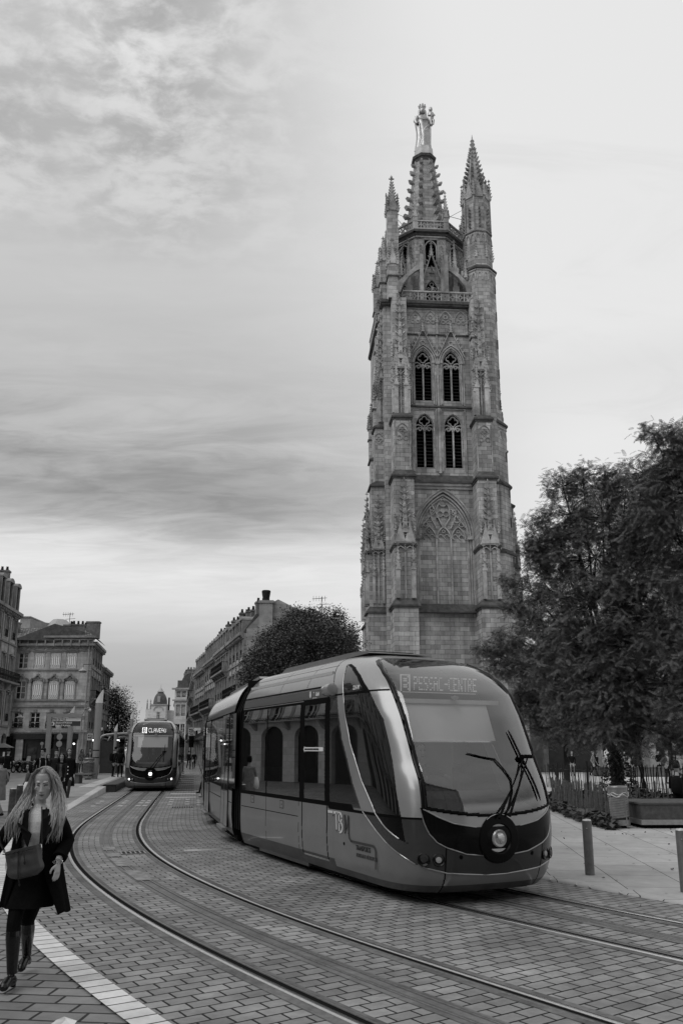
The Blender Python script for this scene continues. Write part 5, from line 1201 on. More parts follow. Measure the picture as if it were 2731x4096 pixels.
for k in range(15): x = .3+k*1.0; t.box(x-.07, x+.07, -.5, 0, z['top']-1.2, z['top']-.5); t.strip([(x+.1, z['top']-1.35), (x+.5, z['top']-1.62), (x+.9, z['top']-1.35)], .07, -.1, 0)
for c in colx:
    pediment(t, c, z['w2t']+.12, 1.55); t.strip([(c-.75, z['w3t']+.28), (c-.3, z['w3t']+.38), (c+.3, z['w3t']+.38), (c+.75, z['w3t']+.28)], .10, -.14, 0); t.box(c-.8, c+.8, -.08, 0, z['w3t']+.06, z['w3t']+.14)
    t.box(c-.18, c+.18, -.12, 0, z['w1t']+.05, z['w1t']+.35)
for c in colx: t.box(c-ww/2-.18, c-ww/2-.06, -.06, 0, z['w2b'], z['w2t']); t.box(c+ww/2+.06, c+ww/2+.18, -.06, 0, z['w2b'], z['w2t'])
t.build('cornice', M_mould, b2)
for i, c in enumerate(colx):
    win(b2, MB2, c, z['w3b'], ww, z['w3t']-z['w3b'], 'pane' if i == 2 else 'shut'); win(b2, MB2, c, z['w2b'], ww, z['w2t']-z['w2b'], 'pane' if i == 2 else 'shut'); win(b2, MB2, c, z['w1b'], ww, z['w1t']-z['w1b'], 'pane')
    t = MB(); t.at(MB2); iron(t, c-ww/2, c+ww/2, -.05, z['w1b'], .75); t.build('window_rail', M_iron, b2)
t = MB(); t.at(MB2)
t.box(2.8, 6.7, .25, .3, 0, z['sh']); t.box(7.5, 13.7, .25, .3, 0, z['sh']); t.box(2.5, 13.9, -.12, .02, z['sh']-.55, z['sh']+.05); t.build('shop_front', M_shop, b2)
for x in (3.1, 4.9, 8.0, 9.7, 11.5):
    t = MB(); t.at(MB2); t.box(x, x+1.1, .2, .24, .7, 2.2); t.box(x-.2, x-.12, .12, .25, 0, 2.6); t.box(x-.12, x+1.1, .12, .2, .55, .7); t.build('display_window', mat('shop_glass', .05, .1, nz=1.2, na=.8), b2)
t = MB(); t.at(MB2); t._a([(-.3, -.45, z['top']), (WB+.4, -.45, z['top']), (WB-3.0, 5, z['top']+1.7), (3, 5, z['top']+1.7), (WB-1.2, 10, z['top'])], [(0, 1, 2, 3), (1, 4, 2)]); t.build('roof', M_tile, b2)
for px_, w, h in ((38, 1.0, 1.6), (268, 1.7, 1.3), (342, 1.5, 1.9)):
    x = AT(px_, 2540, YB).x-XL; mk_chimney(b2, MB2, x, 1.6 if px_ < 300 else 3.0, z['top']+.1, w, .8, h, 0 if px_ == 342 else 2)
for px_ in (293, 308): mk_chimney(b2, MB2, AT(px_, 2540, YB).x-XL, 4.5, z['top']+.8, .55, .5, .9, 1)
antenna(b2, MB2, AT(222, 2500, YB).x-XL, 5, z['top']+1, 2.6)
t = MB(); t.at(MB2); x = WB-.25; t.tube([(x, -.12, 0), (x, -.12, z['top']-.5)], .07, 6); t.tube([(x-.45, -.1, 0), (x-.45, -.1, z['s0'])], .07, 6); t.build('drain_pipe', M_zinc, b2)
# right-hand side of that block along the street
def row(label, name, p, slope, L, H, bays, mwall, mm, roofh=2.5, floors=4, side=1, shut=True, balc=(1,), pale=False, arch0=True, chim=3, cat='building', dorm=True, group=None, mans=True, endwall=True, wd=1.1):
    """terraced house seen along the street; p = near bottom corner, slope = dx/dy of its front, side=+1: front faces -x .. (street on its left)"""
    dv = Vector((slope, 1, 0)).normalized()
    if side > 0: M = Matrix((( -dv.x, dv.y, 0, p[0]+dv.x*L), (-dv.y, -dv.x, 0, p[1]+dv.y*L), (0, 0, 1, 0), (0, 0, 0, 1)))   # x towards the camera, y into the house (+X)
    else: M = Matrix(((dv.x, -dv.y, 0, p[0]), (dv.y, dv.x, 0, p[1]), (0, 0, 1, 0), (0, 0, 0, 1)))    # x away from the camera, y into the house (-X)
    b = thing(name, label, cat, (0, 0, 0), 0, group)
    t = MB(); t.at(M); fh = [H*.27, H*.27, H*.25, H*.21][:floors] if floors == 4 else [H*.34, H*.36, H*.30]
    zz0 = 0; bw_ = L/bays
    for f, h in enumerate(fh):
        hs = [((k+.5)*bw_, wd if f else bw_*.66, zz0+(.15 if f else 0)+ (0 if f in balc else .35 if f else 0), h*(.62 if f else .70), (bw_*.2 if (f == 0 and arch0) else 0)) for k in range(bays)]
        wall_holes(t, L, zz0, zz0+h, hs)
        zz0 += h
    if endwall: t.box(L-.4 if side > 0 else 0, L if side > 0 else .4, .4, 9, 0, H)
    t.box(0, L, 8.6, 9, 0, H)
    t.build('wall', mwall, b)
    c = MB(); c.at(M); ir = MB(); ir.at(M); zz0 = 0; rails = []
    for f, h in enumerate(fh):
        for k in range(bays):
            x = (k+.5)*bw_; zb = zz0+(.15 if f else 0)+(0 if f in balc else .35 if f else 0)
            if f:
                kd = 'pane' if (not shut or (k*7+f*3+bays) % 3 == 0) else 'shutg'
                win(b, M, x, zb, wd, h*.62, kd)
                c.box(x-wd/2-.16, x-wd/2-.02, -.09, 0, zb, zb+h*.62); c.box(x+wd/2+.02, x+wd/2+.16, -.09, 0, zb, zb+h*.62); c.box(x-wd/2-.25, x+wd/2+.25, -.20, 0, zb+h*.66, zb+h*.66+.14); c.box(x-.1, x+.1, -.15, 0, zb+h*.62, zb+h*.72)
                if f not in balc: q = MB(); q.at(M); iron(q, x-wd/2, x+wd/2, -.04, zb, .7); q.build('window_rail', M_iron, b)
            else:
                q = MB(); q.at(M); q.box(x-bw_*.33, x+bw_*.33, .3, .34, 0, h*.72+bw_*.2); q.build('shop_window', M_shop, b)
        if f in balc:
            c.box(.1, L-.1, -.75, 0, zz0-.12, zz0+.06)
            for k in range(bays+1): x = min(max(k*bw_, .3), L-.3); c.prism([(-.6, zz0-.12), (0, zz0-.12), (0, zz0-.75), (-.2, zz0-.6)], x-.12, x+.12, 'x')
            q = MB(); q.at(M); iron(q, .15, L-.15, -.70, zz0+.06, .95, step=.16); q.at(M); q.box(.12, .16, -.7, 0, zz0+.9, zz0+.96); q.box(L-.16, L-.12, -.7, 0, zz0+.9, zz0+.96)
            q.build('balcony_rail', M_iron, b)
        if f: band(c, L, zz0-.08, .18, .12)
        zz0 += h
    band(c, L, H-.5, .14, .16); band(c, L, H-.22, .3, .5); band(c, L, H-.36, .14, .3)
    for k in range(int(L/.6)): c.box(k*.6+.2, k*.6+.36, -.42, 0, H-.5, H-.24)
    for k in range(bays+1): x = min(max(k*bw_, .2), L-.2); c.box(x-.14, x+.14, -.07, 0, fh[0], H-.5)
    c.build('cornice', mm, b)
    r = MB(); r.at(M)
    if mans:
        r._a([(0, -.1, H+.05), (L, -.1, H+.05), (L, 1.1, H+roofh), (0, 1.1, H+roofh), (0, 4.5, H+roofh+.9), (L, 4.5, H+roofh+.9), (0, 9, H+.1), (L, 9, H+.1)], [(0, 1, 2, 3), (3, 2, 5, 4), (4, 5, 7, 6), (0, 3, 4, 6), (1, 7, 5, 2)])
    else: r._a([(0, -.4, H+.05), (L, -.4, H+.05), (L, 4.5, H+roofh), (0, 4.5, H+roofh), (0, 9, H+.1), (L, 9, H+.1)], [(0, 1, 2, 3), (3, 2, 5, 4), (0, 3, 4), (1, 5, 2)])
    r.build('roof', M_slate if mans else M_tile, b)
    if dorm and mans:
        for k in range(bays):
            x = (k+.5)*bw_; q = MB(); q.at(M); q.box(x-.75, x-.45, -.15, 1.2, H+.05, H+roofh*.72); q.box(x+.45, x+.75, -.15, 1.2, H+.05, H+roofh*.72)
            q.prism([(x-.8, H+roofh*.72)]+[(x-.8*math.cos(pi*j/8), H+roofh*.72+.42*math.sin(pi*j/8)) for j in range(1, 8)]+[(x+.8, H+roofh*.72)], -.25, 1.3, 'y'); q.box(x-.8, x+.8, -.25, .2, H, H+.2); dd = q.build('dormer', mm, b)
            q = MB(); q.at(M); q.box(x-.45, x+.45, .0, .1, H+.2, H+roofh*.72); q.build('pane', M_pane, dd)
    for k in range(chim):
        x = .5+k*(L-1)/max(1, chim-1); mk_chimney(b, M, x, 1.9, H+roofh*.45, .75, 1.5, roofh*.55+.75+(k % 2)*.35, 3)
    return b
row('terrace house behind the shuttered building, its side lined with small balconies', 'terrace_house', (XR-.02, 97.42), -.165, 9.6, 14.3, 4, M_fac3, M_mould, 1.2, 4, -1, balc=(2,), chim=2, dorm=False, endwall=False)
row('last house before the trees on the left side of the street', 'terrace_house', (XR-1.5, 107.2), -.165, 9.0, 12.2, 4, M_fac3, M_mould, 1.4, 4, -1, balc=(1,), chim=2, dorm=False)
# ---- block at the left edge, running back towards the camera
row('ornate corner building with arched dormers and long iron balcony at the left edge', 'ornate_building', (-33.2+.12*24, 60), -.12, 24.3, 15.4, 9, M_fac, M_mould, 3.6, 4, -1, shut=False, balc=(2,), chim=3)
row('unseen second ornate building further left, added for the tram windows to reflect', 'ornate_building', (-26.2, 30), -.13, 29.8, 14.0, 9, M_fac2, M_mouldp, 3.0, 4, -1, shut=False, balc=(1,), chim=3)  # facade out of view, added so the side glass has something to reflect
row('unseen pale building left of the camera, added for the tram to reflect', 'pale_building', (-22.0, -4), -.13, 33.5, 13.0, 9, M_fac2, M_mouldp, 3.0, 4, -1, shut=False, balc=(1,), chim=3)  # another facade out of view, added for reflections in the tram glass
# penthouse and glass lantern behind the tiled roof
t = MB(); P0 = AT(78, 2530, 108); P1 = AT(188, 2530, 108); t.box(P0.x, P1.x-2.3, 108, 116, 8, zy(2470, 108)); t.frust(P1.x-2.3, P1.x-2.3, 108, 116, 8, P1.x-2.3, P1.x-2.29, 108, 116, 8.1)
t.prism([(P1.x-2.3, 108), (P1.x, 112), (P1.x, 116), (P1.x-2.3, 116)], 8, zy(2480, 108)); t.box(P0.x-.1, P1.x-2.2, 107.8, 116.1, zy(2470, 108), zy(2470, 108)+.15)
tag(t.build('rooftop_storey', M_mouldp), 'pale flat-roofed storey rising behind the tiled roof', 'roof storey')
c0 = AT(218, 2500, 110); t = MB(); t.at(T(c0.x, 112, 0)); t.lathe([(2.3, 10), (2.3, c0.z-.3), (1.0, c0.z+.9), (.9, c0.z+1.0)], 8); tag(t.build('glass_lantern', M_zinc), 'faceted pale roof lantern behind the antenna', 'roof lantern')
# ---- right side of the street
def rp(Y): return (-10.4-(Y-83)*.283, Y)
g_r = 'tall terrace of stone houses along the right side of the street'
segs = [(79.5, 9.5, 12.9, 1.9, 4, M_fac, 'near end house of the right-hand terrace, with tall bare gable wall and stone chimney', (2,)),
        (89.2, 10, 12.9, 2.4, 5, M_fac, 'second house of the right-hand terrace, behind the bare gable house', (1, 3)), (99.4, 10.5, 12.7, 2.8, 5, M_fac, 'third house of the right-hand terrace, with the thickest row of chimney pots', (2,)), (110.1, 11, 12.4, 2.6, 5, M_fac3, 'fourth house of the right-hand terrace, darker, above the street sign', (1, 2))]
for Y0, L, H, rh, bays, m, lab, bal in segs:
    row(lab, 'terrace_house', rp(Y0), -.283, L, H, bays, m, M_mould, rh, 4, 1, balc=bal, chim=4)
# tall gable behind its chimney at the near end
t = MB(); x0_, y0_ = rp(79.2); t.prism([(x0_+.2, 0), (x0_+9.5, 0), (x0_+9.5, 13.0), (x0_+8.5, 13.4), (x0_+3.2, 16.1), (x0_+2.6, 15.8), (x0_+.2, 13.2)], y0_-.3, y0_+.1, 'y'); gw = t.build('gable_wall', M_fac3)
tag(gw, 'bare stone gable wall with a sloping top at the end of the terrace', 'gable wall')
t = MB(); t.box(x0_+1.4, x0_+2.7, y0_-.6, y0_+.5, 9, 15.9); t.box(x0_+1.3, x0_+2.8, y0_-.7, y0_+.6, 15.7, 15.95); st_ = t.build('stack', M_mouldp); tag(st_, 'pale stone chimney stack standing against the bare gable', 'chimney'); st_.name = 'chimney_stack'
t = MB(); t.lathe([(.34, 15.95), (.30, 16.1), (.38, 16.5), (.44, 16.9), (.40, 17.0)], 10, (x0_+2.0, y0_-.1)); t.build('chimney_pot', M_pot, st_)
antenna(gw, T(x0_+7.4, y0_, 0), 0, 0, 13.4, 3.0)
row('dark house with iron balconies just beyond the four terrace houses', 'terrace_house', (-21.6, 122.5), -.20, 20, 12.0, 8, M_fac3, M_mould, 2.0, 4, 1, balc=(1, 2, 3), chim=4)
# pale corner building and the far part of the street
t0 = thing('pale_building', 'pale corner building closing the right side of the street, plain narrow front', 'building')
Mp = T(AT(697, 2850, 150).x, 150, 0); Wp = AT(745, 2850, 150).x-AT(697, 2850, 150).x; Hp = zy(2752, 150)
t = MB(); t.at(Mp); hs = lambda zb, h: [(Wp*.32, .75, zb, h, 0), (Wp*.75, .75, zb, h, 0)]
wall_holes(t, Wp, 0, 3.6, hs(.4, 2.4)); wall_holes(t, Wp, 3.6, 7.2, hs(4.1, 2.3)); wall_holes(t, Wp, 7.2, Hp-2, hs(7.8, 2.0)); wall_holes(t, Wp, Hp-2, Hp, hs(Hp-1.6, 1.0)); t.box(0, .4, .4, 14, 0, Hp); t.build('wall', M_fac2, t0)
for zb, h in ((.4, 2.4), (4.1, 2.3), (7.8, 2.0), (Hp-1.6, 1.0)):
    for xx_ in (.32, .75): win(t0, Mp, Wp*xx_, zb, .75, h, 'shutg' if zb > 5 else 'pane')
t = MB(); t.at(Mp); band(t, Wp, Hp-.3, .3, .5, 1); band(t, Wp, Hp-2.3, .25, .35, 1); band(t, Wp, 3.5, .25, .2); t.build('cornice', M_mouldp, t0)
t = MB(); t.at(Mp); t.box(.3, Wp, .5, 9, Hp, Hp+1.4); t.build('roof', M_slate, t0)
for i, (Y0, L, H) in enumerate(((154, 18, 13.2), (173, 18, 14.5), (192, 22, 13.0))):
    row(['far house past the pale corner building', 'far house with the tallest roof on the right of the street', 'farthest house on the right, beside the domed building'][i], 'far_house', (-29.8-(Y0-154)*.21, Y0), -.21, L, H, 6, M_fac3 if i != 1 else M_fac, M_mould, 2.4, 4, 1, balc=(1,), chim=3, dorm=False)
# domed building at the end of the street
dx = AT(640, 2850, 226).x; dY = 226.0
dm = thing('domed_building', 'distant pale building with a dark dome and small lantern at the end of the street', 'building', (dx, dY, 0))
zb0, zb1, zt1 = zy(2818, dY), zy(2767, dY), zy(2737, dY)
t = MB(); t.box(-3.4, -1.92, -1.8, 8, 0, zb0-1.2); t.box(-1.9, 1.9, -1.9, 3, 0, zb0); t.box(1.92, 12, 1, 8, 0, zb0-1.5); t.build('wall', M_fac2, dm)
t = MB(); t.box(-2.2, 2.2, -2.2, 3.2, zb0-.3, zb0); t.strip([(-1.3, zb0-1.6), (-1.0, zb0-.9), (0, zb0-.5), (1.0, zb0-.9), (1.3, zb0-1.6)], .25, -2.1, -1.9)
for x in (-3.1, -2.2): t.lathe([(.22, zb0-1.2), (.22, zb0+.2), (.1, zb0+.5), (.2, zb0+.8), (.02, zb0+1.4)], 6, (x, -1.7))
t.build('cornice', M_mouldp, dm)
win(dm, T(0, -1.9, 0), 0, zb0-4.2, .9, 2.2, 'pane', d=-.03)
r = 1.85; n = 8; t = MB(); t.lathe([(r*1.02, zb0)]+[(r*math.cos(R(a)), zb0+.3+(zb1-zb0-.3)*math.sin(R(a))) for a in (0, 15, 30, 45, 58, 70)], 20); rf = t.build('dome', M_slate, dm, auto=40)
t = MB(); zl = zb0+.3+(zb1-zb0-.3)*math.sin(R(70)); t.lathe([(.9, zl), (1.0, zl+.15), (.75, zl+.3), (.5, zl+.7), (.35, zl+1.0), (.05, zl+1.2), (.03, zt1)], 12); t.build('lantern', M_zinc, rf, auto=40)
t = MB(); t.box(-.35, .35, -2.0, -1.2, zb0+.5, zb0+2.1); t.build('dormer', M_mouldp, rf)
t = MB(); t.box(2.1, 2.5, 0, .4, zb0-1.5, zy(2790, dY)); t.build('chimney', M_pot, dm)
# shop sign, awning, street clutter at the foot of the terrace
sgn = thing('shop_sign', 'white projecting shop sign with three lines of letters above the far street', 'sign')
P = AT(778, 2925, 112)
t = MB(); t.box(P.x-.75, P.x+.85, 111.9, 112, P.z-.55, P.z+.45); t.build('board', M_shut, sgn)
for i, s_ in enumerate(('MARC', 'POSTULKA', 'TAXATION')): text('lettering', s_, .38, M_dk, sgn, plane_frame((P.x-.68, 111.88, P.z+.12-.32*i), (1, 0, 0)), squeeze=.62, bold=.012)
aw = thing('awning', 'dark sloping shop awning under the projecting sign', 'awning'); P = AT(790, 2950, 104)
t = MB(); t.prism([(0, 0), (0, .12), (2.0, 1.3), (2.0, 1.18)], -1.5, 1.5, 'y'); o = t.build('cloth', M_shop, aw); aw.location = (P.x-1.2, 104, P.z-.6)
t = MB(); t.tube([(0, -1.4, 0), (2, -1.4, .3)], .03, 5); t.tube([(0, 1.4, 0), (2, 1.4, .3)], .03, 5); t.build('arm', M_iron, aw)
# ---- building closing the plaza on the right, under the trees
pb = thing('plaza_building', 'dark shop fronts and balconied storey of the building across the plaza on the right', 'building'); Yp = 73.5; X0 = AT(2168, 3000, Yp).x; Lp_ = 26.0; Mb = T(X0, Yp, 0)
t = MB(); t.at(Mb); bz = 3.9
hs0 = [(2.6, 4.2, .0, 3.1, 0), (6.9, 3.4, .5, 2.6, 0), (10.6, 1.5, 0, 2.6, .3), (13.6, 2.3, .0, 2.9, 0), (16.5, 1.8, 0, 2.8, 0), (20, 3, 0, 3, 0)]
wall_holes(t, Lp_, 0, bz, hs0); wall_holes(t, Lp_, bz, 7.6, [(1.6+k*2.6, 1.15, bz+.3, 2.4, 0) for k in range(9)]); wall_holes(t, Lp_, 7.6, 11, [(1.6+k*2.6, 1.1, 8.1, 2.0, 0) for k in range(9)]); t.box(0, .4, .4, 9, 0, 11); t.build('wall', M_fac3, pb)
for x, w, zb, h, a in hs0: t = MB(); t.at(Mb); t.box(x-w/2, x+w/2, .3, .35, 0, zb+h+.3); t.build('shop_window', M_shop, pb)
for k in range(9): win(pb, Mb, 1.6+k*2.6, bz+.3, 1.15, 2.4, 'pane' if k % 2 else 'shutg'); win(pb, Mb, 1.6+k*2.6, 8.1, 1.1, 2.0, 'shutg')
t = MB(); t.at(Mb); band(t, Lp_, bz-.1, .22, .3); band(t, Lp_, 10.6, .4, .5); band(t, Lp_, 7.5, .15, .15)
for x in (.25, 4.85, 9.0, 12.2, 15.2, 18): t.box(x-.2, x+.2, -.1, 0, 0, bz-.1)
t.build('cornice', M_mould, pb)
for k in range(9): t = MB(); t.at(Mb); iron(t, 1.6+k*2.6-.7, 1.6+k*2.6+.7, -.3, bz+.1, .9); t.build('balcony_rail', M_iron, pb)
t = MB(); t.at(Mb); t._a([(0, -.4, 11), (Lp_, -.4, 11), (Lp_, 5, 13), (0, 5, 13)], [(0, 1, 2, 3)]); t.build('roof', M_tile, pb)
# white cut-out figures standing in the shop window
M_cut = mat('white_cutout', .8, .5)
for i, (x, h) in enumerate(((5.55, 1.45), (6.05, 1.5), (6.75, 1.0), (7.1, 1.1), (7.5, .8), (7.9, .85))):
    t = MB(); t.at(Mb @ T(x, .12, .62)); hw = .16*h/1.4
    t.prism([(-hw*.5, 0), (hw*.5, 0), (hw*.6, h*.45), (hw*1.5, h*.5), (hw*1.2, h*.78), (hw*.3, h*.84), (hw*.5, h*.93), (0, h), (-hw*.5, h*.93), (-hw*.3, h*.84), (-hw*1.2, h*.78), (-hw*1.5, h*.5), (-hw*.6, h*.45)], -.015, .015, 'y')
    tag(t.build('cutout_figure', M_cut), ['tallest pair, left white cut-out figure in the plaza shop window', 'tallest pair, right white cut-out figure in the plaza shop window', 'small white cut-out figure just right of the tall pair in the shop window', 'second small white cut-out figure in the plaza shop window', 'smallest white cut-out figure in the plaza shop window', 'rightmost white cut-out figure in the plaza shop window'][i], 'cut-out figure', 'white cut-out figures in the shop window')
# unseen hall added behind the camera for the windscreen to mirror
row('long unseen stone hall added behind the camera as a dark reflection for the windscreen', 'reflection_hall', (-30, -22), 1000, 64, 27, 12, M_fac3, M_mould, 3, 4, 1, balc=(1,), chim=3)
# distant hills
mb = MB(); 
# ================================================================ TREES
M_bark = mat('bark', .035, .95, nz=6, na=.4, bump=.6, bscale=18)
def leafmat(name, a, b, rough=.5):
    m = bpy.data.materials.new(name); m.use_nodes = True; t = m.node_tree; bs = t.nodes['Principled BSDF']; L = t.links.new
    g = t.nodes.new('ShaderNodeNewGeometry'); tcn = t.nodes.new('ShaderNodeTexCoord'); n = t.nodes.new('ShaderNodeTexNoise'); n.inputs['Scale'].default_value = .55; n.inputs['Detail'].default_value = 5; L(tcn.outputs['Object'], n.inputs['Vector'])
    s = t.nodes.new('ShaderNodeMath'); s.operation = 'MULTIPLY_ADD'; L(g.outputs['Random Per Island'], s.inputs[0]); s.inputs[1].default_value = .55; L(n.outputs[0], s.inputs[2])
    mr = t.nodes.new('ShaderNodeMapRange'); L(s.outputs[0], mr.inputs[0]); mr.inputs[1].default_value = .35; mr.inputs[2].default_value = 1.15; mr.inputs[3].default_value = a; mr.inputs[4].default_value = b
    L(mr.outputs[0], bs.inputs['Base Color']); bs.inputs['Roughness'].default_value = rough; bs.inputs['Specular IOR Level'].default_value = .22
    MATS[name] = m; return m
M_leafA = leafmat('pinnate_leaf', .045, .17); M_leafB = leafmat('dense_leaf', .055, .105); M_leafC = leafmat('sparse_leaf', .03, .075); M_ivy = leafmat('ivy_leaf', .018, .06)
def frond_proto(n=5, L=.32, lw=.030, ll=.105):
    """pinnate leaf along +x drooping; returns vertices and quads"""
    vs = []; fs = []
    def lf(p, d, side, l, w):
        o = len(vs); d = Vector(d).normalized(); s = d.cross(Vector((0, 0, 1))).normalized()*w
        vs.extend([p, p+d*l*.45+s+Vector((0, 0, -.01)), p+d*l+Vector((0, 0, -l*.18)), p+d*l*.45-s+Vector((0, 0, -.01))]); fs.append((o, o+1, o+2, o+3))
    for k in range(n):
        t = (k+1)/n; x = L*t; z = -.18*L*t*t
        for s in (-1, 1): lf(Vector((x, 0, z)), (.55, s, -.25), s, ll*(1-.35*abs(t-.5)), lw*.5)
    lf(Vector((L, 0, -.18*L)), (1, 0, -.4), 1, ll, lw*.5)
    o = len(vs); vs.extend([Vector((0, -.005, 0)), Vector((0, .005, 0)), Vector((L, .004, -.18*L)), Vector((L, -.004, -.18*L))]); fs.append((o, o+1, o+2, o+3))
    return np.array([tuple(v) for v in vs]), np.array(fs)
def scatter(PV, PF, mats3, locs):
    """copies of a small prototype: mats3 (n,3,3), locs (n,3)"""
    n = len(locs); V = np.einsum('nij,kj->nki', mats3, PV)+locs[:, None, :]; k = len(PV)
    F = PF[None]+(np.arange(n)*k)[:, None, None]
    return V.reshape(-1, 3), F.reshape(-1, PF.shape[1])
def rotm(rng, n, up=None, tilt=(-.9, .7), scale=(.75, 1.25)):
    az = rng.uniform(0, 2*pi, n); el = rng.uniform(tilt[0], tilt[1], n); ro = rng.uniform(-.9, .9, n); sc = rng.uniform(scale[0], scale[1], n)
    ca, sa, ce, se, cr, sr = np.cos(az), np.sin(az), np.cos(el), np.sin(el), np.cos(ro), np.sin(ro)
    X = np.stack([ca*ce, sa*ce, se], 1); Yv = np.stack([-sa, ca, 0*az], 1); Z = np.cross(X, Yv)
    Y2 = Yv*cr[:, None]+Z*sr[:, None]; Z2 = np.cross(X, Y2)
    return np.stack([X, Y2, Z2], 2)*sc[:, None, None]
PFV = frond_proto()
def leafquads(rng, n, s):
    PV = np.array([(0, 0, 0), (.5, .42, .05), (1, 0, -.1), (.5, -.42, .05)])*s
    return PV, np.array([(0, 1, 2, 3)])
def tree(name, label, base, blobs, kind, seed, trunk_r, forkz, leafm, group=None, dens=1.0, cat='tree', lean=(0, 0), limbs=True, ivy=False):
    rng = np.random.default_rng(seed); rnd = random.Random(seed)
    root = thing(name, label, cat, (base[0], base[1], 0), 0, group)
    B = Vector((base[0], base[1], 0)); fork = Vector((lean[0], lean[1], forkz))
    t = MB(); wig = [Vector((rnd.uniform(-.1, .1), rnd.uniform(-.1, .1), 0)) for _ in range(6)]
    top = Vector((lean[0]*1.3, lean[1]*1.3, forkz*1.9))
    P = [Vector((0, 0, -.1)), Vector((0, 0, .25))+wig[0]*.3, fork*.5+wig[1], fork, (fork+top)/2+wig[2], top]
    t.tube(P, [trunk_r*1.5, trunk_r*1.1, trunk_r*.9, trunk_r*.8, trunk_r*.55, trunk_r*.25], 10)
    trk = t.build('trunk', M_bark, root, auto=60)
    t = MB(); locs = []
    for bi, (c, r) in enumerate(blobs):
        c = Vector(c)-B
        u = min(1, max(0, rnd.uniform(0, 1))); s = fork.lerp(top, u*.8) if c.z > forkz*1.2 else fork*rnd.uniform(.8, 1.05)
        mid = s.lerp(c, .5)+Vector((rnd.uniform(-.4, .4), rnd.uniform(-.4, .4), rnd.uniform(.0, .6)*r))
        t.tube([s, mid, c], [trunk_r*.34, trunk_r*.2, trunk_r*.10], 6)
        nt_ = max(5, int(dens*(17 if kind == 'pinnate' else 20)*r*r))
        for k in range(nt_):
            v = Vector(rng.normal(size=3)); v.normalize(); q = c+v*(r*rnd.uniform(.25, 1.05)**.6)
            q.z = c.z+(q.z-c.z)*.9
            if k % 2 == 0: m = c.lerp(q, .5)+Vector((rnd.uniform(-.1, .1),)*3)*r; t.tube([c.lerp(m, .1), m, q], [trunk_r*.07, .022, .010], 4, cap=False)
            locs.append(q)
    if limbs: t.build('limb', M_bark, root, auto=60)
    locs = np.array([tuple(q) for q in locs])
    if kind == 'pinnate':
        nf = 24; L = np.repeat(locs, nf, 0)+rng.normal(size=(len(locs)*nf, 3))*.17; M3 = rotm(rng, len(L)); V, F = scatter(*PFV, M3, L)
    else:
        nf, s, sp = kind; L = np.repeat(locs, nf, 0)+rng.normal(size=(len(locs)*nf, 3))*sp; PV, PF = leafquads(rng, 1, s); M3 = rotm(rng, len(L), tilt=(-1.2, 1.0)); V, F = scatter(PV, PF, M3, L)
    rawmesh('crown', V, F, leafm, root, False)
    return root, trk
def BL(L): return [(AT(x, y, Y), r) for x, y, Y, r in L]
A = [(2250,1945,36,.8),(2330,1915,36,.9),(2420,1925,36,.9),(2500,1965,35,1.0),(2170,2080,36,.7),(2280,2060,36,1.3),(2410,2070,35,1.4),(2530,2080,36,1.4),(2140,2230,36,.9),(2240,2220,36,1.4),(2380,2230,35,1.6),(2520,2250,35,1.6),(2640,2200,36,1.5),
     (2130,2370,37,.9),(2240,2380,36,1.5),(2370,2400,34,1.7),(2520,2420,34,1.7),(2660,2400,35,1.7),(2200,2540,37,1.4),(2350,2570,34,1.6),(2500,2590,33,1.7),(2650,2570,34,1.7),(2220,2700,37,1.4),(2350,2730,34,1.6),(2490,2750,33,1.6),(2640,2730,34,1.6),
     (2260,2840,37,1.1),(2380,2860,34,1.2),(2500,2880,33,1.2),(2640,2880,34,1.2),(2560,2980,33,.7),(2700,2960,34,.8),(2440,2960,36,.6),(2300,2930,36,.7),(2230,2140,36,.9),(2570,1890,33,.8),(2600,1990,33,1.0),(2570,2110,33,1.1),(2590,2230,33,1.2),(2130,2180,36,.6)]
rootA, trkA = tree('pinnate_tree', 'ivy-trunked tree with feathery leaves standing behind the picket fence', (11.77, 36.4), BL(A), 'pinnate', 3, .26, 3.4, M_leafA, 'trees round the plaza', 1.35)
Bb = [(1940,2600,45,.55),(2010,2570,45,.75),(2080,2560,45,.8),(2000,2660,45,.9),(2090,2680,45,1.1),(2170,2640,46,1.2),(2060,2430,46,.8),(2110,2480,46,.9),(2030,2330,46,.55),(2150,2780,46,1.3),(2230,2860,46,1.2),(2180,2930,46,.9),(2100,2820,46,1.0),(2280,2940,46,.9),(2340,2800,46,1.3),(2200,2760,46,1.2),(2380,2930,46,.9)]
tree('pinnate_tree', 'slim-trunked tree whose lowest branches hang over the near tram roof', (12.31, 46.7), BL(Bb), 'pinnate', 5, .14, 4.2, M_leafA, 'trees round the plaza', 1.6)
Cc = [(2610,1735,31,.55),(2680,1750,31,.7),(2731,1800,31,.8),(2650,1850,31,.7),(2720,1930,31,1.0),(2640,1960,31,.8),(2700,2070,31,1.1),(2620,2070,31,.8),(2770,1980,31,1.3),(2800,2200,31,1.5),(2800,1850,31,1.0),(2720,2280,31,1.1),(2820,2450,31,1.6),(2830,2700,31,1.6),(2730,2820,31,1.1)]
tree('pinnate_tree', 'tallest feathery tree, its crown rising at the right edge of the photograph', (15.0, 31.5), BL(Cc), 'pinnate', 8, .22, 4.0, M_leafA, 'trees round the plaza', 1.5)
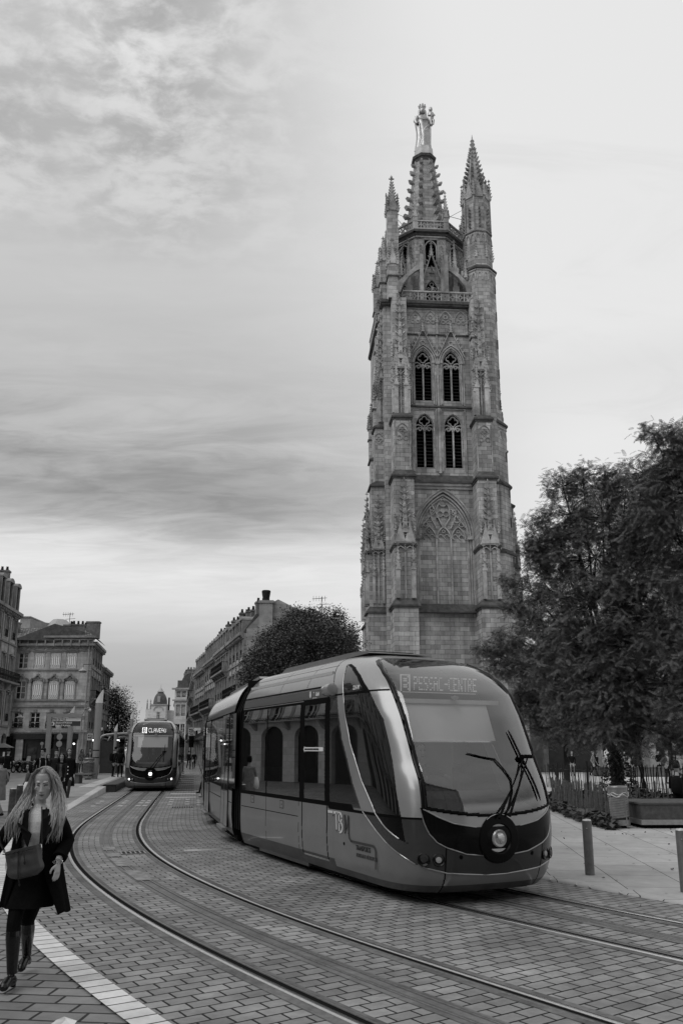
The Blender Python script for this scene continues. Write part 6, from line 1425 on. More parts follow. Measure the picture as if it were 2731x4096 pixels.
Dd = [(1010,2720,62,.9),(1040,2650,62,1.1),(1075,2600,62,1.2),(1130,2550,63,1.4),(1200,2510,63,1.5),(1280,2505,63,1.5),(1340,2530,63,1.4),(1375,2590,63,1.1),(1060,2700,60,1.9),(1140,2620,60,2.2),(1240,2570,60,2.3),(1330,2600,60,2.1),(1150,2720,60,2.2),(1260,2680,60,2.3),(1370,2680,60,1.8),(1100,2800,61,2),(1200,2800,61,2),(1300,2780,61,2),(1410,2660,63,.8),(985,2790,62,1.0),(1060,2545,62,.5),(1340,2465,63,.5),(1165,2465,63,.6),(1405,2550,63,.5),(1240,2455,63,.5)]
tree('round_tree', 'dense round-crowned tree between the terrace and the bell tower', (AT(1210, 3050, 62).x, 62), BL(Dd), (70, .125, .28), 11, .3, 4.0, M_leafB, None, 1.5)
Ee = [(440,2830,118,2.0),(470,2800,118,1.8),(430,2780,118,1.3),(490,2850,118,1.9),(450,2900,118,2.1),(500,2910,118,1.7),(460,2950,118,2.0),(500,2960,118,1.7),(425,2880,118,1.8),(455,2765,118,.9),(510,2870,118,1.0),(440,2990,118,2)]
tree('street_tree', 'thinly leaved street tree beyond the left-hand houses', (AT(462, 3040, 118).x, 118), BL(Ee), (34, .16, .45), 21, .3, 4.5, M_leafC, None, .85)
# ivy over the trunk behind the fence
rng = np.random.default_rng(4); n = 2600; h = rng.uniform(0, 1, n)**1.2*5.2; a = rng.uniform(0, 2*pi, n); rr = .30+.75*np.exp(-h/.45)+.10*rng.normal(size=n)+.12*(np.sin(h*3+a*2))
L = np.stack([rr*np.cos(a), rr*np.sin(a), h+.03], 1); PV, PF = leafquads(rng, 1, .13); V, F = scatter(PV, PF, rotm(rng, n, tilt=(-1.2, .3)), L); rawmesh('ivy', V, F, M_ivy, rootA, False)
# ================================================================ THINGS IN THE STREET
M_boll = mat('bollard_grey', .15, .45, .2, nz=9, na=.25, dirt=.2); M_bollt = mat('bollard_top', .5, .5, .3, nz=30, na=.3)
def bollard(p, label, h=.80, r=.072, worn=False, group=None):
    b = thing('bollard', label, 'bollard', p, 0, group)
    t = MB(); t.lathe([(r*1.02, 0), (r, .01), (r, h-.03), (r*.96, h-.012)], 20); t.build('post', M_boll if not worn else mat('bollard_worn', .11, .6, nz=14, na=.55, dirt=.5), b, auto=40)
    t = MB(); t.lathe([(r*.96, h-.012), (r*.8, h+.008), (.001, h+.016)], 20); t.build('cap', M_bollt, b, auto=60)
    t = MB(); t.at(Matrix.Translation((-.35*r, -r*.94, h-.12)) @ Matrix.Rotation(R(90), 4, 'X')); t.lathe([(.011, 0), (.008, .006), (.001, .008)], 8); t.build('stud', M_chrome, b)
gb = 'bollards along the square'
bollard(G(2358, 3497), 'plain grey steel bollard just right of the near tram nose', group=gb); bollard(G(2742, 3566), 'grey steel bollard cut by the right edge of the photograph', group=gb)
bollard(G(44, 3272), 'scratched bollard at the left, in front of the other one', .80, .09, True, gb); bollard(G(72, 3262), 'scratched bollard half hidden behind the walking woman', .86, .09, True, gb)
bollard(G(30, 3136), 'small bollard on the far side of the crossing at the left', .95, .08, False, gb)
for i, px_ in enumerate((898, 903)): pass
# ---- litter bins
def bin_(p, label, h, r, lean=0, bag=True):
    b = thing('litter_bin', label, 'litter bin', p, 0, 'slatted metal litter bins'); b.rotation_euler = (0, lean, 0)
    M_b = mat('bin_metal', .24, .45, .35, nz=8, na=.25, dirt=.25)
    t = MB(); t.lathe([(r*.55, .0), (r*.55, .06), (.001, .06)], 20); t.build('foot', M_gask, b)
    t = MB(); n = 40
    def strip_ring(z0, z1, rr, th=.012):
        t.lathe([(rr-th, z0), (rr, z0), (rr, z1), (rr-th, z1)], 32)
    strip_ring(.06, .19, r*.97); strip_ring(h-.22, h, r*1.0)
    for a in (0, pi/2, pi, 3*pi/2): 
        q = a+pi*.62; t.tube([(r*.98*math.cos(q), r*.98*math.sin(q), .1), (r*.98*math.cos(q), r*.98*math.sin(q), h-.1)], .018, 5)
    m_ = 9
    for k in range(m_):   # slanting slats
        z0 = .20+(h-.46)*k/m_
        P = [(r*math.cos(-pi*1.1+1.2*pi*j/14), r*math.sin(-pi*1.1+1.2*pi*j/14), z0+.10*j/14) for j in range(15)]
        for j in range(14):
            a_, b_ = Vector(P[j]), Vector(P[j+1]); u = Vector((0, 0, .052)); t._a([a_, b_, b_+u, a_+u], [(0, 1, 2, 3)])
    t.lathe([(r*.90, .08), (r*.90, h-.2)], 24) if False else None
    t.build('basket', M_b, b, auto=40)
    t = MB(); t.lathe([(r*.86, .10), (r*.88, h-.1)], 24); t.build('liner', mat('bin_liner', .05, .5, nz=8, na=.5), b, auto=60)
    t = MB(); t.lathe([(r*1.03, h-.035), (r*1.05, h-.015), (r*1.0, h+.01), (r*.82, h+.005), (r*.8, h-.03)], 32); t.build('rim', M_steel, b, auto=40)
    if bag:
        rnd = random.Random(7); t = MB()
        for q in range(2): t.tube([((r+.012)*math.cos(-pi*1.05+k*.25), (r+.012)*math.sin(-pi*1.05+k*.25), h-.17-.05*q-.03*math.sin(k*1.3+q)) for k in range(14)], [.006+.008*rnd.random() for _ in range(14)], 4)
        t.build('bag_edge', mat('plastic_film', .6, .3), b, auto=60)
    return b
bin_(G(2483, 3310), 'slatted grey litter bin with torn plastic liner beside the picket fence', .98, .235, R(-2))
bin_(G(352, 3118, .27)+Vector((0, 0, 0)), 'slatted litter bin behind the bench at the tram stop', 1.15, .30)
# ---- stone and steel bench blocks by the fence
def planter(p, L, Wd, label, rz=0):
    b = thing('bench_block', label, 'bench', p, rz, 'dark block benches with steel bases')
    t = MB(); t.box(.12, L-.1, .1, Wd-.1, 0, .08); t.build('foot', M_gask, b)
    t = MB(); t.box(.0, L, 0, Wd, .08, .20); t.build('base_rail', mat('brushed_rail', .36, .35, .6, nz=10, na=.2), b)
    t = MB(); t.frust(.03, L-.03, .03, Wd-.03, .20, .0, L, .0, Wd, .56); t.box(-.03, L+.03, -.03, Wd+.03, .56, .60); t.build('seat_block', mat('weathered_planks', .085, .75, nz=7, na=.35, bump=.3, bscale=30), b)
    return b
planter(G(2560, 3312)+Vector((0.0, -.1, 0)), 2.6, 1.7, 'dark block bench with a steel base rail right of the litter bin', R(2))
mb = MB(); p = G(2612, 3308); mb.at(T(p.x, p.y-.12, .14)); mb.box(-.06, .06, -.006, .0, -.045, .045); tag(mb.build('sticker', M_dk), 'small torn sticker on the base rail of the dark bench', 'sticker')
b = thing('bench_block', 'long low grey block bench on the plaza behind the ivy trunk', 'bench', AT(2500, 3095, 61)-Vector((0, 0, 0)), 0, 'dark block benches with steel bases'); b.location.z = 0
t = MB(); t.box(-.1, 4.6, 0, 1.2, .05, .62); t.box(-.15, 4.65, -.05, 1.25, .62, .68); t.build('seat_block', mat('bench_grey', .13, .8, nz=3, na=.2), b); t = MB(); t.box(.0, 4.5, .1, 1.1, 0, .05); t.build('foot', M_gask, b)
b = thing('bench_block', 'short low block bench left of the ivy trunk, with a person sitting on it', 'bench', AT(2394, 3095, 62), 0, 'dark block benches with steel bases'); b.location.z = 0
t = MB(); t.box(-.2, 1.4, 0, 1.1, .05, .60); t.box(-.25, 1.45, -.05, 1.15, .60, .66); t.build('seat_block', mat('bench_grey', .13, .8), b); t = MB(); t.box(-.1, 1.3, .1, 1.0, 0, .05); t.build('foot', M_gask, b)
# ---- chestnut paling fences (each fence one thing, pales are its parts)
M_pale = mat('split_chestnut', .085, .85, nz=11, na=.45, bump=.4, bscale=40); M_paled = mat('split_chestnut_dark', .035, .85, nz=11, na=.45); M_wire = mat('fence_wire', .12, .5, .6)
def paling(label, P, n, h, m, seed, wires=(.35, .8), lean=.05):
    rnd = random.Random(seed); f = thing('picket_fence', label, 'fence', (0, 0, 0), 0, 'split chestnut picket fences round the tree')
    P = [Vector(p) for p in P]; seg = [(P[i+1]-P[i]).length for i in range(len(P)-1)]; tot = sum(seg)
    def pt(s):
        for i, q in enumerate(seg):
            if s <= q or i == len(seg)-1: return P[i].lerp(P[i+1], s/q)
            s -= q
    for k in range(n):
        p = pt(tot*(k+rnd.uniform(.3, .7))/n); t = MB(); hh = h*rnd.uniform(.93, 1.07); w = rnd.uniform(.014, .026); l1, l2 = rnd.uniform(-lean, lean), rnd.uniform(-lean, lean); q = p+Vector((l1, l2, hh))
        t.tube([p, p.lerp(q, .5)+Vector((rnd.uniform(-.008, .008), 0, 0)), q-(q-p)*.05, q], [w, w*.95, w*.85, w*.3], 5)
        t.build('pale', m, f)
    for wz in wires:
        t = MB(); t.tube([pt(tot*i/40)+Vector((0, -.02, h*wz+.02*math.sin(i*1.1))) for i in range(41)], .006, 4); t.build('wire', M_wire, f)
    return f
paling('near picket fence running from the tram nose to the litter bin', [G(2210, 3236), G(2330, 3270), G(2440, 3304)], 68, .98, M_pale, 3)
paling('near picket fence behind the dark bench, widely spaced pale slats', [G(2500, 3262), G(2731, 3256), G(2900, 3250)], 22, .92, M_pale, 5)
paling('far picket fence in front of the pale gravel, dark against the light', [G(2185, 3148), G(2300, 3160), G(2420, 3172)], 38, 1.18, M_paled, 7, lean=.07)
paling('far picket fence right of the ivy trunk, dark slats leaning on the gravel', [G(2520, 3166), G(2580, 3172), G(2731, 3176), G(2860, 3170)], 62, 1.18, M_paled, 9, lean=.10)
for px_, py_, h, lx in ((2232, 3160, 1.25, 0), (2250, 3162, 1.2, -.45), (2352, 3166, 1.35, 0), (2575, 3172, 1.35, 0), (2590, 3174, 1.2, -.3)):
    p = G(px_, py_); t = MB(); t.tube([p, p+Vector((lx, 0, h))], .05, 7); tag(t.build('fence_post', M_paled), {2232: 'thick dark post at the left end of the far fence', 2250: 'slanting brace against the left post of the far fence', 2352: 'upright post in the middle of the far fence', 2575: 'upright post right of the ivy trunk', 2590: 'slanting brace right of the ivy trunk'}[px_], 'post')
# ivy and ground plants inside the fences
rng = np.random.default_rng(12)
def carpet(name, label, poly, n, hmax, s, m, z0=0.0):
    P = np.array([(p.x, p.y) for p in poly]); c = P.min(0); d = P.max(0)-c; q = rng.uniform(0, 1, (n*3, 2))*d+c
    k = poly_in(q[:, 0], q[:, 1], [tuple(p) for p in P]); q = q[k][:n]; nn = len(q)
    hh = hmax*(.35+.65*(np.sin(q[:, 0]*2.3)*np.cos(q[:, 1]*1.7)+1)/2)*rng.uniform(.1, 1, nn)**.7
    L = np.stack([q[:, 0], q[:, 1], z0+hh], 1); PV, PF = leafquads(rng, 1, s); V, F = scatter(PV, PF, rotm(rng, nn, tilt=(-.7, .5), scale=(.6, 1.4)), L); o = rawmesh(name, V, F, m, None, False); tag(o, label, 'ground cover', kind='stuff')
M_cover = leafmat('cover_leaf', .03, .10)
carpet('ground_cover', 'broad leaved ivy spilling out under the near picket fence', [G(2205, 3240), G(2330, 3292), G(2450, 3322), G(2470, 3300), G(2340, 3262), G(2205, 3226)], 2600, .34, .17, M_cover)
carpet('ground_cover', 'dark ivy bed inside the fences round the tree', [G(2210, 3225), G(2480, 3296), G(2900, 3260), G(2860, 3196), G(2470, 3192), G(2200, 3190)], 8000, .34, .17, M_ivy)
M_dry = leafmat('dry_leaf', .03, .12)
rl = np.random.default_rng(31); q = rl.uniform(0, 1, (260, 2))*np.array([6.5, 17])+np.array([2.2, 9.5]); kk = [(a_-track(5.3, b_)[0].x) > 0 for a_, b_ in q]; q = q[np.array(kk)][:150]
PV_, PF_ = leafquads(rl, 1, .055); V_, F_ = scatter(PV_, PF_, rotm(rl, len(q), tilt=(-.15, .15), scale=(.5, 1.3)), np.stack([q[:, 0], q[:, 1], np.full(len(q), .012)], 1)); tag(rawmesh('fallen_leaves', V_, F_, M_dry, None, False), 'scattered small fallen leaves on the pale slabs', 'fallen leaves', kind='stuff')
rl2 = np.random.default_rng(5); V_ = []; F_ = []
for k in range(90):
    c_ = (rl2.uniform(2.5, 8), rl2.uniform(9, 25)); r_ = rl2.uniform(.012, .03); o_ = len(V_)
    V_ += [(c_[0]+r_*math.cos(a)*rl2.uniform(.7, 1.2), c_[1]+r_*math.sin(a)*rl2.uniform(.7, 1.2), .0015) for a in np.linspace(0, 2*pi, 8, endpoint=False)]; F_.append(tuple(range(o_, o_+8)))
me_ = MB(); me_.v = V_; me_.f = F_; me_.m = [0]*len(F_); tag(me_.build('gum_spots', mat('gum_spot', .10, .7), recalc=False), 'small dark gum spots trodden into the pale slabs', 'gum spots', kind='stuff')
mb = MB(); mb._a([G(2205, 3238), G(2470, 3306), G(2900, 3262), G(2860, 3192), G(2470, 3186), G(2190, 3186)], [(0, 1, 2, 3, 4, 5)]); o = mb.build('soil', mat('soil', .03, .95, nz=5, na=.4)); o.location.z = .004; struct(o)
# ---- stop furniture on the left
M_polep = mat('stop_pole_grey', .30, .5, nz=4, na=.08); M_polew = mat('stop_pole_white', .8, .45)
def mast(px, py, ytop, ysplit, wpx, label, z=.27, Y=None):
    p = G(px, py, z) if Y is None else Vector((AT(px, py, Y).x, Y, z)); Y = p.y; zt = AT(px, ytop, Y).z; zs = AT(px, ysplit, Y).z; w = wpx/FPX*Y*.98
    m = thing('stop_mast', label, 'mast', p, 0, 'tall tapering masts of the tram stop'); r = w/2
    t = MB(); t.lathe([(r*1.0, 0), (r*1.05, (zs-z)*.5), (r*1.12, zs-z)], 14); t.build('shaft', M_polep, m, auto=60)
    t = MB(); n = 14; h0, h1 = zs-z, zt-z; vs = []; 
    for k in range(n): a = 2*pi*k/n; vs.append((r*1.12*math.cos(a), r*1.12*math.sin(a), h0))
    for k in range(n): a = 2*pi*k/n; vs.append((r*1.18*math.cos(a), r*1.18*math.sin(a), h1-r*2.4*(1-math.cos(a))/1.0*.9))
    t._a(vs, [tuple(range(n-1, -1, -1)), tuple(range(n, 2*n))]+[(k, (k+1) % n, n+(k+1) % n, n+k) for k in range(n)]); t.build('light_top', M_polew, m, auto=40)
    for k in (1.15, 1.55): 
        t = MB(); t.lathe([(r*1.06, k), (r*1.06, k+.05)], 14); t.build('clamp', M_iron, m)
    return m
mast(378, 3116, 2757, 2812, 25, 'tallest stop mast, pale cut-off top, beside the glass shelter'); mast(268, 3120, 2825, 2852, 19, 'stop mast rising behind the station name sign', .0, 56.0)
mast(454, 3100, 2893, 2925, 11, 'small pale-topped mast behind the shelter roof'); mast(517, 3095, 2838, 2876, 12, 'pale-topped mast just left of the far tram')
# station name sign
Ys = 51.0; 
def sx(px, y=2900): return AT(px, y, Ys).x
sg = thing('station_sign', 'station name sign reading Hotel de Ville hung from a square grey frame', 'sign', (0, 0, 0))
zt, zb_ = AT(190, 2854, Ys).z, AT(190, 2903, Ys).z; xl, xr = sx(190), sx(326)
t = MB(); t.frust(sx(174, 3130), sx(191, 3130), Ys-.12, Ys+.12, .1, xl, sx(207), Ys-.12, Ys+.12, zt-.22); t.box(xl, xr, Ys-.12, Ys+.12, zt-.22, zt); t.build('frame', M_polep, sg)
z0, z1, z2 = AT(190, 2871, Ys).z, AT(190, 2884, Ys).z, AT(190, 2904, Ys).z; xa, xb = sx(201), sx(322)
t = MB(); t.box(xa, xb, Ys-.04, Ys+.04, z1, z0); wp = t.build('white_panel', mat('sign_white', .8, .4), sg); t = MB(); t.box(xa, xb, Ys-.04, Ys+.04, z2, z1-.01); dp = t.build('dark_panel', mat('sign_dark', .06, .4), sg)
text('lettering', 'HÔTEL DE VILLE', .17, M_dk, wp, plane_frame((xa+.03, Ys-.05, z1+.03), (1, 0, 0)), squeeze=.76, bold=.0)
text('lettering', 'direction BORDEAUX', .150, M_wh, dp, plane_frame((xa+.34, Ys-.05, z1-.15), (1, 0, 0)), squeeze=.72, bold=.004, shear=.15); text('lettering', 'Berges de la garonne', .150, M_wh, dp, plane_frame((xa+.34, Ys-.05, z1-.30), (1, 0, 0)), squeeze=.72, bold=.004, shear=.15)
t = MB(); t.at(Matrix.Translation((xa+.17, Ys-.045, z1-.165)) @ Matrix.Rotation(R(90), 4, 'X')); t.lathe([(.13, 0), (.13, .012), (.001, .012)], 20); cB = t.build('route_disc', M_wh, dp); text('lettering', 'B', .18, M_dk, dp, plane_frame((xa+.118, Ys-.066, z1-.232), (1, 0, 0)), squeeze=.8, bold=.006)
# shelter
sh = thing('shelter', 'tram stop shelter with curved metal roof and dark glass end panel', 'shelter', (0, 0, 0)); Yh = 56.5
def hx(px, Y): return AT(px, 3000, Y).x
t = MB(); zr0 = AT(400, 2932, 57).z; A0 = Vector((hx(397, 56), 56, 0)); dvs = Vector((-.171, .985, 0)); rt_ = Vector((.985, .171, 0))
def SP(u, v, z): q = A0+rt_*u+dvs*v; return (q.x, q.y, z)
zr = 2.85
for v in (0, 5.5, 11): t.tube([SP(0, v, .27), SP(0, v, zr-.35), SP(.12, v, zr-.1), SP(.4, v, zr), SP(1.0, v, zr+.06), SP(2.3, v, zr+.12)], .07, 8)
t.tube([SP(2.3, 0, zr+.12), SP(2.3, 11, zr+.12)], .07, 8); t.tube([SP(.2, 0, zr), SP(.2, 11, zr)], .06, 8); t.tube([SP(1.2, 0, zr+.05), SP(1.2, 11, zr+.05)], .05, 6); t.build('frame', mat('shelter_metal', .34, .4, .4), sh, auto=60)
t = MB()
for k in range(6): t._a([SP(.25, .3+k*1.8, zr+.03), SP(2.25, .3+k*1.8, zr+.12), SP(2.25, 1.9+k*1.8, zr+.12), SP(.25, 1.9+k*1.8, zr+.03)], [(0, 1, 2, 3)])
t.build('roof', mat('roof_panel', .10, .4, nz=2, na=.4), sh)
t = MB(); t._a([SP(.06, .3, .35), SP(1.25, .3, .35), SP(1.25, .3, 2.45), SP(.06, .3, 2.45)], [(0, 1, 2, 3)]); t.build('end_panel', mat('smoked_panel', .055, .25, nz=2, na=.25), sh)
t = MB(); t._a([SP(.06, .5, .5), SP(.06, 10.5, .5), SP(.06, 10.5, 2.4), SP(.06, .5, 2.4)], [(0, 1, 2, 3)]); t.build('glass_wall', glassmat('shelter_glass', .45, .12), sh)
t = MB(); t._a([SP(-.02, .22, .27), SP(1.3, .22, .27), SP(1.3, .22, .36), SP(-.02, .22, .36)], [(0, 1, 2, 3)]); t.build('kick_plate', M_bollt, sh)
# information panel with a map under the roof
Yi = 60.0; ip = thing('information_panel', 'information panel with route map standing under the shelter roof', 'information panel', (0, 0, 0)); x0_, x1_ = AT(457, 3000, Yi).x, AT(496, 3000, Yi).x
t = MB(); t.box(x0_-.05, x1_+.05, Yi-.06, Yi+.06, .27, 2.65); t.build('case', M_steel, ip)
t = MB(); t.box(x0_+.02, x1_-.03, Yi-.075, Yi-.06, .9, 2.0); t.build('map_sheet', mat('map_paper', .7, .6, nz=5, na=.15), ip); t = MB(); t.box(x0_+.02, x1_-.03, Yi-.075, Yi-.06, 2.03, 2.28); t.build('title_strip', mat('title_grey', .05, .5), ip)
t = MB(); t.box(x0_-.06, x1_+.02, Yi-.10, Yi-.061, 2.30, 2.60); dsp = t.build('departure_display', M_black, ip)
for i, s_ in enumerate(('TRAM B  BERGES', 'PROCHAIN 2 MIN', 'SUIVANT 9 MIN')): text('lettering', s_, .088, M_ledb, dsp, plane_frame((x0_-.03, Yi-.105, 2.52-.09*i), (1, 0, 0)), squeeze=.62, bold=.004)
text('lettering', 'HOTEL DE VILLE', .08, M_wh, ip, plane_frame((x0_+.05, Yi-.08, 2.20), (1, 0, 0)), squeeze=.7); t = MB(); t.at(Matrix.Translation((x0_+.09, Yi-.08, 2.11)) @ Matrix.Rotation(R(90), 4, 'X')); t.lathe([(.04, 0), (.04, .006), (.001, .006)], 12); t.build('route_disc', M_wh, ip)
t = MB()
for k in range(3): t.box(x0_+.12, x1_-.12, Yi-.079, Yi-.076, 1.2+k*.22, 1.215+k*.22)
t.box((x0_+x1_)/2-.1, (x0_+x1_)/2-.085, Yi-.079, Yi-.076, 1.0, 1.9); t.build('map_line', M_dk, ip)
# small +x flag sign and lamp, animal sign
fs_ = thing('flag_sign', 'small white flag sign marked +X on the post left of the tallest mast', 'sign'); P = AT(361, 2948, 60)
t = MB(); t.tube([(P.x+.45, 60, .1), (P.x+.45, 60, 3.2)], .05, 8); t.build('post', M_zinc, fs_); t = MB(); t.box(P.x-.17, P.x+.20, 59.9, 59.95, P.z-.22, P.z+.24); pl_ = t.build('plate', mat('flag_white', .62, .5), fs_)
t = MB(); t.box(P.x-.12, P.x+.15, 59.885, 59.9, P.z-.10, P.z+.17); t.build('emblem', mat('flag_dark', .06, .5), pl_); text('lettering', '+X', .20, M_wh, pl_, plane_frame((P.x-.10, 59.88, P.z-.03), (1, 0, 0)), squeeze=.75, bold=.006)
an = thing('notice_plate', 'small pale notice plate fixed to the tallest mast', 'sign'); P = AT(403, 2916, 58.6); t = MB(); t.box(P.x-.15, P.x+.16, 58.55, 58.6, P.z-.09, P.z+.1); q = t.build('plate', mat('flag_white', .62, .5), an); t = MB(); t.prism([(P.x-.07, P.z-.01), (P.x-.04, P.z+.03), (P.x+.05, P.z+.03), (P.x+.08, P.z), (P.x+.05, P.z-.03), (P.x-.05, P.z-.03)], 58.53, 58.55, 'y'); t.build('animal_mark', M_dk, q)
# bench at the stop
bp = G(330, 3140, .2); be = thing('bench', 'small bench with a dark backrest at the tram stop', 'bench', (bp.x-.2, bp.y, .22), R(-8))
t = MB(); t.box(-.85, .75, -.25, .25, .46, .54); t.build('seat', mat('bench_seat', .17, .6, nz=6, na=.2), be)
for x in (-.72, -.25, .0): 
    if x == -.25: continue
    t = MB(); t.box(x-.11, x+.11, -.2, .2, 0, .46); t.build('leg', mat('bench_leg', .13, .6), be)
t = MB(); t.box(-.88, -.15, .15, .25, .54, 1.02); t.build('backrest', mat('bench_back', .035, .6, nz=6, na=.3), be)
# street lamps on the facades, camera, traffic lights, round signs
def lantern(px, py, Y, label, s=1.0, arm=.9):
    P = AT(px, py, Y); l = thing('street_lantern', label, 'street lamp', P, 0, 'lanterns hung on brackets'); t = MB(); t.lathe([(.05*s, .25*s), (.12*s, .12*s), (.36*s, .0), (.38*s, -.06*s), (.30*s, -.07*s)], 14); t.build('lamp_shade', M_zinc if s > .95 else M_iron, l, auto=50)
    t = MB(); t.lathe([(.26*s, -.22*s), (.28*s, -.08*s)], 12); t.build('glass', mat('lamp_glass', .25, .3), l); t = MB(); t.tube([(0, 0, .25*s), (0, 0, .5*s), (-arm, .4, .55*s)], .03, 5); t.build('bracket', M_iron, l)
lantern(333, 2681, 94, 'lantern on a bracket at the corner of the shuttered building', 1.3, -.8); lantern(83, 2868, 85, 'dark lantern hanging in front of the ground floor windows', 1.0, 2.2)
for i, (px_, py_, Y) in enumerate(((418, 2757, 104), (420, 2802, 109), (421, 2838, 113))): lantern(px_, py_, Y, ['highest lantern in the row hung over the side street', 'middle lantern in the row hung over the side street', 'lowest lantern in the row hung over the side street'][i], .95, 1.2)
cm = thing('camera_pole', 'white surveillance camera on a bent arm beside the corner building', 'camera', AT(361, 2838, 90)); t = MB(); t.lathe([(.001, -.22), (.12, -.14), (.14, 0), (.06, .1)], 12); t.build('camera_dome', M_shut, cm, auto=50); t = MB(); t.tube([(0, 0, .1), (-.1, 0, .22), (-.5, 0, .1), (-.8, 0, -.6), (-.8, 0, -7.6)], .05, 6); t.box(-.95, -.5, -.2, .1, -1.1, -.7); t.build('pole', M_zinc, cm)
def signpost(px, Y, ztops, label, disc=.34):
    P = AT(px, 3000, Y); s = thing('round_sign', label, 'traffic sign', (P.x, Y, 0)); t = MB(); t.tube([(0, 0, 0), (0, 0, ztops[0]+.4)], .04, 6); t.build('post', M_zinc, s)
    for z_ in ztops: t = MB(); t.at(Matrix.Translation((0, -.05, z_)) @ Matrix.Rotation(R(90), 4, 'X')); t.lathe([(disc, 0), (disc, .02), (.001, .02)], 20); t.build('disc', mat('sign_back', .36, .5), s)
    return s
signpost(237, 58, (2.74, 2.26), 'pair of round traffic signs seen from behind in front of the dark shop', .2)
s_ = thing('round_sign', 'single small round sign beside the station sign frame', 'traffic sign', (AT(168, 3000, 60).x, 60, 0)); t = MB(); t.tube([(0, 0, 0), (0, 0, 2.4)], .04, 6); t.build('post', M_zinc, s_); t = MB(); t.at(Matrix.Translation((0, -.05, 2.3)) @ Matrix.Rotation(R(90), 4, 'X')); t.lathe([(.12, 0), (.12, .02), (.001, .02)], 16); t.build('disc', mat('sign_back', .36, .5), s_)
def signal(px, py, Y, label, face=0):
    P = AT(px, py, Y); s = thing('traffic_light', label, 'traffic light', (P.x, Y, 0), face); t = MB(); t.tube([(.0, 0, 0), (.0, 0, P.z-.3)], .06, 8); t.build('post', M_iron, s)
    t = MB(); t.box(-.16, .16, -.14, .14, P.z-.45, P.z+.45); t.box(-.24, .24, .12, .15, P.z-.52, P.z+.52); h = t.build('housing', M_gask, s, auto=20)
    for k in (-.28, 0, .28): t = MB(); t.at(Matrix.Translation((0, -.14, P.z+k)) @ Matrix.Rotation(R(90), 4, 'X')); t.lathe([(.10, 0), (.11, .09), (.10, .09), (.085, .01), (.001, .01)], 12); t.build('lamp_hood', M_iron, h)
signal(202, 2965, 56, 'black traffic light with pale back plate beside the station sign', R(60)); signal(36, 2972, 66, 'dark traffic light cluster at the left by the ornate building'); signal(765, 2968, 84, 'dark signal post between the two trams')
kp = thing('kiosk_post', 'dark ticket post with a small pitched cap at the left edge', 'post', G(5, 3130)); t = MB(); t.box(-.3, .22, -.2, .2, 0, 2.0); t.build('body', mat('kiosk_dark', .03, .6), kp); t = MB(); t.frust(-.5, .5, -.35, .35, 2.0, -.1, .0, -.1, .1, 2.25); t.build('cap', mat('kiosk_cap', .12, .6), kp); t = MB(); t.box(.05, .16, -.215, -.2, 1.0, 1.75); t.build('label_strip', M_polew, kp)
# wall lamps that are lit
for px_, py_, Y, lab in ((376, 2961, 66, 'small lit lamp beside the flag sign'), (297, 2975, 90, 'small lit lamp on the shop front of the corner building')):
    P = AT(px_, py_, Y); l = thing('lit_lamp', lab, 'lamp', P); t = MB(); t.lathe([(.001, -.09), (.09, -.04), (.10, .04), (.001, .08)], 10); t.build('bulb', M_lampon, l, auto=60); t = MB(); t.tube([(0, 0, .07), (0, .2, .1), (0, .9, .1)], .02, 5); t.build('bracket', M_iron, l)
# ---- motorbikes parked in a row
M_bike = mat('bike_black', .012, .25, coat=.6); M_bikew = mat('bike_white', .5, .3, coat=.5); M_bikeg = mat('bike_grey', .12, .3, .4)
def motorbike(p, rz, label, m, box=False, screen=False):
    b = thing('motorbike', label, 'motorbike', p, rz, 'motorbikes parked in a row in front of the dark shop')
    for x in (-.66, .70):
        t = MB(); t.tube([(x+.27*math.cos(a), 0, .31+.27*math.sin(a)) for a in np.linspace(0, 2*pi, 21)], .055, 8, cap=False); w = t.build('wheel', M_gask, b, auto=60)
        t = MB(); t.at(Matrix.Translation((x, 0, .31)) @ Matrix.Rotation(R(90), 4, 'X')); t.lathe([(.08, -.06), (.08, .06)], 10); t.tube([(.22*math.cos(a), .22*math.sin(a), 0) for a in np.linspace(0, 2*pi, 17)], .012, 5, cap=False)
        for k in range(5): t.tube([(0, 0, 0), (.22*math.cos(k*1.257), .22*math.sin(k*1.257), 0)], .012, 4)
        t.build('rim', M_bollt, w)
    t = MB(); t.tube([(-.25, 0, .62), (0, 0, .80), (.25, 0, .84), (.42, 0, .72)], [.10, .15, .16, .08], 10); t.box(-.25, .25, -.13, .13, .28, .62); t.tube([(.45, 0, .85), (.70, 0, .31)], .035, 6); t.tube([(-.2, 0, .45), (-.66, 0, .31)], .035, 6); t.build('body', m, b, auto=50)
    t = MB(); t.tube([(-.78, 0, .86), (-.55, 0, .80), (-.2, 0, .74), (.0, 0, .80)], [.08, .13, .13, .07], 8, flat=.6); t.build('seat', M_gask, b, auto=60)
    t = MB(); t.tube([(.36, -.34, 1.02), (.44, -.1, .96), (.44, .1, .96), (.36, .34, 1.02)], .017, 6); t.tube([(.40, -.3, 1.0), (.42, -.34, 1.16)], .01, 4); t.tube([(.40, .3, 1.0), (.42, .34, 1.16)], .01, 4); t.build('handlebar', M_gask, b)
    t = MB(); t.at(Matrix.Translation((.52, 0, .88)) @ Matrix.Rotation(R(90), 4, 'Y')); t.lathe([(.05, -.1), (.10, 0), (.09, .03), (.001, .05)], 12); t.build('headlight', M_lens, b, auto=50)
    if box: t = MB(); t.box(-.98, -.62, -.22, .22, .86, 1.18); t.build('top_case', M_gask, b)
    if screen: t = MB(); t._a([(.50, -.2, .95), (.50, .2, .95), (.36, .14, 1.35), (.36, -.14, 1.35)], [(0, 1, 2, 3)]); t.build('windscreen', M_bollt, b)
    return b
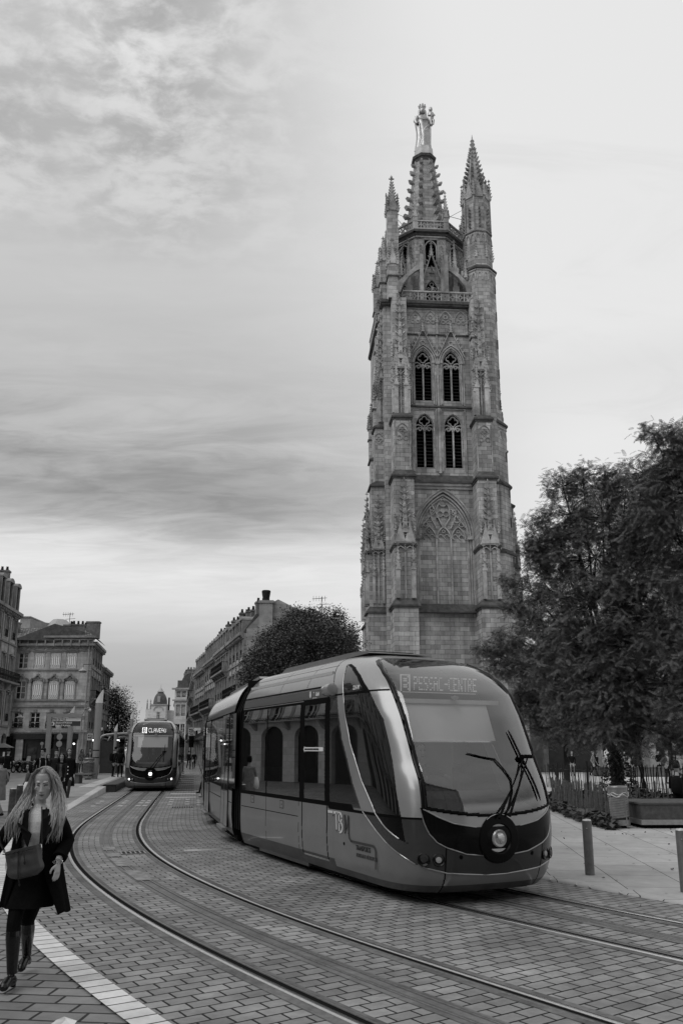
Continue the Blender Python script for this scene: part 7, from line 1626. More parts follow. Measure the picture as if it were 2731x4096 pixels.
for i, (px_, m, kw, lab) in enumerate(((52, M_bikew, dict(screen=True), 'white scooter nearest the man in black in the row of motorbikes'), (76, M_bike, dict(box=True), 'black motorbike with a rounded top case, second in the row'), (98, M_bikeg, dict(), 'grey naked motorbike in the middle of the row'), (120, M_bike, dict(screen=True), 'black motorbike with upright windscreen, right of the grey one'), (140, M_bikew, dict(box=True), 'motorbike with a pale cover half hidden by the walking students'), (166, M_bike, dict(), 'dark motorbike at the right end of the row behind the students'))):
    motorbike(G(px_, 3090), R(-115+i*7), lab, m, **kw)
# dropped paper in front
p = thing('crumpled_paper', 'shiny crumpled wrapper on the paving at the bottom edge', 'litter', G(252, 4104), R(10)); t = MB(); t._a([(-.10, 0, 0), (-.02, -.05, .015), (.07, -.03, .0), (.09, .03, .02), (.0, .05, .045), (-.05, .04, .03), (.02, .0, .04)], [(0, 1, 6), (1, 2, 6), (2, 3, 6), (3, 4, 6), (4, 5, 6), (5, 0, 6)]); t.build('foil', mat('foil', .8, .25, .4), p)
# ================================================================ PEOPLE
M_skin = mat('skin', .33, .5); M_skinw = mat('skin_close', .42, .45, nz=30, na=.05); M_haird = mat('hair_dark', .012, .5); M_haird2 = mat('hair_brown', .05, .5); M_hairl = mat('hair_light', .22, .45); M_eye = mat('eye_dark', .03, .4); M_lip = mat('lip', .09, .4); M_brow = mat('brow', .08, .6)
def cloth(v): return mat('cloth_%d' % int(v*1000), v*.8, .85, spec=.06, nz=12, na=.25, bump=.3, bscale=22)
def head_mb(t, c, s=1.0, yaw=0.0, pitch=0.0, female=True, jaw=1.0):
    """a head: skull, jaw, nose, ears, brow; faces -y"""
    M = Matrix.Translation(c) @ Matrix.Rotation(yaw, 4, 'Z') @ Matrix.Rotation(pitch, 4, 'X') @ Matrix.Scale(s, 4)
    t.at(M); rings = []
    prof = [(-.125, .030, .030, -.052), (-.115, .040, .045, -.042), (-.10, .050, .060, -.028), (-.08, .059, .078, -.014), (-.055, .066, .090, -.004), (-.02, .071, .096, .002), (.02, .074, .098, .004), (.06, .073, .096, .006), (.09, .066, .088, .008), (.112, .050, .068, .008), (.124, .028, .038, .008), (.127, .004, .006, .008)]
    n = 28; vs = []; fs = []
    for z, rx, ry, cy in prof:
        for k in range(n):
            a = 2*pi*k/n; x = rx*math.sin(a); y = cy-ry*math.cos(a)
            if math.cos(a) > .5 and z < -.02: x *= (.92 if female else 1.0)
            # eye sockets and cheeks
            f = math.cos(a)
            if -.02 < z < .03 and .55 < f < .97: y += .008
            vs.append((x, y, z))
    for i in range(len(prof)-1):
        for k in range(n): k2 = (k+1) % n; fs.append((i*n+k, i*n+k2, (i+1)*n+k2, (i+1)*n+k))
    fs.append(tuple(range(n-1, -1, -1))); fs.append(tuple((len(prof)-1)*n+k for k in range(n))); t._a(vs, fs)
    t.tube([(0, -.088, .018), (0, -.103, -.012), (0, -.116, -.036), (0, -.100, -.046)], [.008, .010, .0145, .009], 8)
    for s_ in (-1, 1):
        t.tube([(s_*.008, -.104, -.040), (s_*.018, -.096, -.040)], [.009, .007], 6)
        t.tube([(s_*.072, .000, .018), (s_*.082, .010, .022), (s_*.082, .012, .0), (s_*.074, .002, -.026)], [.006, .010, .009, .006], 6)
        t.tube([(s_*.016, -.092, .030), (s_*.036, -.090, .034), (s_*.055, -.076, .027)], [.007, .008, .006], 6)
        t.tube([(s_*.045, -.075, -.028), (s_*.055, -.05, -.03)], [.018, .015], 6)
    t.tube([(-.024, -.082, -.072), (-.010, -.092, -.070), (0, -.093, -.071), (.010, -.092, -.070), (.024, -.082, -.072)], [.003, .007, .0065, .007, .003], 6)
    t.tube([(-.020, -.082, -.080), (0, -.091, -.081), (.020, -.082, -.080)], [.004, .0085, .004], 6)
    t.tube([(0, -.075, -.105), (0, -.070, -.115)], [.020, .018], 8)
    t.at(Matrix()); return M
def hand_mb(t, M, s=1.0, curl=.4, side=1, r=.0085):
    """palm with five bent fingers, wrist at the origin pointing -z, palm facing +x*side... thumb towards -y"""
    t.at(M @ Matrix.Scale(s, 4))
    t.tube([(0, 0, .02), (0, .0, -.01), (0, 0, -.05), (0, .0, -.09)], [.024, .026, .034, .034], 10, flat=.48)
    for k, (y, L) in enumerate(((-.028, .070), (-.010, .080), (.009, .075), (.027, .060))):
        p = Vector((0, y, -.088)); d = Vector((0, y*.8, -1)).normalized(); P = [p]
        a = 0
        for j, q in enumerate((.45, .30, .25)):
            a += curl*(.35+.5*j); dd = Vector((side*math.sin(a)*1.0, d.y, -math.cos(a))).normalized(); p = p+dd*L*q; P.append(p)
        t.tube(P, [r, r*.95, r*.9, r*.75], 7)
    t.tube([(0, -.026, -.03), (side*.012, -.050, -.055), (side*.022, -.056, -.082), (side*.026, -.052, -.100)], [.012, .011, .0095, .008], 7)
    t.at(Matrix())
def finish_body(t, name, voxel, root, regions, mats, smooth_it=3):
    me = bpy.data.meshes.new('tmp'); me.from_pydata(t.v, [], t.f); o = bpy.data.objects.new('tmp', me); COL.objects.link(o)
    md = o.modifiers.new('r', 'REMESH'); md.mode = 'VOXEL'; md.voxel_size = voxel; md.adaptivity = 0
    m2 = o.modifiers.new('s', 'SMOOTH'); m2.factor = .5; m2.iterations = smooth_it
    dg = bpy.context.evaluated_depsgraph_get(); me2 = bpy.data.meshes.new_from_object(o.evaluated_get(dg)); bpy.data.objects.remove(o); bpy.data.meshes.remove(me)
    me2.name = name; me2.materials.clear()
    for m in mats: me2.materials.append(m)
    nv = len(me2.vertices); co = np.empty(nv*3, np.float32); me2.vertices.foreach_get('co', co); co = co.reshape(-1, 3)
    npoly = len(me2.polygons); cen = np.empty(npoly*3, np.float32); me2.polygons.foreach_get('center', cen); cen = cen.reshape(-1, 3)
    me2.polygons.foreach_set('material_index', regions(cen).astype(np.int32)); me2.polygons.foreach_set('use_smooth', [True]*npoly); me2.update()
    b = bpy.data.objects.new(name, me2); COL.objects.link(b); b.parent = root; return b
def segd(P, a, b):
    a = np.array(a); b = np.array(b); d = b-a; t = np.clip(((P-a)@d)/(d@d+1e-9), 0, 1); return np.linalg.norm(P-a-t[:, None]*d, axis=1)
def person(label, p, rz, h=1.7, pose='walk', top=.02, legs=.02, hair='short', hairm=None, female=False, z=0.0, extra=(), ph=1, arms=None, skirt=False, coat=None, glasses=False, group=None, light_shoe=False, seat=.45, headyaw=0, lean=0.0, shirt=None):
    s = h/1.75; root = thing('person', label, 'person', (p[0], p[1], z), rz, group)
    hip = .93 if pose != 'sit' else seat+.12
    J = {}
    sw = .17 if female else .195; hw = .09
    if pose == 'walk':
        fr, bk = (-1, 1) if ph > 0 else (1, -1)
        for sd_, sg in ((fr, -1), (bk, 1)):
            J[('hipj', sd_)] = (sd_*hw, 0, hip-.02)
            if sg < 0: J[('knee', sd_)] = (sd_*hw, -.20, .50); J[('ank', sd_)] = (sd_*hw*.8, -.30, .09)
            else: J[('knee', sd_)] = (sd_*hw, .05, .49); J[('ank', sd_)] = (sd_*hw*.8, .32, .14)
    elif pose == 'sit':
        for sd_ in (-1, 1): J[('hipj', sd_)] = (sd_*hw, 0, hip); J[('knee', sd_)] = (sd_*hw*1.2, -.42, hip+.03); J[('ank', sd_)] = (sd_*hw*1.1, -.42, .09)
    else:
        for sd_ in (-1, 1): J[('hipj', sd_)] = (sd_*hw, 0, hip-.02); J[('knee', sd_)] = (sd_*hw*1.1, -.02, .50); J[('ank', sd_)] = (sd_*hw*1.2, .02, .09)
    up = hip-.93
    shz = 1.42+up
    A = arms or {}
    for sd_ in (-1, 1):
        J[('sh', sd_)] = (sd_*sw, lean*.5, shz-.02)
        sg = -1 if (sd_ == (1 if ph > 0 else -1)) else 1
        if sd_ in A: J[('el', sd_)], J[('wr', sd_)] = A[sd_]
        elif pose == 'walk': J[('el', sd_)] = (sd_*(sw+.05), sg*.10, shz-.30); J[('wr', sd_)] = (sd_*(sw+.04), sg*.10-.14, shz-.52)
        elif pose == 'sit': J[('el', sd_)] = (sd_*(sw+.03), -.08, shz-.28); J[('wr', sd_)] = (sd_*.10, -.30, shz-.38)
        else: J[('el', sd_)] = (sd_*(sw+.05), .02, shz-.30); J[('wr', sd_)] = (sd_*(sw+.03), -.08, shz-.54)
    J = {k: Vector(v)*s for k, v in J.items()}
    t = MB(); S_ = lambda v: tuple(Vector(v)*s)
    cy = lean
    torso = [(hip-.10, .135, .095, 0), (hip, .155, .11, 0), (hip+.12, .135, .10, cy*.2), (hip+.24, .145 if not female else .125, .10, cy*.4), (hip+.38, .17 if not female else .15, .115, cy*.6), (hip+.47, .165, .10, cy*.8), (hip+.52, .09, .07, cy*.9), (hip+.56, .055, .055, cy), (hip+.62, .052, .052, cy)]
    n = 18; vs = []; fs = []
    for z_, rx, ry, c_ in torso:
        for k in range(n): a = 2*pi*k/n; vs.append(S_((rx*math.cos(a), ry*math.sin(a)+c_, z_)))
    for i in range(len(torso)-1):
        for k in range(n): k2 = (k+1) % n; fs.append((i*n+k, i*n+k2, (i+1)*n+k2, (i+1)*n+k))
    fs.append(tuple(range(n-1, -1, -1))); fs.append(tuple((len(torso)-1)*n+k for k in range(n))); t._a(vs, fs)
    for sd_ in (-1, 1):
        t.tube([J[('hipj', sd_)], J[('hipj', sd_)].lerp(J[('knee', sd_)], .5), J[('knee', sd_)], J[('knee', sd_)].lerp(J[('ank', sd_)], .35), J[('ank', sd_)]], [q*s for q in (.088, .078, .058, .056, .042)], 10)
        a_ = J[('ank', sd_)]; t.tube([a_+Vector((0, .05, -.04))*s, a_+Vector((0, -.04, -.05))*s, a_+Vector((0, -.14, -.065))*s, a_+Vector((0, -.18, -.068))*s], [.040*s, .042*s, .034*s, .02*s], 8)
        t.tube([Vector((0, cy*s*.8, J[('sh', sd_)].z)), J[('sh', sd_)], J[('sh', sd_)].lerp(J[('el', sd_)], .5), J[('el', sd_)], J[('el', sd_)].lerp(J[('wr', sd_)], .5), J[('wr', sd_)]], [q*s for q in (.06, .062, .052, .044, .040, .030)], 10)
        w = J[('wr', sd_)]; d = (w-J[('el', sd_)]).normalized(); Mh = d.to_track_quat('-Z', 'Y').to_matrix().to_4x4(); Mh.translation = w; hand_mb(t, Mh, s*.95, .6, -sd_, .011)
    hc = Vector((0, -.015+cy*1.1, hip+.62+.135))*s; head_mb(t, hc, s*1.02, headyaw, R(4), female)
    sh_, el_ = None, None
    wr = [tuple(J[('wr', k)]) for k in (-1, 1)]; el = [tuple(J[('el', k)]) for k in (-1, 1)]; ank = [tuple(J[('ank', k)]) for k in (-1, 1)]; kn = [tuple(J[('knee', k)]) for k in (-1, 1)]; hj = [tuple(J[('hipj', k)]) for k in (-1, 1)]
    Hm = (Matrix.Translation(hc) @ Matrix.Rotation(headyaw, 4, 'Z') @ Matrix.Rotation(R(4), 4, 'X')).inverted(); Hm = np.array(Hm)
    def reg(C):
        K = np.zeros(len(C), int)+1      # top
        dl = np.minimum.reduce([segd(C, hj[i], kn[i]) for i in (0, 1)]+[segd(C, kn[i], ank[i]) for i in (0, 1)]); da = np.minimum.reduce([segd(C, el[i], wr[i]) for i in (0, 1)]+[segd(C, tuple(J[('sh', k)]), tuple(J[('el', k)])) for k in (-1, 1)])
        dt = segd(C, (0, 0, (hip+.12)*s), (0, cy*s*.8, (hip+.45)*s))*.62
        K[(dl < da) & (dl < dt) | (C[:, 2] < (hip-.02)*s) & (dl < da)] = 2
        fl = np.minimum(np.linalg.norm(C-np.array(ank[0]), axis=1), np.linalg.norm(C-np.array(ank[1]), axis=1)); K[(C[:, 2] < min(ank[0][2], ank[1][2])+.02*s) & (fl < .26*s)] = 3
        for i in (0, 1): K[(fl < .0)] = 3; K[(np.linalg.norm(C-np.array(ank[i]), axis=1) < .24*s) & (C[:, 2] < ank[i][2]-.0*s)] = 3
        for i in (0, 1):
            w = np.array(wr[i]); e = np.array(el[i]); d = (w-e)/np.linalg.norm(w-e); K[((C-w)@d > 0) & (np.linalg.norm(C-w, axis=1) < .24*s)] = 0
        if shirt is not None: K[(K == 1) & (np.abs(C[:, 0]-.0) < (.055+.02*np.sin(C[:, 2]*9))*s) & (C[:, 1] < cy*.3) & (C[:, 2] > (hip+.02)*s) & (da > .05*s)] = 6
        K[C[:, 2] > (hip+.545)*s] = 0
        q = (C@Hm[:3, :3].T+Hm[:3, 3])/(s*1.02)
        f = (q[:, 1] < -.05)
        K[f & (np.abs(np.abs(q[:, 0])-.032) < .014) & (np.abs(q[:, 2]-.008) < .007)] = 4; K[f & (np.abs(q[:, 0]) < .026) & (np.abs(q[:, 2]+.075) < .009)] = 5
        K[f & (np.abs(np.abs(q[:, 0])-.034) < .02) & (np.abs(q[:, 2]-.034) < .005)] = 4
        return K
    hm = hairm or M_haird
    body = finish_body(t, 'body', .014*s if h > 1 else .012, root, reg, [M_skin, cloth(top), cloth(legs), (M_shut if light_shoe else cloth(.015)), M_eye, M_lip, cloth(shirt if shirt is not None else top)], 2)
    # hair
    t = MB(); Mh = Matrix.Translation(hc) @ Matrix.Rotation(headyaw, 4, 'Z') @ Matrix.Scale(s*1.02, 4); t.at(Mh)
    n = 22; vs = []; fs = []; rr = random.Random(int(abs(p[0])*100)+7)
    rows = [(.134, .01), (.128, .045), (.108, .068), (.075, .082), (.035, .086), (-.005, .085)]
    if hair in ('long', 'curly'): rows += [(-.05, .088), (-.10, .095), (-.16, .10), (-.22, .095), (-.27, .06)]
    if hair == 'bob': rows += [(-.05, .09), (-.09, .07)]
    for z_, r_ in rows:
        for k in range(n):
            a = 2*pi*k/n; q = math.cos(a)   # front = -y
            rx, ry = r_*1.0, r_*1.22; yy_ = -ry*q+.012; xx_ = rx*math.sin(a)
            if q > .35 and z_ < .07: yy_ = max(yy_, -.045+abs(xx_)*.2); 
            if q > .2 and z_ < -.02: yy_ = .00+.0*yy_; 
            cur = .012 if hair == 'curly' else .004; jx = rr.uniform(-cur, cur); vs.append((xx_*(1.25 if hair == 'curly' and z_ < .05 else 1)+jx, yy_+jx, z_))
    for i in range(len(rows)-1):
        for k in range(n): k2 = (k+1) % n; fs.append((i*n+k, i*n+k2, (i+1)*n+k2, (i+1)*n+k))
    fs.append(tuple(range(n))); fs.append(tuple((len(rows)-1)*n+k for k in range(n))[::-1]); t._a(vs, fs)
    if hair in ('curly', 'long', 'tousled'):
        for k in range(46 if hair != 'tousled' else 40):
            a = rr.uniform(-2.3, 2.3)+pi if hair != 'tousled' else rr.uniform(0, 6.28); x, y = .084*math.sin(a), -.098*math.cos(a)+.012
            if hair == 'tousled': t.tube([(x*.6, y*.6, .12), (x*.95, y*.95, .125+rr.uniform(-.02, .02)), (x*1.15, y*1.05, .085)], [.012, .016, .006], 5)
            else:
                L = rr.uniform(.20, .32); P = [(x*.8, y*.8, .09)]
                for j in range(1, 6): P.append((x*(1.0+.12*j*(1.4 if hair == 'curly' else .5))+rr.uniform(-.012, .012), y*(1+.05*j)+rr.uniform(-.012, .012)+.01, .09-L*j/5))
                t.tube(P, [.012, .016, .018, .016, .012, .004], 5)
    t.build('hair', hm, root, auto=60)
    t = None
    if glasses:
        t = MB(); t.at(Mh)
        for s_ in (-1, 1): t.tube([(s_*.034+.024*math.cos(a), -.103, .008+.018*math.sin(a)) for a in np.linspace(0, 2*pi, 13)], .003, 5, cap=False); t.tube([(s_*.058, -.100, .012), (s_*.080, -.0, .015)], .003, 4)
        t.build('glasses', M_gask, root)
    if skirt or coat is not None:
        t = MB(); z1 = (hip+.02)*s if skirt and coat is None else (hip+.46)*s; z0 = (.55 if coat is None else .50)*s; v0 = legs if coat is None else coat; rows = []
        for k in range(8):
            u = k/7; zz_ = z1+(z0-z1)*u; r_ = (.17+.07*u)*s; rows.append(ring(zz_, r_, r_*.74, 0, cy*s*(1-u)*.6, .05*u, 9, k*.1, 28))
        loft('skirt' if coat is None else 'coat', rows, cloth(v0), root)
    for kind, v in extra:
        if kind == 'backpack':
            t = MB(); t.at(Matrix.Translation((0, .17*s+cy*s*.6, (hip+.28)*s))); t.lathe([(.10, -.24), (.15, -.18), (.16, 0), (.15, .16), (.09, .23), (.02, .25)], 14); o = t.build('backpack', cloth(v), root, auto=60); tagged = o
            t = MB()
            for s_ in (-1, 1): t.tube([(s_*.10*s, .10*s, shz*s+.0), (s_*.105*s, -.03*s, shz*s+.035*s), (s_*.11*s, -.12*s, (shz-.12)*s), (s_*.12*s, -.11*s, (shz-.32)*s)], .018*s, 5, flat=.5)
            t.build('strap', cloth(.4 if v < .03 else v), root)
        if kind == 'tote':
            w = J[('wr', 1)]; 
            t = MB(); t.at(Matrix.Translation(w+Vector((.02, 0, -.30*s)))); t.frust(-.05, .05, -.16, .16, -.22, -.03, .03, -.14, .14, .14); o = t.build('handbag', cloth(v), root)
        if kind == 'sling':
            t = MB(); t.tube([(-.15*s, 0, (shz+.03)*s), (-.02, -.13*s, (shz-.2)*s), (.16*s, -.13*s, (hip+.10)*s)], .012, 5); t.build('strap', cloth(v), root)
            t = MB(); t.at(Matrix.Translation((.24*s, -.05*s, (hip-.02)*s))); t.lathe([(.07, -.20), (.11, -.12), (.10, .05), (.05, .17)], 10); t.build('handbag', M_shut if v > .3 else cloth(v), root, auto=60)
        if kind == 'scarf':
            t = MB(); t.tube([(.09*s*math.cos(a), (.07*math.sin(a)+cy)*s, (hip+.53+.012*math.sin(2*a))*s) for a in np.linspace(0, 2*pi, 13)], .032*s, 7, cap=False); t.build('scarf', cloth(v), root, auto=60)
        if kind == 'buttons':
            t = MB()
            for k in range(3): t.lathe([(.022, 0), (.001, .01)], 6) if False else t.box(-.02, .02, -.175*s, -.165*s, (hip+.12*k)*s-.02, (hip+.12*k)*s+.02)
            t.build('button', M_shut, root)
    return root
grp = 'people walking across the left side of the square'
def PG(px, py, z=0): return G(px, py, z)
person('young man with tousled dark hair, glasses and a black backpack with pale straps', AT(166, 3100, 36), R(35), 1.84, 'walk', .012, .03, 'tousled', extra=(('backpack', .015),), glasses=True, group=grp, headyaw=R(-55))
person('woman with dark curly hair, scarf and leather jacket smiling beside the blonde woman', PG(236, 3212), R(5), 1.68, 'walk', .022, .02, 'curly', female=True, extra=(('scarf', .012),), group=grp, light_shoe=True, shirt=.12)
person('woman with fringe and long dark buttoned coat behind the curly-haired woman', PG(266, 3203), R(10), 1.86, 'walk', .014, .05, 'long', M_haird2, True, coat=.012, extra=(('buttons', 1),), group=grp, ph=-1)
person('light-haired young man between the student and the woman in the coat', AT(220, 3100, 38), R(20), 1.80, 'walk', .03, .03, 'tousled', M_haird2, group=grp)
person('shorter person in a dark top half hidden behind the young man with glasses', AT(190, 3100, 40), R(15), 1.62, 'walk', .03, .02, 'long', M_haird2, True, group=grp)
person('girl with long dark hair, light jacket and white bag walking left', PG(104, 3247), R(-70), 1.40, 'walk', .13, .03, 'long', female=True, extra=(('sling', .4),), group=grp, headyaw=R(35))
person('man dressed in black seen from behind near the motorbikes', AT(27, 3100, 44), R(175), 1.86, 'stand', .012, .010, 'short', group=grp)
person('person in a pale coat with a white shoulder bag cut by the left edge', AT(-6, 3200, 24.5), R(-120), 1.62, 'walk', .28, .22, 'bob', female=True, coat=.28, extra=(('sling', .4),), group=grp)
g2 = 'people waiting at the tram stop'
person('man in an open jacket standing behind the litter bin of the stop', AT(356, 3100, 60), R(20), 1.66, 'stand', .09, .02, 'short', z=.27, group=g2, shirt=.4, arms={-1: ((-.36, -.05, 1.16), (-.42, -.2, .98))})
person('woman with a pale bag beside the man in the open jacket', AT(323, 3100, 62), R(40), 1.60, 'stand', .16, .02, 'long', female=True, z=.27, extra=(('sling', .4),), group=g2)
person('traveller in dark clothes bending towards the route map with a big backpack', AT(452, 3100, 51.8), R(115), 1.70, 'stand', .03, .015, 'tousled', z=.27, extra=(('backpack', .012),), group=g2, lean=-.10)
person('traveller with bushy hair and backpack holding a tote in front of the route map', AT(480, 3100, 51.0), R(185), 1.68, 'stand', .015, .010, 'curly', z=.27, extra=(('backpack', .012), ('tote', .10)), group=g2)
for px_, Y, rz, lab in ((755, 88, 170, 'distant dark figure walking along the terrace beyond the far tram'), (776, 84, 10, 'distant dark figure with a rucksack under the shop sign')): person(lab, AT(px_, 3050, Y), R(rz), 1.72, 'walk', .012, .012, 'short', group='distant walkers in the street')
person('walker stepping out from behind the near tram, legs showing', AT(828, 3060, 38), R(-75), 1.60, 'walk', .02, .02, 'short', group='distant walkers in the street')
g3 = 'people on the plaza behind the fence'
person('man in a dark pullover and pale trousers left of the slim tree trunk', PG(2290, 3103), R(-25), 1.70, 'stand', .014, .30, 'short', M_hairl, group=g3)
person('person in a pale jacket walking past the shop with cut-out figures', PG(2374, 3105), R(60), 1.72, 'walk', .30, .03, 'short', M_hairl, group=g3)
person('person in black close beside the one in the pale jacket', PG(2390, 3103), R(50), 1.62, 'walk', .015, .015, 'short', group=g3, ph=-1)
person('person in pale clothes sitting with crossed arms on the short block bench', AT(2418, 3095, 61.8), R(40), 1.62, 'sit', .30, .20, 'short', M_haird2, group=g3, seat=.62)
person('long-haired person in white sitting on the long block bench', AT(2508, 3095, 61.6), R(-30), 1.66, 'sit', .42, .08, 'long', M_haird2, True, group=g3, seat=.62)
person('person in dark clothes lounging on the right part of the long bench', AT(2540, 3095, 61.6), R(-60), 1.62, 'sit', .03, .02, 'long', female=True, group=g3, seat=.62)
person('person in black standing in the dark doorway across the plaza', AT(2636, 3095, 70), R(20), 1.78, 'stand', .012, .012, 'short', group=g3)
person('older man in an open jacket with a hand on his hip behind the far fence', PG(2672, 3134), R(25), 1.80, 'stand', .12, .025, 'short', M_hairl, group=g3, shirt=.5, arms={-1: ((-.45, .02, 1.18), (-.24, -.10, 1.02))})
person('woman in dark clothes leaning beside the older man behind the far fence', PG(2704, 3156), R(-10), 1.66, 'walk', .045, .035, 'long', female=True, group=g3)
person('person in a white shirt at the right edge behind the far fence', PG(2726, 3142), R(-60), 1.62, 'stand', .5, .03, 'short', group=g3)
person('person in black with a rucksack sitting at the right end of the dark bench', G(2752, 3290)+Vector((0, .5, 0)), R(150), 1.64, 'sit', .012, .012, 'short', group=g3, extra=(('backpack', .012),), seat=.60)
for i, x in enumerate((-.05, .42)):
    q = mtx @ Vector((x, -5.05, 41.32)); person(['left of the two tiny visitors behind the tower parapet, pale hat', 'right of the two tiny visitors behind the tower parapet'][i], (q.x, q.y), 0, 1.75, 'stand', .1 if i else .02, .03, 'bob', M_hairl if i == 0 else M_hairl, z=41.32, group='visitors high up on the tower')
q = O_+d_*4.78; person('driver seated at the controls behind the windscreen of the near tram', (q.x, q.y), math.atan2(d_.x, -d_.y), 1.74, 'sit', .05, .03, 'short', z=.38, seat=.60, group='tram drivers', arms={-1: ((-.26, -.16, 1.16), (-.20, -.40, 1.12)), 1: ((.26, -.16, 1.16), (.20, -.40, 1.12))})
q = og+hv*4.78; person('driver seated at the controls behind the windscreen of the far tram', (q.x, q.y), math.atan2(hv.x, -hv.y), 1.74, 'sit', .05, .03, 'short', z=.38, seat=.60, group='tram drivers', arms={-1: ((-.26, -.16, 1.16), (-.20, -.40, 1.12)), 1: ((.26, -.16, 1.16), (.20, -.40, 1.12))})
for s_, l_, lb in ((2.05, -.35, 'passenger standing behind the wide side window of the near tram'), (3.55, -.45, 'passenger in pale clothes standing behind the front door of the near tram')):
    q = O_+d_*s_+n_*l_; person(lb, (q.x, q.y), R(-70 if s_ < 3 else -40), 1.68, 'stand', .30 if s_ > 3 else .10, .05, 'long' if s_ < 3 else 'short', z=.38, group='passengers in the near tram')
# ---------------------------------------------------------------- the blonde woman walking towards the camera
M_coat = mat('black_wool', .005, .85, nz=60, na=.3, bump=.25, bscale=120); M_sweat = mat('pale_sweater', .72, .9, nz=70, na=.18, bump=.5, bscale=160); M_boot = mat('boot_leather', .006, .22, coat=.22, spec=.3, nz=7, na=.4, bump=.25, bscale=11); M_tight = mat('black_tights', .005, .6)
M_blond = mat('blonde_hair', .36, .38, spec=.6); M_blond2 = mat('blonde_hair_shade', .16, .45); M_leather = mat('bag_leather', .055, .36, nz=5, na=.25, bump=.35, bscale=9); M_skirt = mat('black_skirt', .007, .8, nz=30, na=.3)
WX, WY = -2.60, 7.42
wm = thing('person', 'blonde woman in a black coat and tall boots walking towards the camera, looking down', 'person', (WX, WY, 0), R(0))
t = MB(); n = 26
tor = [(.82, .160, .110, .0), (.90, .165, .115, 0), (1.0, .140, .100, 0), (1.08, .135, .098, -.005), (1.18, .150, .112, -.012), (1.27, .160, .110, -.008), (1.335, .135, .085, .0), (1.375, .075, .060, .005), (1.40, .053, .052, .0), (1.47, .050, .050, -.012)]
vs = []; fs = []
for z_, rx, ry, c_ in tor:
    for k in range(n): a = 2*pi*k/n; vs.append((rx*math.cos(a), ry*math.sin(a)+c_, z_))
for i in range(len(tor)-1):
    for k in range(n): k2 = (k+1) % n; fs.append((i*n+k, i*n+k2, (i+1)*n+k2, (i+1)*n+k))
fs.append(tuple(range(n-1, -1, -1))); fs.append(tuple((len(tor)-1)*n+k for k in range(n))); t._a(vs, fs)
# legs: right leg (picture left) in front
LJ = {'rh': (-.085, .0, .86), 'rk': (-.080, -.16, .47), 'ra': (-.045, -.20, .105), 'lh': (.075, .02, .86), 'lk': (-.045, .06, .46), 'la': (-.135, .36, .13)}
def leg(h, k, a, toe):
    h, k, a = Vector(h), Vector(k), Vector(a)
    t.tube([h, h.lerp(k, .5), k, k.lerp(a, .25), k.lerp(a, .6), a], [.092, .074, .056, .060, .050, .040], 14)
    d = Vector(toe); t.tube([a+Vector((0, .035, -.05)), a+Vector((0, -.01, -.045)), a+d*.5, a+d*.85, a+d], [.036, .044, .038, .036, .020], 12)
leg(LJ['rh'], LJ['rk'], LJ['ra'], (-.005, -.17, -.070)); leg(LJ['lh'], LJ['lk'], LJ['la'], (.01, -.155, -.095))
t.tube([(-.045, -.155, .07), (-.045, -.155, .0)], [.026, .022], 8); t.tube([(-.135, .405, .10), (-.135, .42, .04)], [.026, .022], 8)
# arms in wool sleeves
AJ = {'rs': (-.165, .0, 1.315), 're': (-.315, .03, 1.10), 'rw': (-.345, -.15, .975), 'ls': (.165, .0, 1.315), 'le': (.255, .02, 1.10), 'lw': (.245, -.13, .985)}
for s_ in 'rl':
    a, b, c = Vector(AJ[s_+'s']), Vector(AJ[s_+'e']), Vector(AJ[s_+'w'])
    t.tube([Vector((0, 0, 1.31)), a, a.lerp(b, .5), b, b.lerp(c, .5), c], [.06, .064, .062, .060, .057, .052], 14)
    t.tube([c, c+(c-b).normalized()*.035], [.026, .026], 8)
c = Vector(AJ['lw'])+Vector((.0, -.020, -.035)); Mh = Matrix.Translation(c) @ Matrix.Rotation(R(-12), 4, 'X') @ Matrix.Rotation(R(-25), 4, 'Z'); hand_mb(t, Mh, .95, .35, -1, .0088)
c2 = Vector(AJ['rw'])+Vector((0, -.02, -.03)); Mh2 = Matrix.Translation(c2) @ Matrix.Rotation(R(15), 4, 'Z'); hand_mb(t, Mh2, .95, 1.1, 1, .0088)
hc = Vector((.036, -.035, 1.585)); HS = 1.0; HP = R(17); HYW = R(6)
HM = head_mb(t, hc, HS, HYW, HP, True); Hi = np.array((Matrix.Translation(hc) @ Matrix.Rotation(HYW, 4, 'Z') @ Matrix.Rotation(HP, 4, 'X')).inverted())
rw, re_, lw_, le_ = [np.array(AJ[k]) for k in ('rw', 're', 'lw', 'le')]
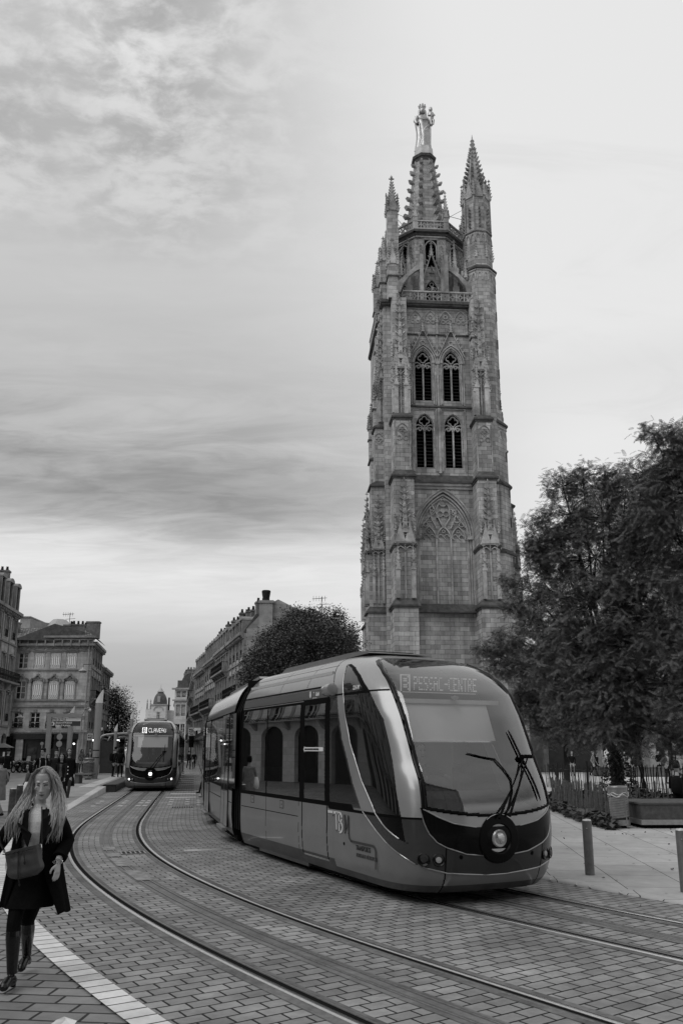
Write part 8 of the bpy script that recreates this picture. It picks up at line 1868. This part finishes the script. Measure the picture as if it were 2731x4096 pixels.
def wreg(C):
    K = np.zeros(len(C), int)+1   # sweater
    x, y, z_ = C.T
    dr = np.minimum(segd(C, AJ['rs'], AJ['re']), segd(C, AJ['re'], AJ['rw'])); dl = np.minimum(segd(C, AJ['ls'], AJ['le']), segd(C, AJ['le'], AJ['lw']))
    K[(np.minimum(dr, dl) < .075) & (np.abs(x) > .12)] = 2
    for w, e in ((rw, re_), (lw_, le_)):
        d = (w-e)/np.linalg.norm(w-e); K[((C-w)@d > .002) & (np.linalg.norm(C-w, axis=1) < .25) & (np.abs(x) > .15)] = 0
    K[(z_ < .84) & (np.abs(x) < .22)] = 3
    bt = (z_ < .425) | ((z_ < .47) & (y > .08) & (x > -.1)); K[bt] = 4
    K[z_ > 1.412] = 0
    q = (C@Hi[:3, :3].T+Hi[:3, 3])/HS; f = q[:, 1] < -.04
    ex = np.abs(np.abs(q[:, 0])-.031)
    K[f & (ex < .015) & (np.abs(q[:, 2]-.004-.003*np.cos(ex*200)) < .0055)] = 5      # lashes of lowered lids
    K[f & (np.abs(np.abs(q[:, 0])-.033) < .019) & (np.abs(q[:, 2]-.030+.10*(np.abs(np.abs(q[:, 0])-.030))) < .0050)] = 7
    K[f & (np.abs(q[:, 0]) < .024) & (np.abs(q[:, 2]+.0755) < .0085-np.abs(q[:, 0])*.22)] = 6
    return K
finish_body(t, 'body', .0052, wm, wreg, [M_skinw, M_sweat, M_coat, M_tight, M_boot, M_eye, M_lip, M_brow], 2)
# skirt
rows = []
for k in range(10):
    u = k/9; zz_ = .98-.39*u; rows.append(ring(zz_, .165+.055*u, .118+.065*u, -.035*u, -.01*u, .055*u, 7, k*.12+2, 44))
loft('skirt', rows, M_skirt, wm)
# coat: open front, flaring, longer and blown out on the picture-right side
nu, nv = 60, 40; V = []
for j in range(nv):
    u = j/(nv-1); z_ = 1.36-u*.80
    for i in range(nu):
        s_ = i/(nu-1)                       # from the picture-left front edge round the back to the picture-right edge
        a = R(-90)-R(38+(8 if u > .5 else 0)*u) if False else None
        op = .42+.10*math.sin(u*3.0) if u < .55 else .42+.5*(u-.55)
        ang = -pi/2-op-(2*pi-2*op)*s_       # clockwise from the left lapel through the back
        rx = .178+.035*u+.05*max(0, u-.35); ry = .125+.045*u+.04*max(0, u-.4)
        if u < .12: k_ = u/.12; rx *= .62+.38*k_**.5; ry *= .75+.25*k_**.5
        flare = max(0, u-.45)*max(0, s_-.62)*1.15; fold = 1+.035*u*math.sin(9*ang+2.0*u)
        x = rx*math.cos(ang)*fold+flare*.55; y = ry*math.sin(ang)*fold+.0-flare*.08
        drop = -.10*max(0, s_-.80)*5*max(0, u-.85) if s_ > .8 else 0
        lift = .10*max(0, .35-s_)*3*max(0, u-.6)
        V.append((x, y, z_+drop+lift+.01*math.sin(7*ang)*u))
ct = gridmesh('coat', V, nu, nv, mats=M_coat, parent=wm, smooth=True); sm = ct.modifiers.new('thickness', 'SOLIDIFY'); sm.thickness = .012; sm.offset = 1
# lapels
for pts, nm in (([(-.045, -.128, 1.365), (-.02, -.150, 1.06), (.008, -.158, 1.175), (-.10, -.165, 1.235), (-.14, -.140, 1.30), (-.085, -.075, 1.385)], 'lapel'), ([(.085, -.075, 1.385), (.078, -.150, 1.28), (.078, -.152, 1.06), (.13, -.172, 1.14), (.205, -.150, 1.255), (.14, -.120, 1.325)], 'lapel')):
    t = MB(); nn = len(pts); P = [Vector(p) for p in pts]; t._a([p for p in P]+[p+Vector((0, -.012, 0)) for p in P], [tuple(range(nn)), tuple(range(2*nn-1, nn-1, -1))]+[(i, (i+1) % nn, nn+(i+1) % nn, nn+i) for i in range(nn)]); t.build(nm, mat('lapel_wool', .010, .8, nz=60, na=.3), wm)
t = MB()
for s_ in 'l':
    c, b = Vector(AJ[s_+'w']), Vector(AJ[s_+'e']); d = (c-b).normalized(); t.tube([c-d*.03, c+d*.004], [.062, .060], 16)
t.build('cuff', M_coat, wm, auto=60)
t = MB(); w = Vector(AJ['lw'])+Vector((0, -.018, -.018)); t.tube([(w.x+.033*math.cos(a), w.y+.006*math.sin(2*a), w.z+.026*math.sin(a)*.3-.012+.012*math.sin(a)) for a in np.linspace(0, 2*pi, 17)], .0045, 5, cap=False)
for k in range(8): a = k*pi/4; t.lathe([(.001, -.006), (.006, 0), (.001, .006)], 6, (0, 0)) if False else t.box(w.x+.035*math.cos(a)-.004, w.x+.035*math.cos(a)+.004, w.y-.034, w.y-.026, w.z-.016+.012*math.sin(a), w.z-.008+.012*math.sin(a))
t.build('bracelet', M_chrome, wm)
# hair: a soft underlying mass and many wavy locks falling over both shoulders
rnd = random.Random(5); t = MB(); t.at(HM); rows_ = [(.130, .012), (.126, .045), (.108, .066), (.075, .080), (.035, .084), (-.01, .083), (-.06, .080)]; vs = []; fs = []; n = 30
for z_, r_ in rows_:
    for k in range(n):
        a = 2*pi*k/n; q = math.cos(a); x = r_*math.sin(a); y = -r_*1.22*q+.012
        if q > .30 and z_ < .088: y = max(y, -.062+abs(x)*.25)
        if q > 0 and z_ < .02: y = max(y, -.02)
        vs.append((x, y, z_))
for i in range(len(rows_)-1):
    for k in range(n): k2 = (k+1) % n; fs.append((i*n+k, i*n+k2, (i+1)*n+k2, (i+1)*n+k))
fs.append(tuple(range(n))); t._a(vs, fs); t.at(Matrix()); hair_cap = t
def strandmat(name, lo, hi, sc=(90, 90, 5)):
    m = bpy.data.materials.new(name); m.use_nodes = True; t = m.node_tree; bs = t.nodes['Principled BSDF']; L = t.links.new
    tcn = t.nodes.new('ShaderNodeTexCoord'); mp = t.nodes.new('ShaderNodeMapping'); mp.inputs['Scale'].default_value = sc; L(tcn.outputs['Object'], mp.inputs[0])
    n = t.nodes.new('ShaderNodeTexNoise'); n.inputs['Scale'].default_value = 1.0; n.inputs['Detail'].default_value = 6; n.inputs['Roughness'].default_value = .7; n.inputs['Distortion'].default_value = .6; L(mp.outputs[0], n.inputs['Vector'])
    mr = t.nodes.new('ShaderNodeMapRange'); L(n.outputs[0], mr.inputs[0]); mr.inputs[1].default_value = .34; mr.inputs[2].default_value = .66; mr.inputs[3].default_value = lo; mr.inputs[4].default_value = hi
    L(mr.outputs[0], bs.inputs['Base Color']); bs.inputs['Roughness'].default_value = .42; bs.inputs['Specular IOR Level'].default_value = .5
    bp = t.nodes.new('ShaderNodeBump'); bp.inputs['Strength'].default_value = .8; bp.inputs['Distance'].default_value = .006; L(n.outputs[0], bp.inputs['Height']); L(bp.outputs[0], bs.inputs['Normal'])
    MATS[name] = m; return m
M_bl = strandmat('blonde_strands', .05, .40)
def curtain(N_, seed, r0, r1, jit, name, m, zr, thick=1.0, seg=10, flat=.75):
    rnd = random.Random(seed); t = MB()
    cen = {-1: [(1.715, .028), (1.69, -.014), (1.66, -.040), (1.60, -.060), (1.50, -.088), (1.40, -.120), (1.30, -.145), (1.20, -.158), (1.10, -.158)], 1: [(1.715, .046), (1.69, .088), (1.66, .113), (1.60, .134), (1.50, .158), (1.40, .182), (1.30, .202), (1.20, .202), (1.10, .185)]}
    yc = [(1.715, -.055), (1.66, -.035), (1.60, -.020), (1.50, -.020), (1.40, -.065), (1.30, -.125), (1.20, -.135), (1.12, -.145)]
    for q in range(N_):
        sd_ = -1 if q % 2 else 1; C_ = cen[sd_][::-1]; zs_ = [c[0] for c in C_]; xs_ = [c[1] for c in C_]; Yz = yc[::-1]
        w = rnd.uniform(-1, 1); dy = rnd.uniform(-1, 1); ze = rnd.uniform(*zr); z0 = 1.722-.02*abs(dy)-.006*rnd.random(); ph = rnd.uniform(0, 6.28); am = rnd.uniform(.4, 1)*jit; P = []; rr_ = []
        for k in range(seg+1):
            v = k/seg; z_ = z0+(ze-z0)*v; x = float(np.interp(z_, zs_, xs_)); y = float(np.interp(z_, [c[0] for c in Yz], [c[1] for c in Yz]))
            wd = float(np.interp(v, [0, .15, .35, .7, 1], [.008, .012, .024, .052, .055]))
            P.append(Vector((x+w*wd*thick+am*math.sin(ph+v*8.5)*min(1, v*2.5), y+dy*.030+.055*dy*max(0, 1-v*2.4)+am*.6*math.cos(ph*1.7+v*7.5), z_)))
            rr_.append((r0+(r1-r0)*v)*(.5+.5*min(1, v*4))*(1 if v < .8 else max(.1, (1-v)/.2)))
        t.tube(P, rr_, 7, flat=flat)
    return t.build(name, m, wm, auto=80)
hair_cap.build('hair', strandmat('blonde_cap', .06, .36, (90, 10, 10)), wm, auto=60)
curtain(34, 3, .013, .022, .014, 'hair_lock', M_bl, (1.13, 1.20)); curtain(70, 8, .007, .011, .020, 'hair_lock', M_bl, (1.10, 1.26), 1.0)
curtain(190, 21, .0022, .0030, .026, 'hair_lock', mat('blonde_highlight', .46, .4, spec=.6), (1.09, 1.30), 1.15, 14, 1.0)
# bucket bag across the body, and a grey bag in her right hand (both carried: their own things)
bg = thing('handbag', 'dark leather drawstring bag hanging in front of the blonde woman', 'bag', (WX+.0, WY-.235, .945), R(0)); bg.rotation_euler = (0, R(-13), 0)
rows = []
for k in range(14):
    u = k/13; z_ = -.105+.235*u; rx = (.152-.010*u)*(1-(1-min(1, u*3.2))**2.4*.45)+.004*math.sin(u*9); ry = (.066-.018*u)*(.45+.55*min(1, u*5))+.004*math.sin(u*14); rows.append(ring(z_, rx, ry, 0, 0, .018+.035*max(0, u-.7), 11, 1.0+2*u, 48))
loft('bag_body', rows, M_leather, bg)
t = MB(); t.tube([(.15*math.cos(a), -.055+.0*a, .115+.004*math.sin(5*a)) for a in np.linspace(pi*.95, pi*.6, 4)], .004, 5)
for x in (-.085, .075): t.tube([(x-.03, -.060, .105), (x, -.064, .112), (x+.03, -.060, .108)], .0055, 6)
t.tube([(-.02, -.060, .108), (-.028, -.070, .02), (-.040, -.072, -.06), (-.042, -.066, -.14)], .004, 6); t.tube([(.015, -.060, .112), (.030, -.072, .08), (.026, -.074, .02)], .004, 6); t.tube([(.026, -.074, .022), (.026, -.074, -.0)], [.009, .006], 6); t.tube([(-.042, -.066, -.138), (-.042, -.066, -.155)], [.008, .005], 6)
t.tube([(-.03, -.062, .110), (0, -.070, .118), (.022, -.066, .110)], .006, 6); t.build('drawstring', mat('bag_cord', .03, .5), bg)
t = MB(); t.tube([(-.150, -.0, .135), (-.185, .01, .22), (-.20, .05, .27)], [.014, .014, .012], 6, flat=.35); t.tube([(.155, -.0, .10), (.170, .02, .26), (.175, .07, .42)], .0055, 6); t.build('strap', mat('bag_strap', .010, .4), bg)
t = MB(); t.lathe([(.001, .125), (.009, .13), (.009, .142), (.001, .147)], 8, (-.152, -.006)); t.lathe([(.001, .09), (.008, .10), (.008, .125), (.001, .13)], 8, (.150, -.008)); t.build('buckle', M_chrome, bg)
gt = thing('shopping_bag', 'smooth grey bag carried low at the left edge of the photograph', 'bag', (WX-.365, WY-.16, .84), R(-15))
rows = []
for k in range(10):
    u = k/9; z_ = -.17+.36*u; e = min(1, (u+.04)*7)**.5; rows.append([(x*(.115-.02*u)*e*1.0, y*(.045+.012*(1-u))*e, z_) for x, y in [(math.copysign(abs(math.cos(a))**.6, math.cos(a)), math.copysign(abs(math.sin(a))**.6, math.sin(a))) for a in np.linspace(0, 2*pi, 28, endpoint=False)]])
loft('bag_body', rows, mat('grey_leather', .20, .5, nz=5, na=.12, bump=.2, bscale=14), gt)
t = MB(); t.tube([(-.05, 0, .18), (-.03, 0, .25), (.03, 0, .25), (.05, 0, .18)], .007, 6); t.build('handle', mat('grey_leather', .2, .5), gt)
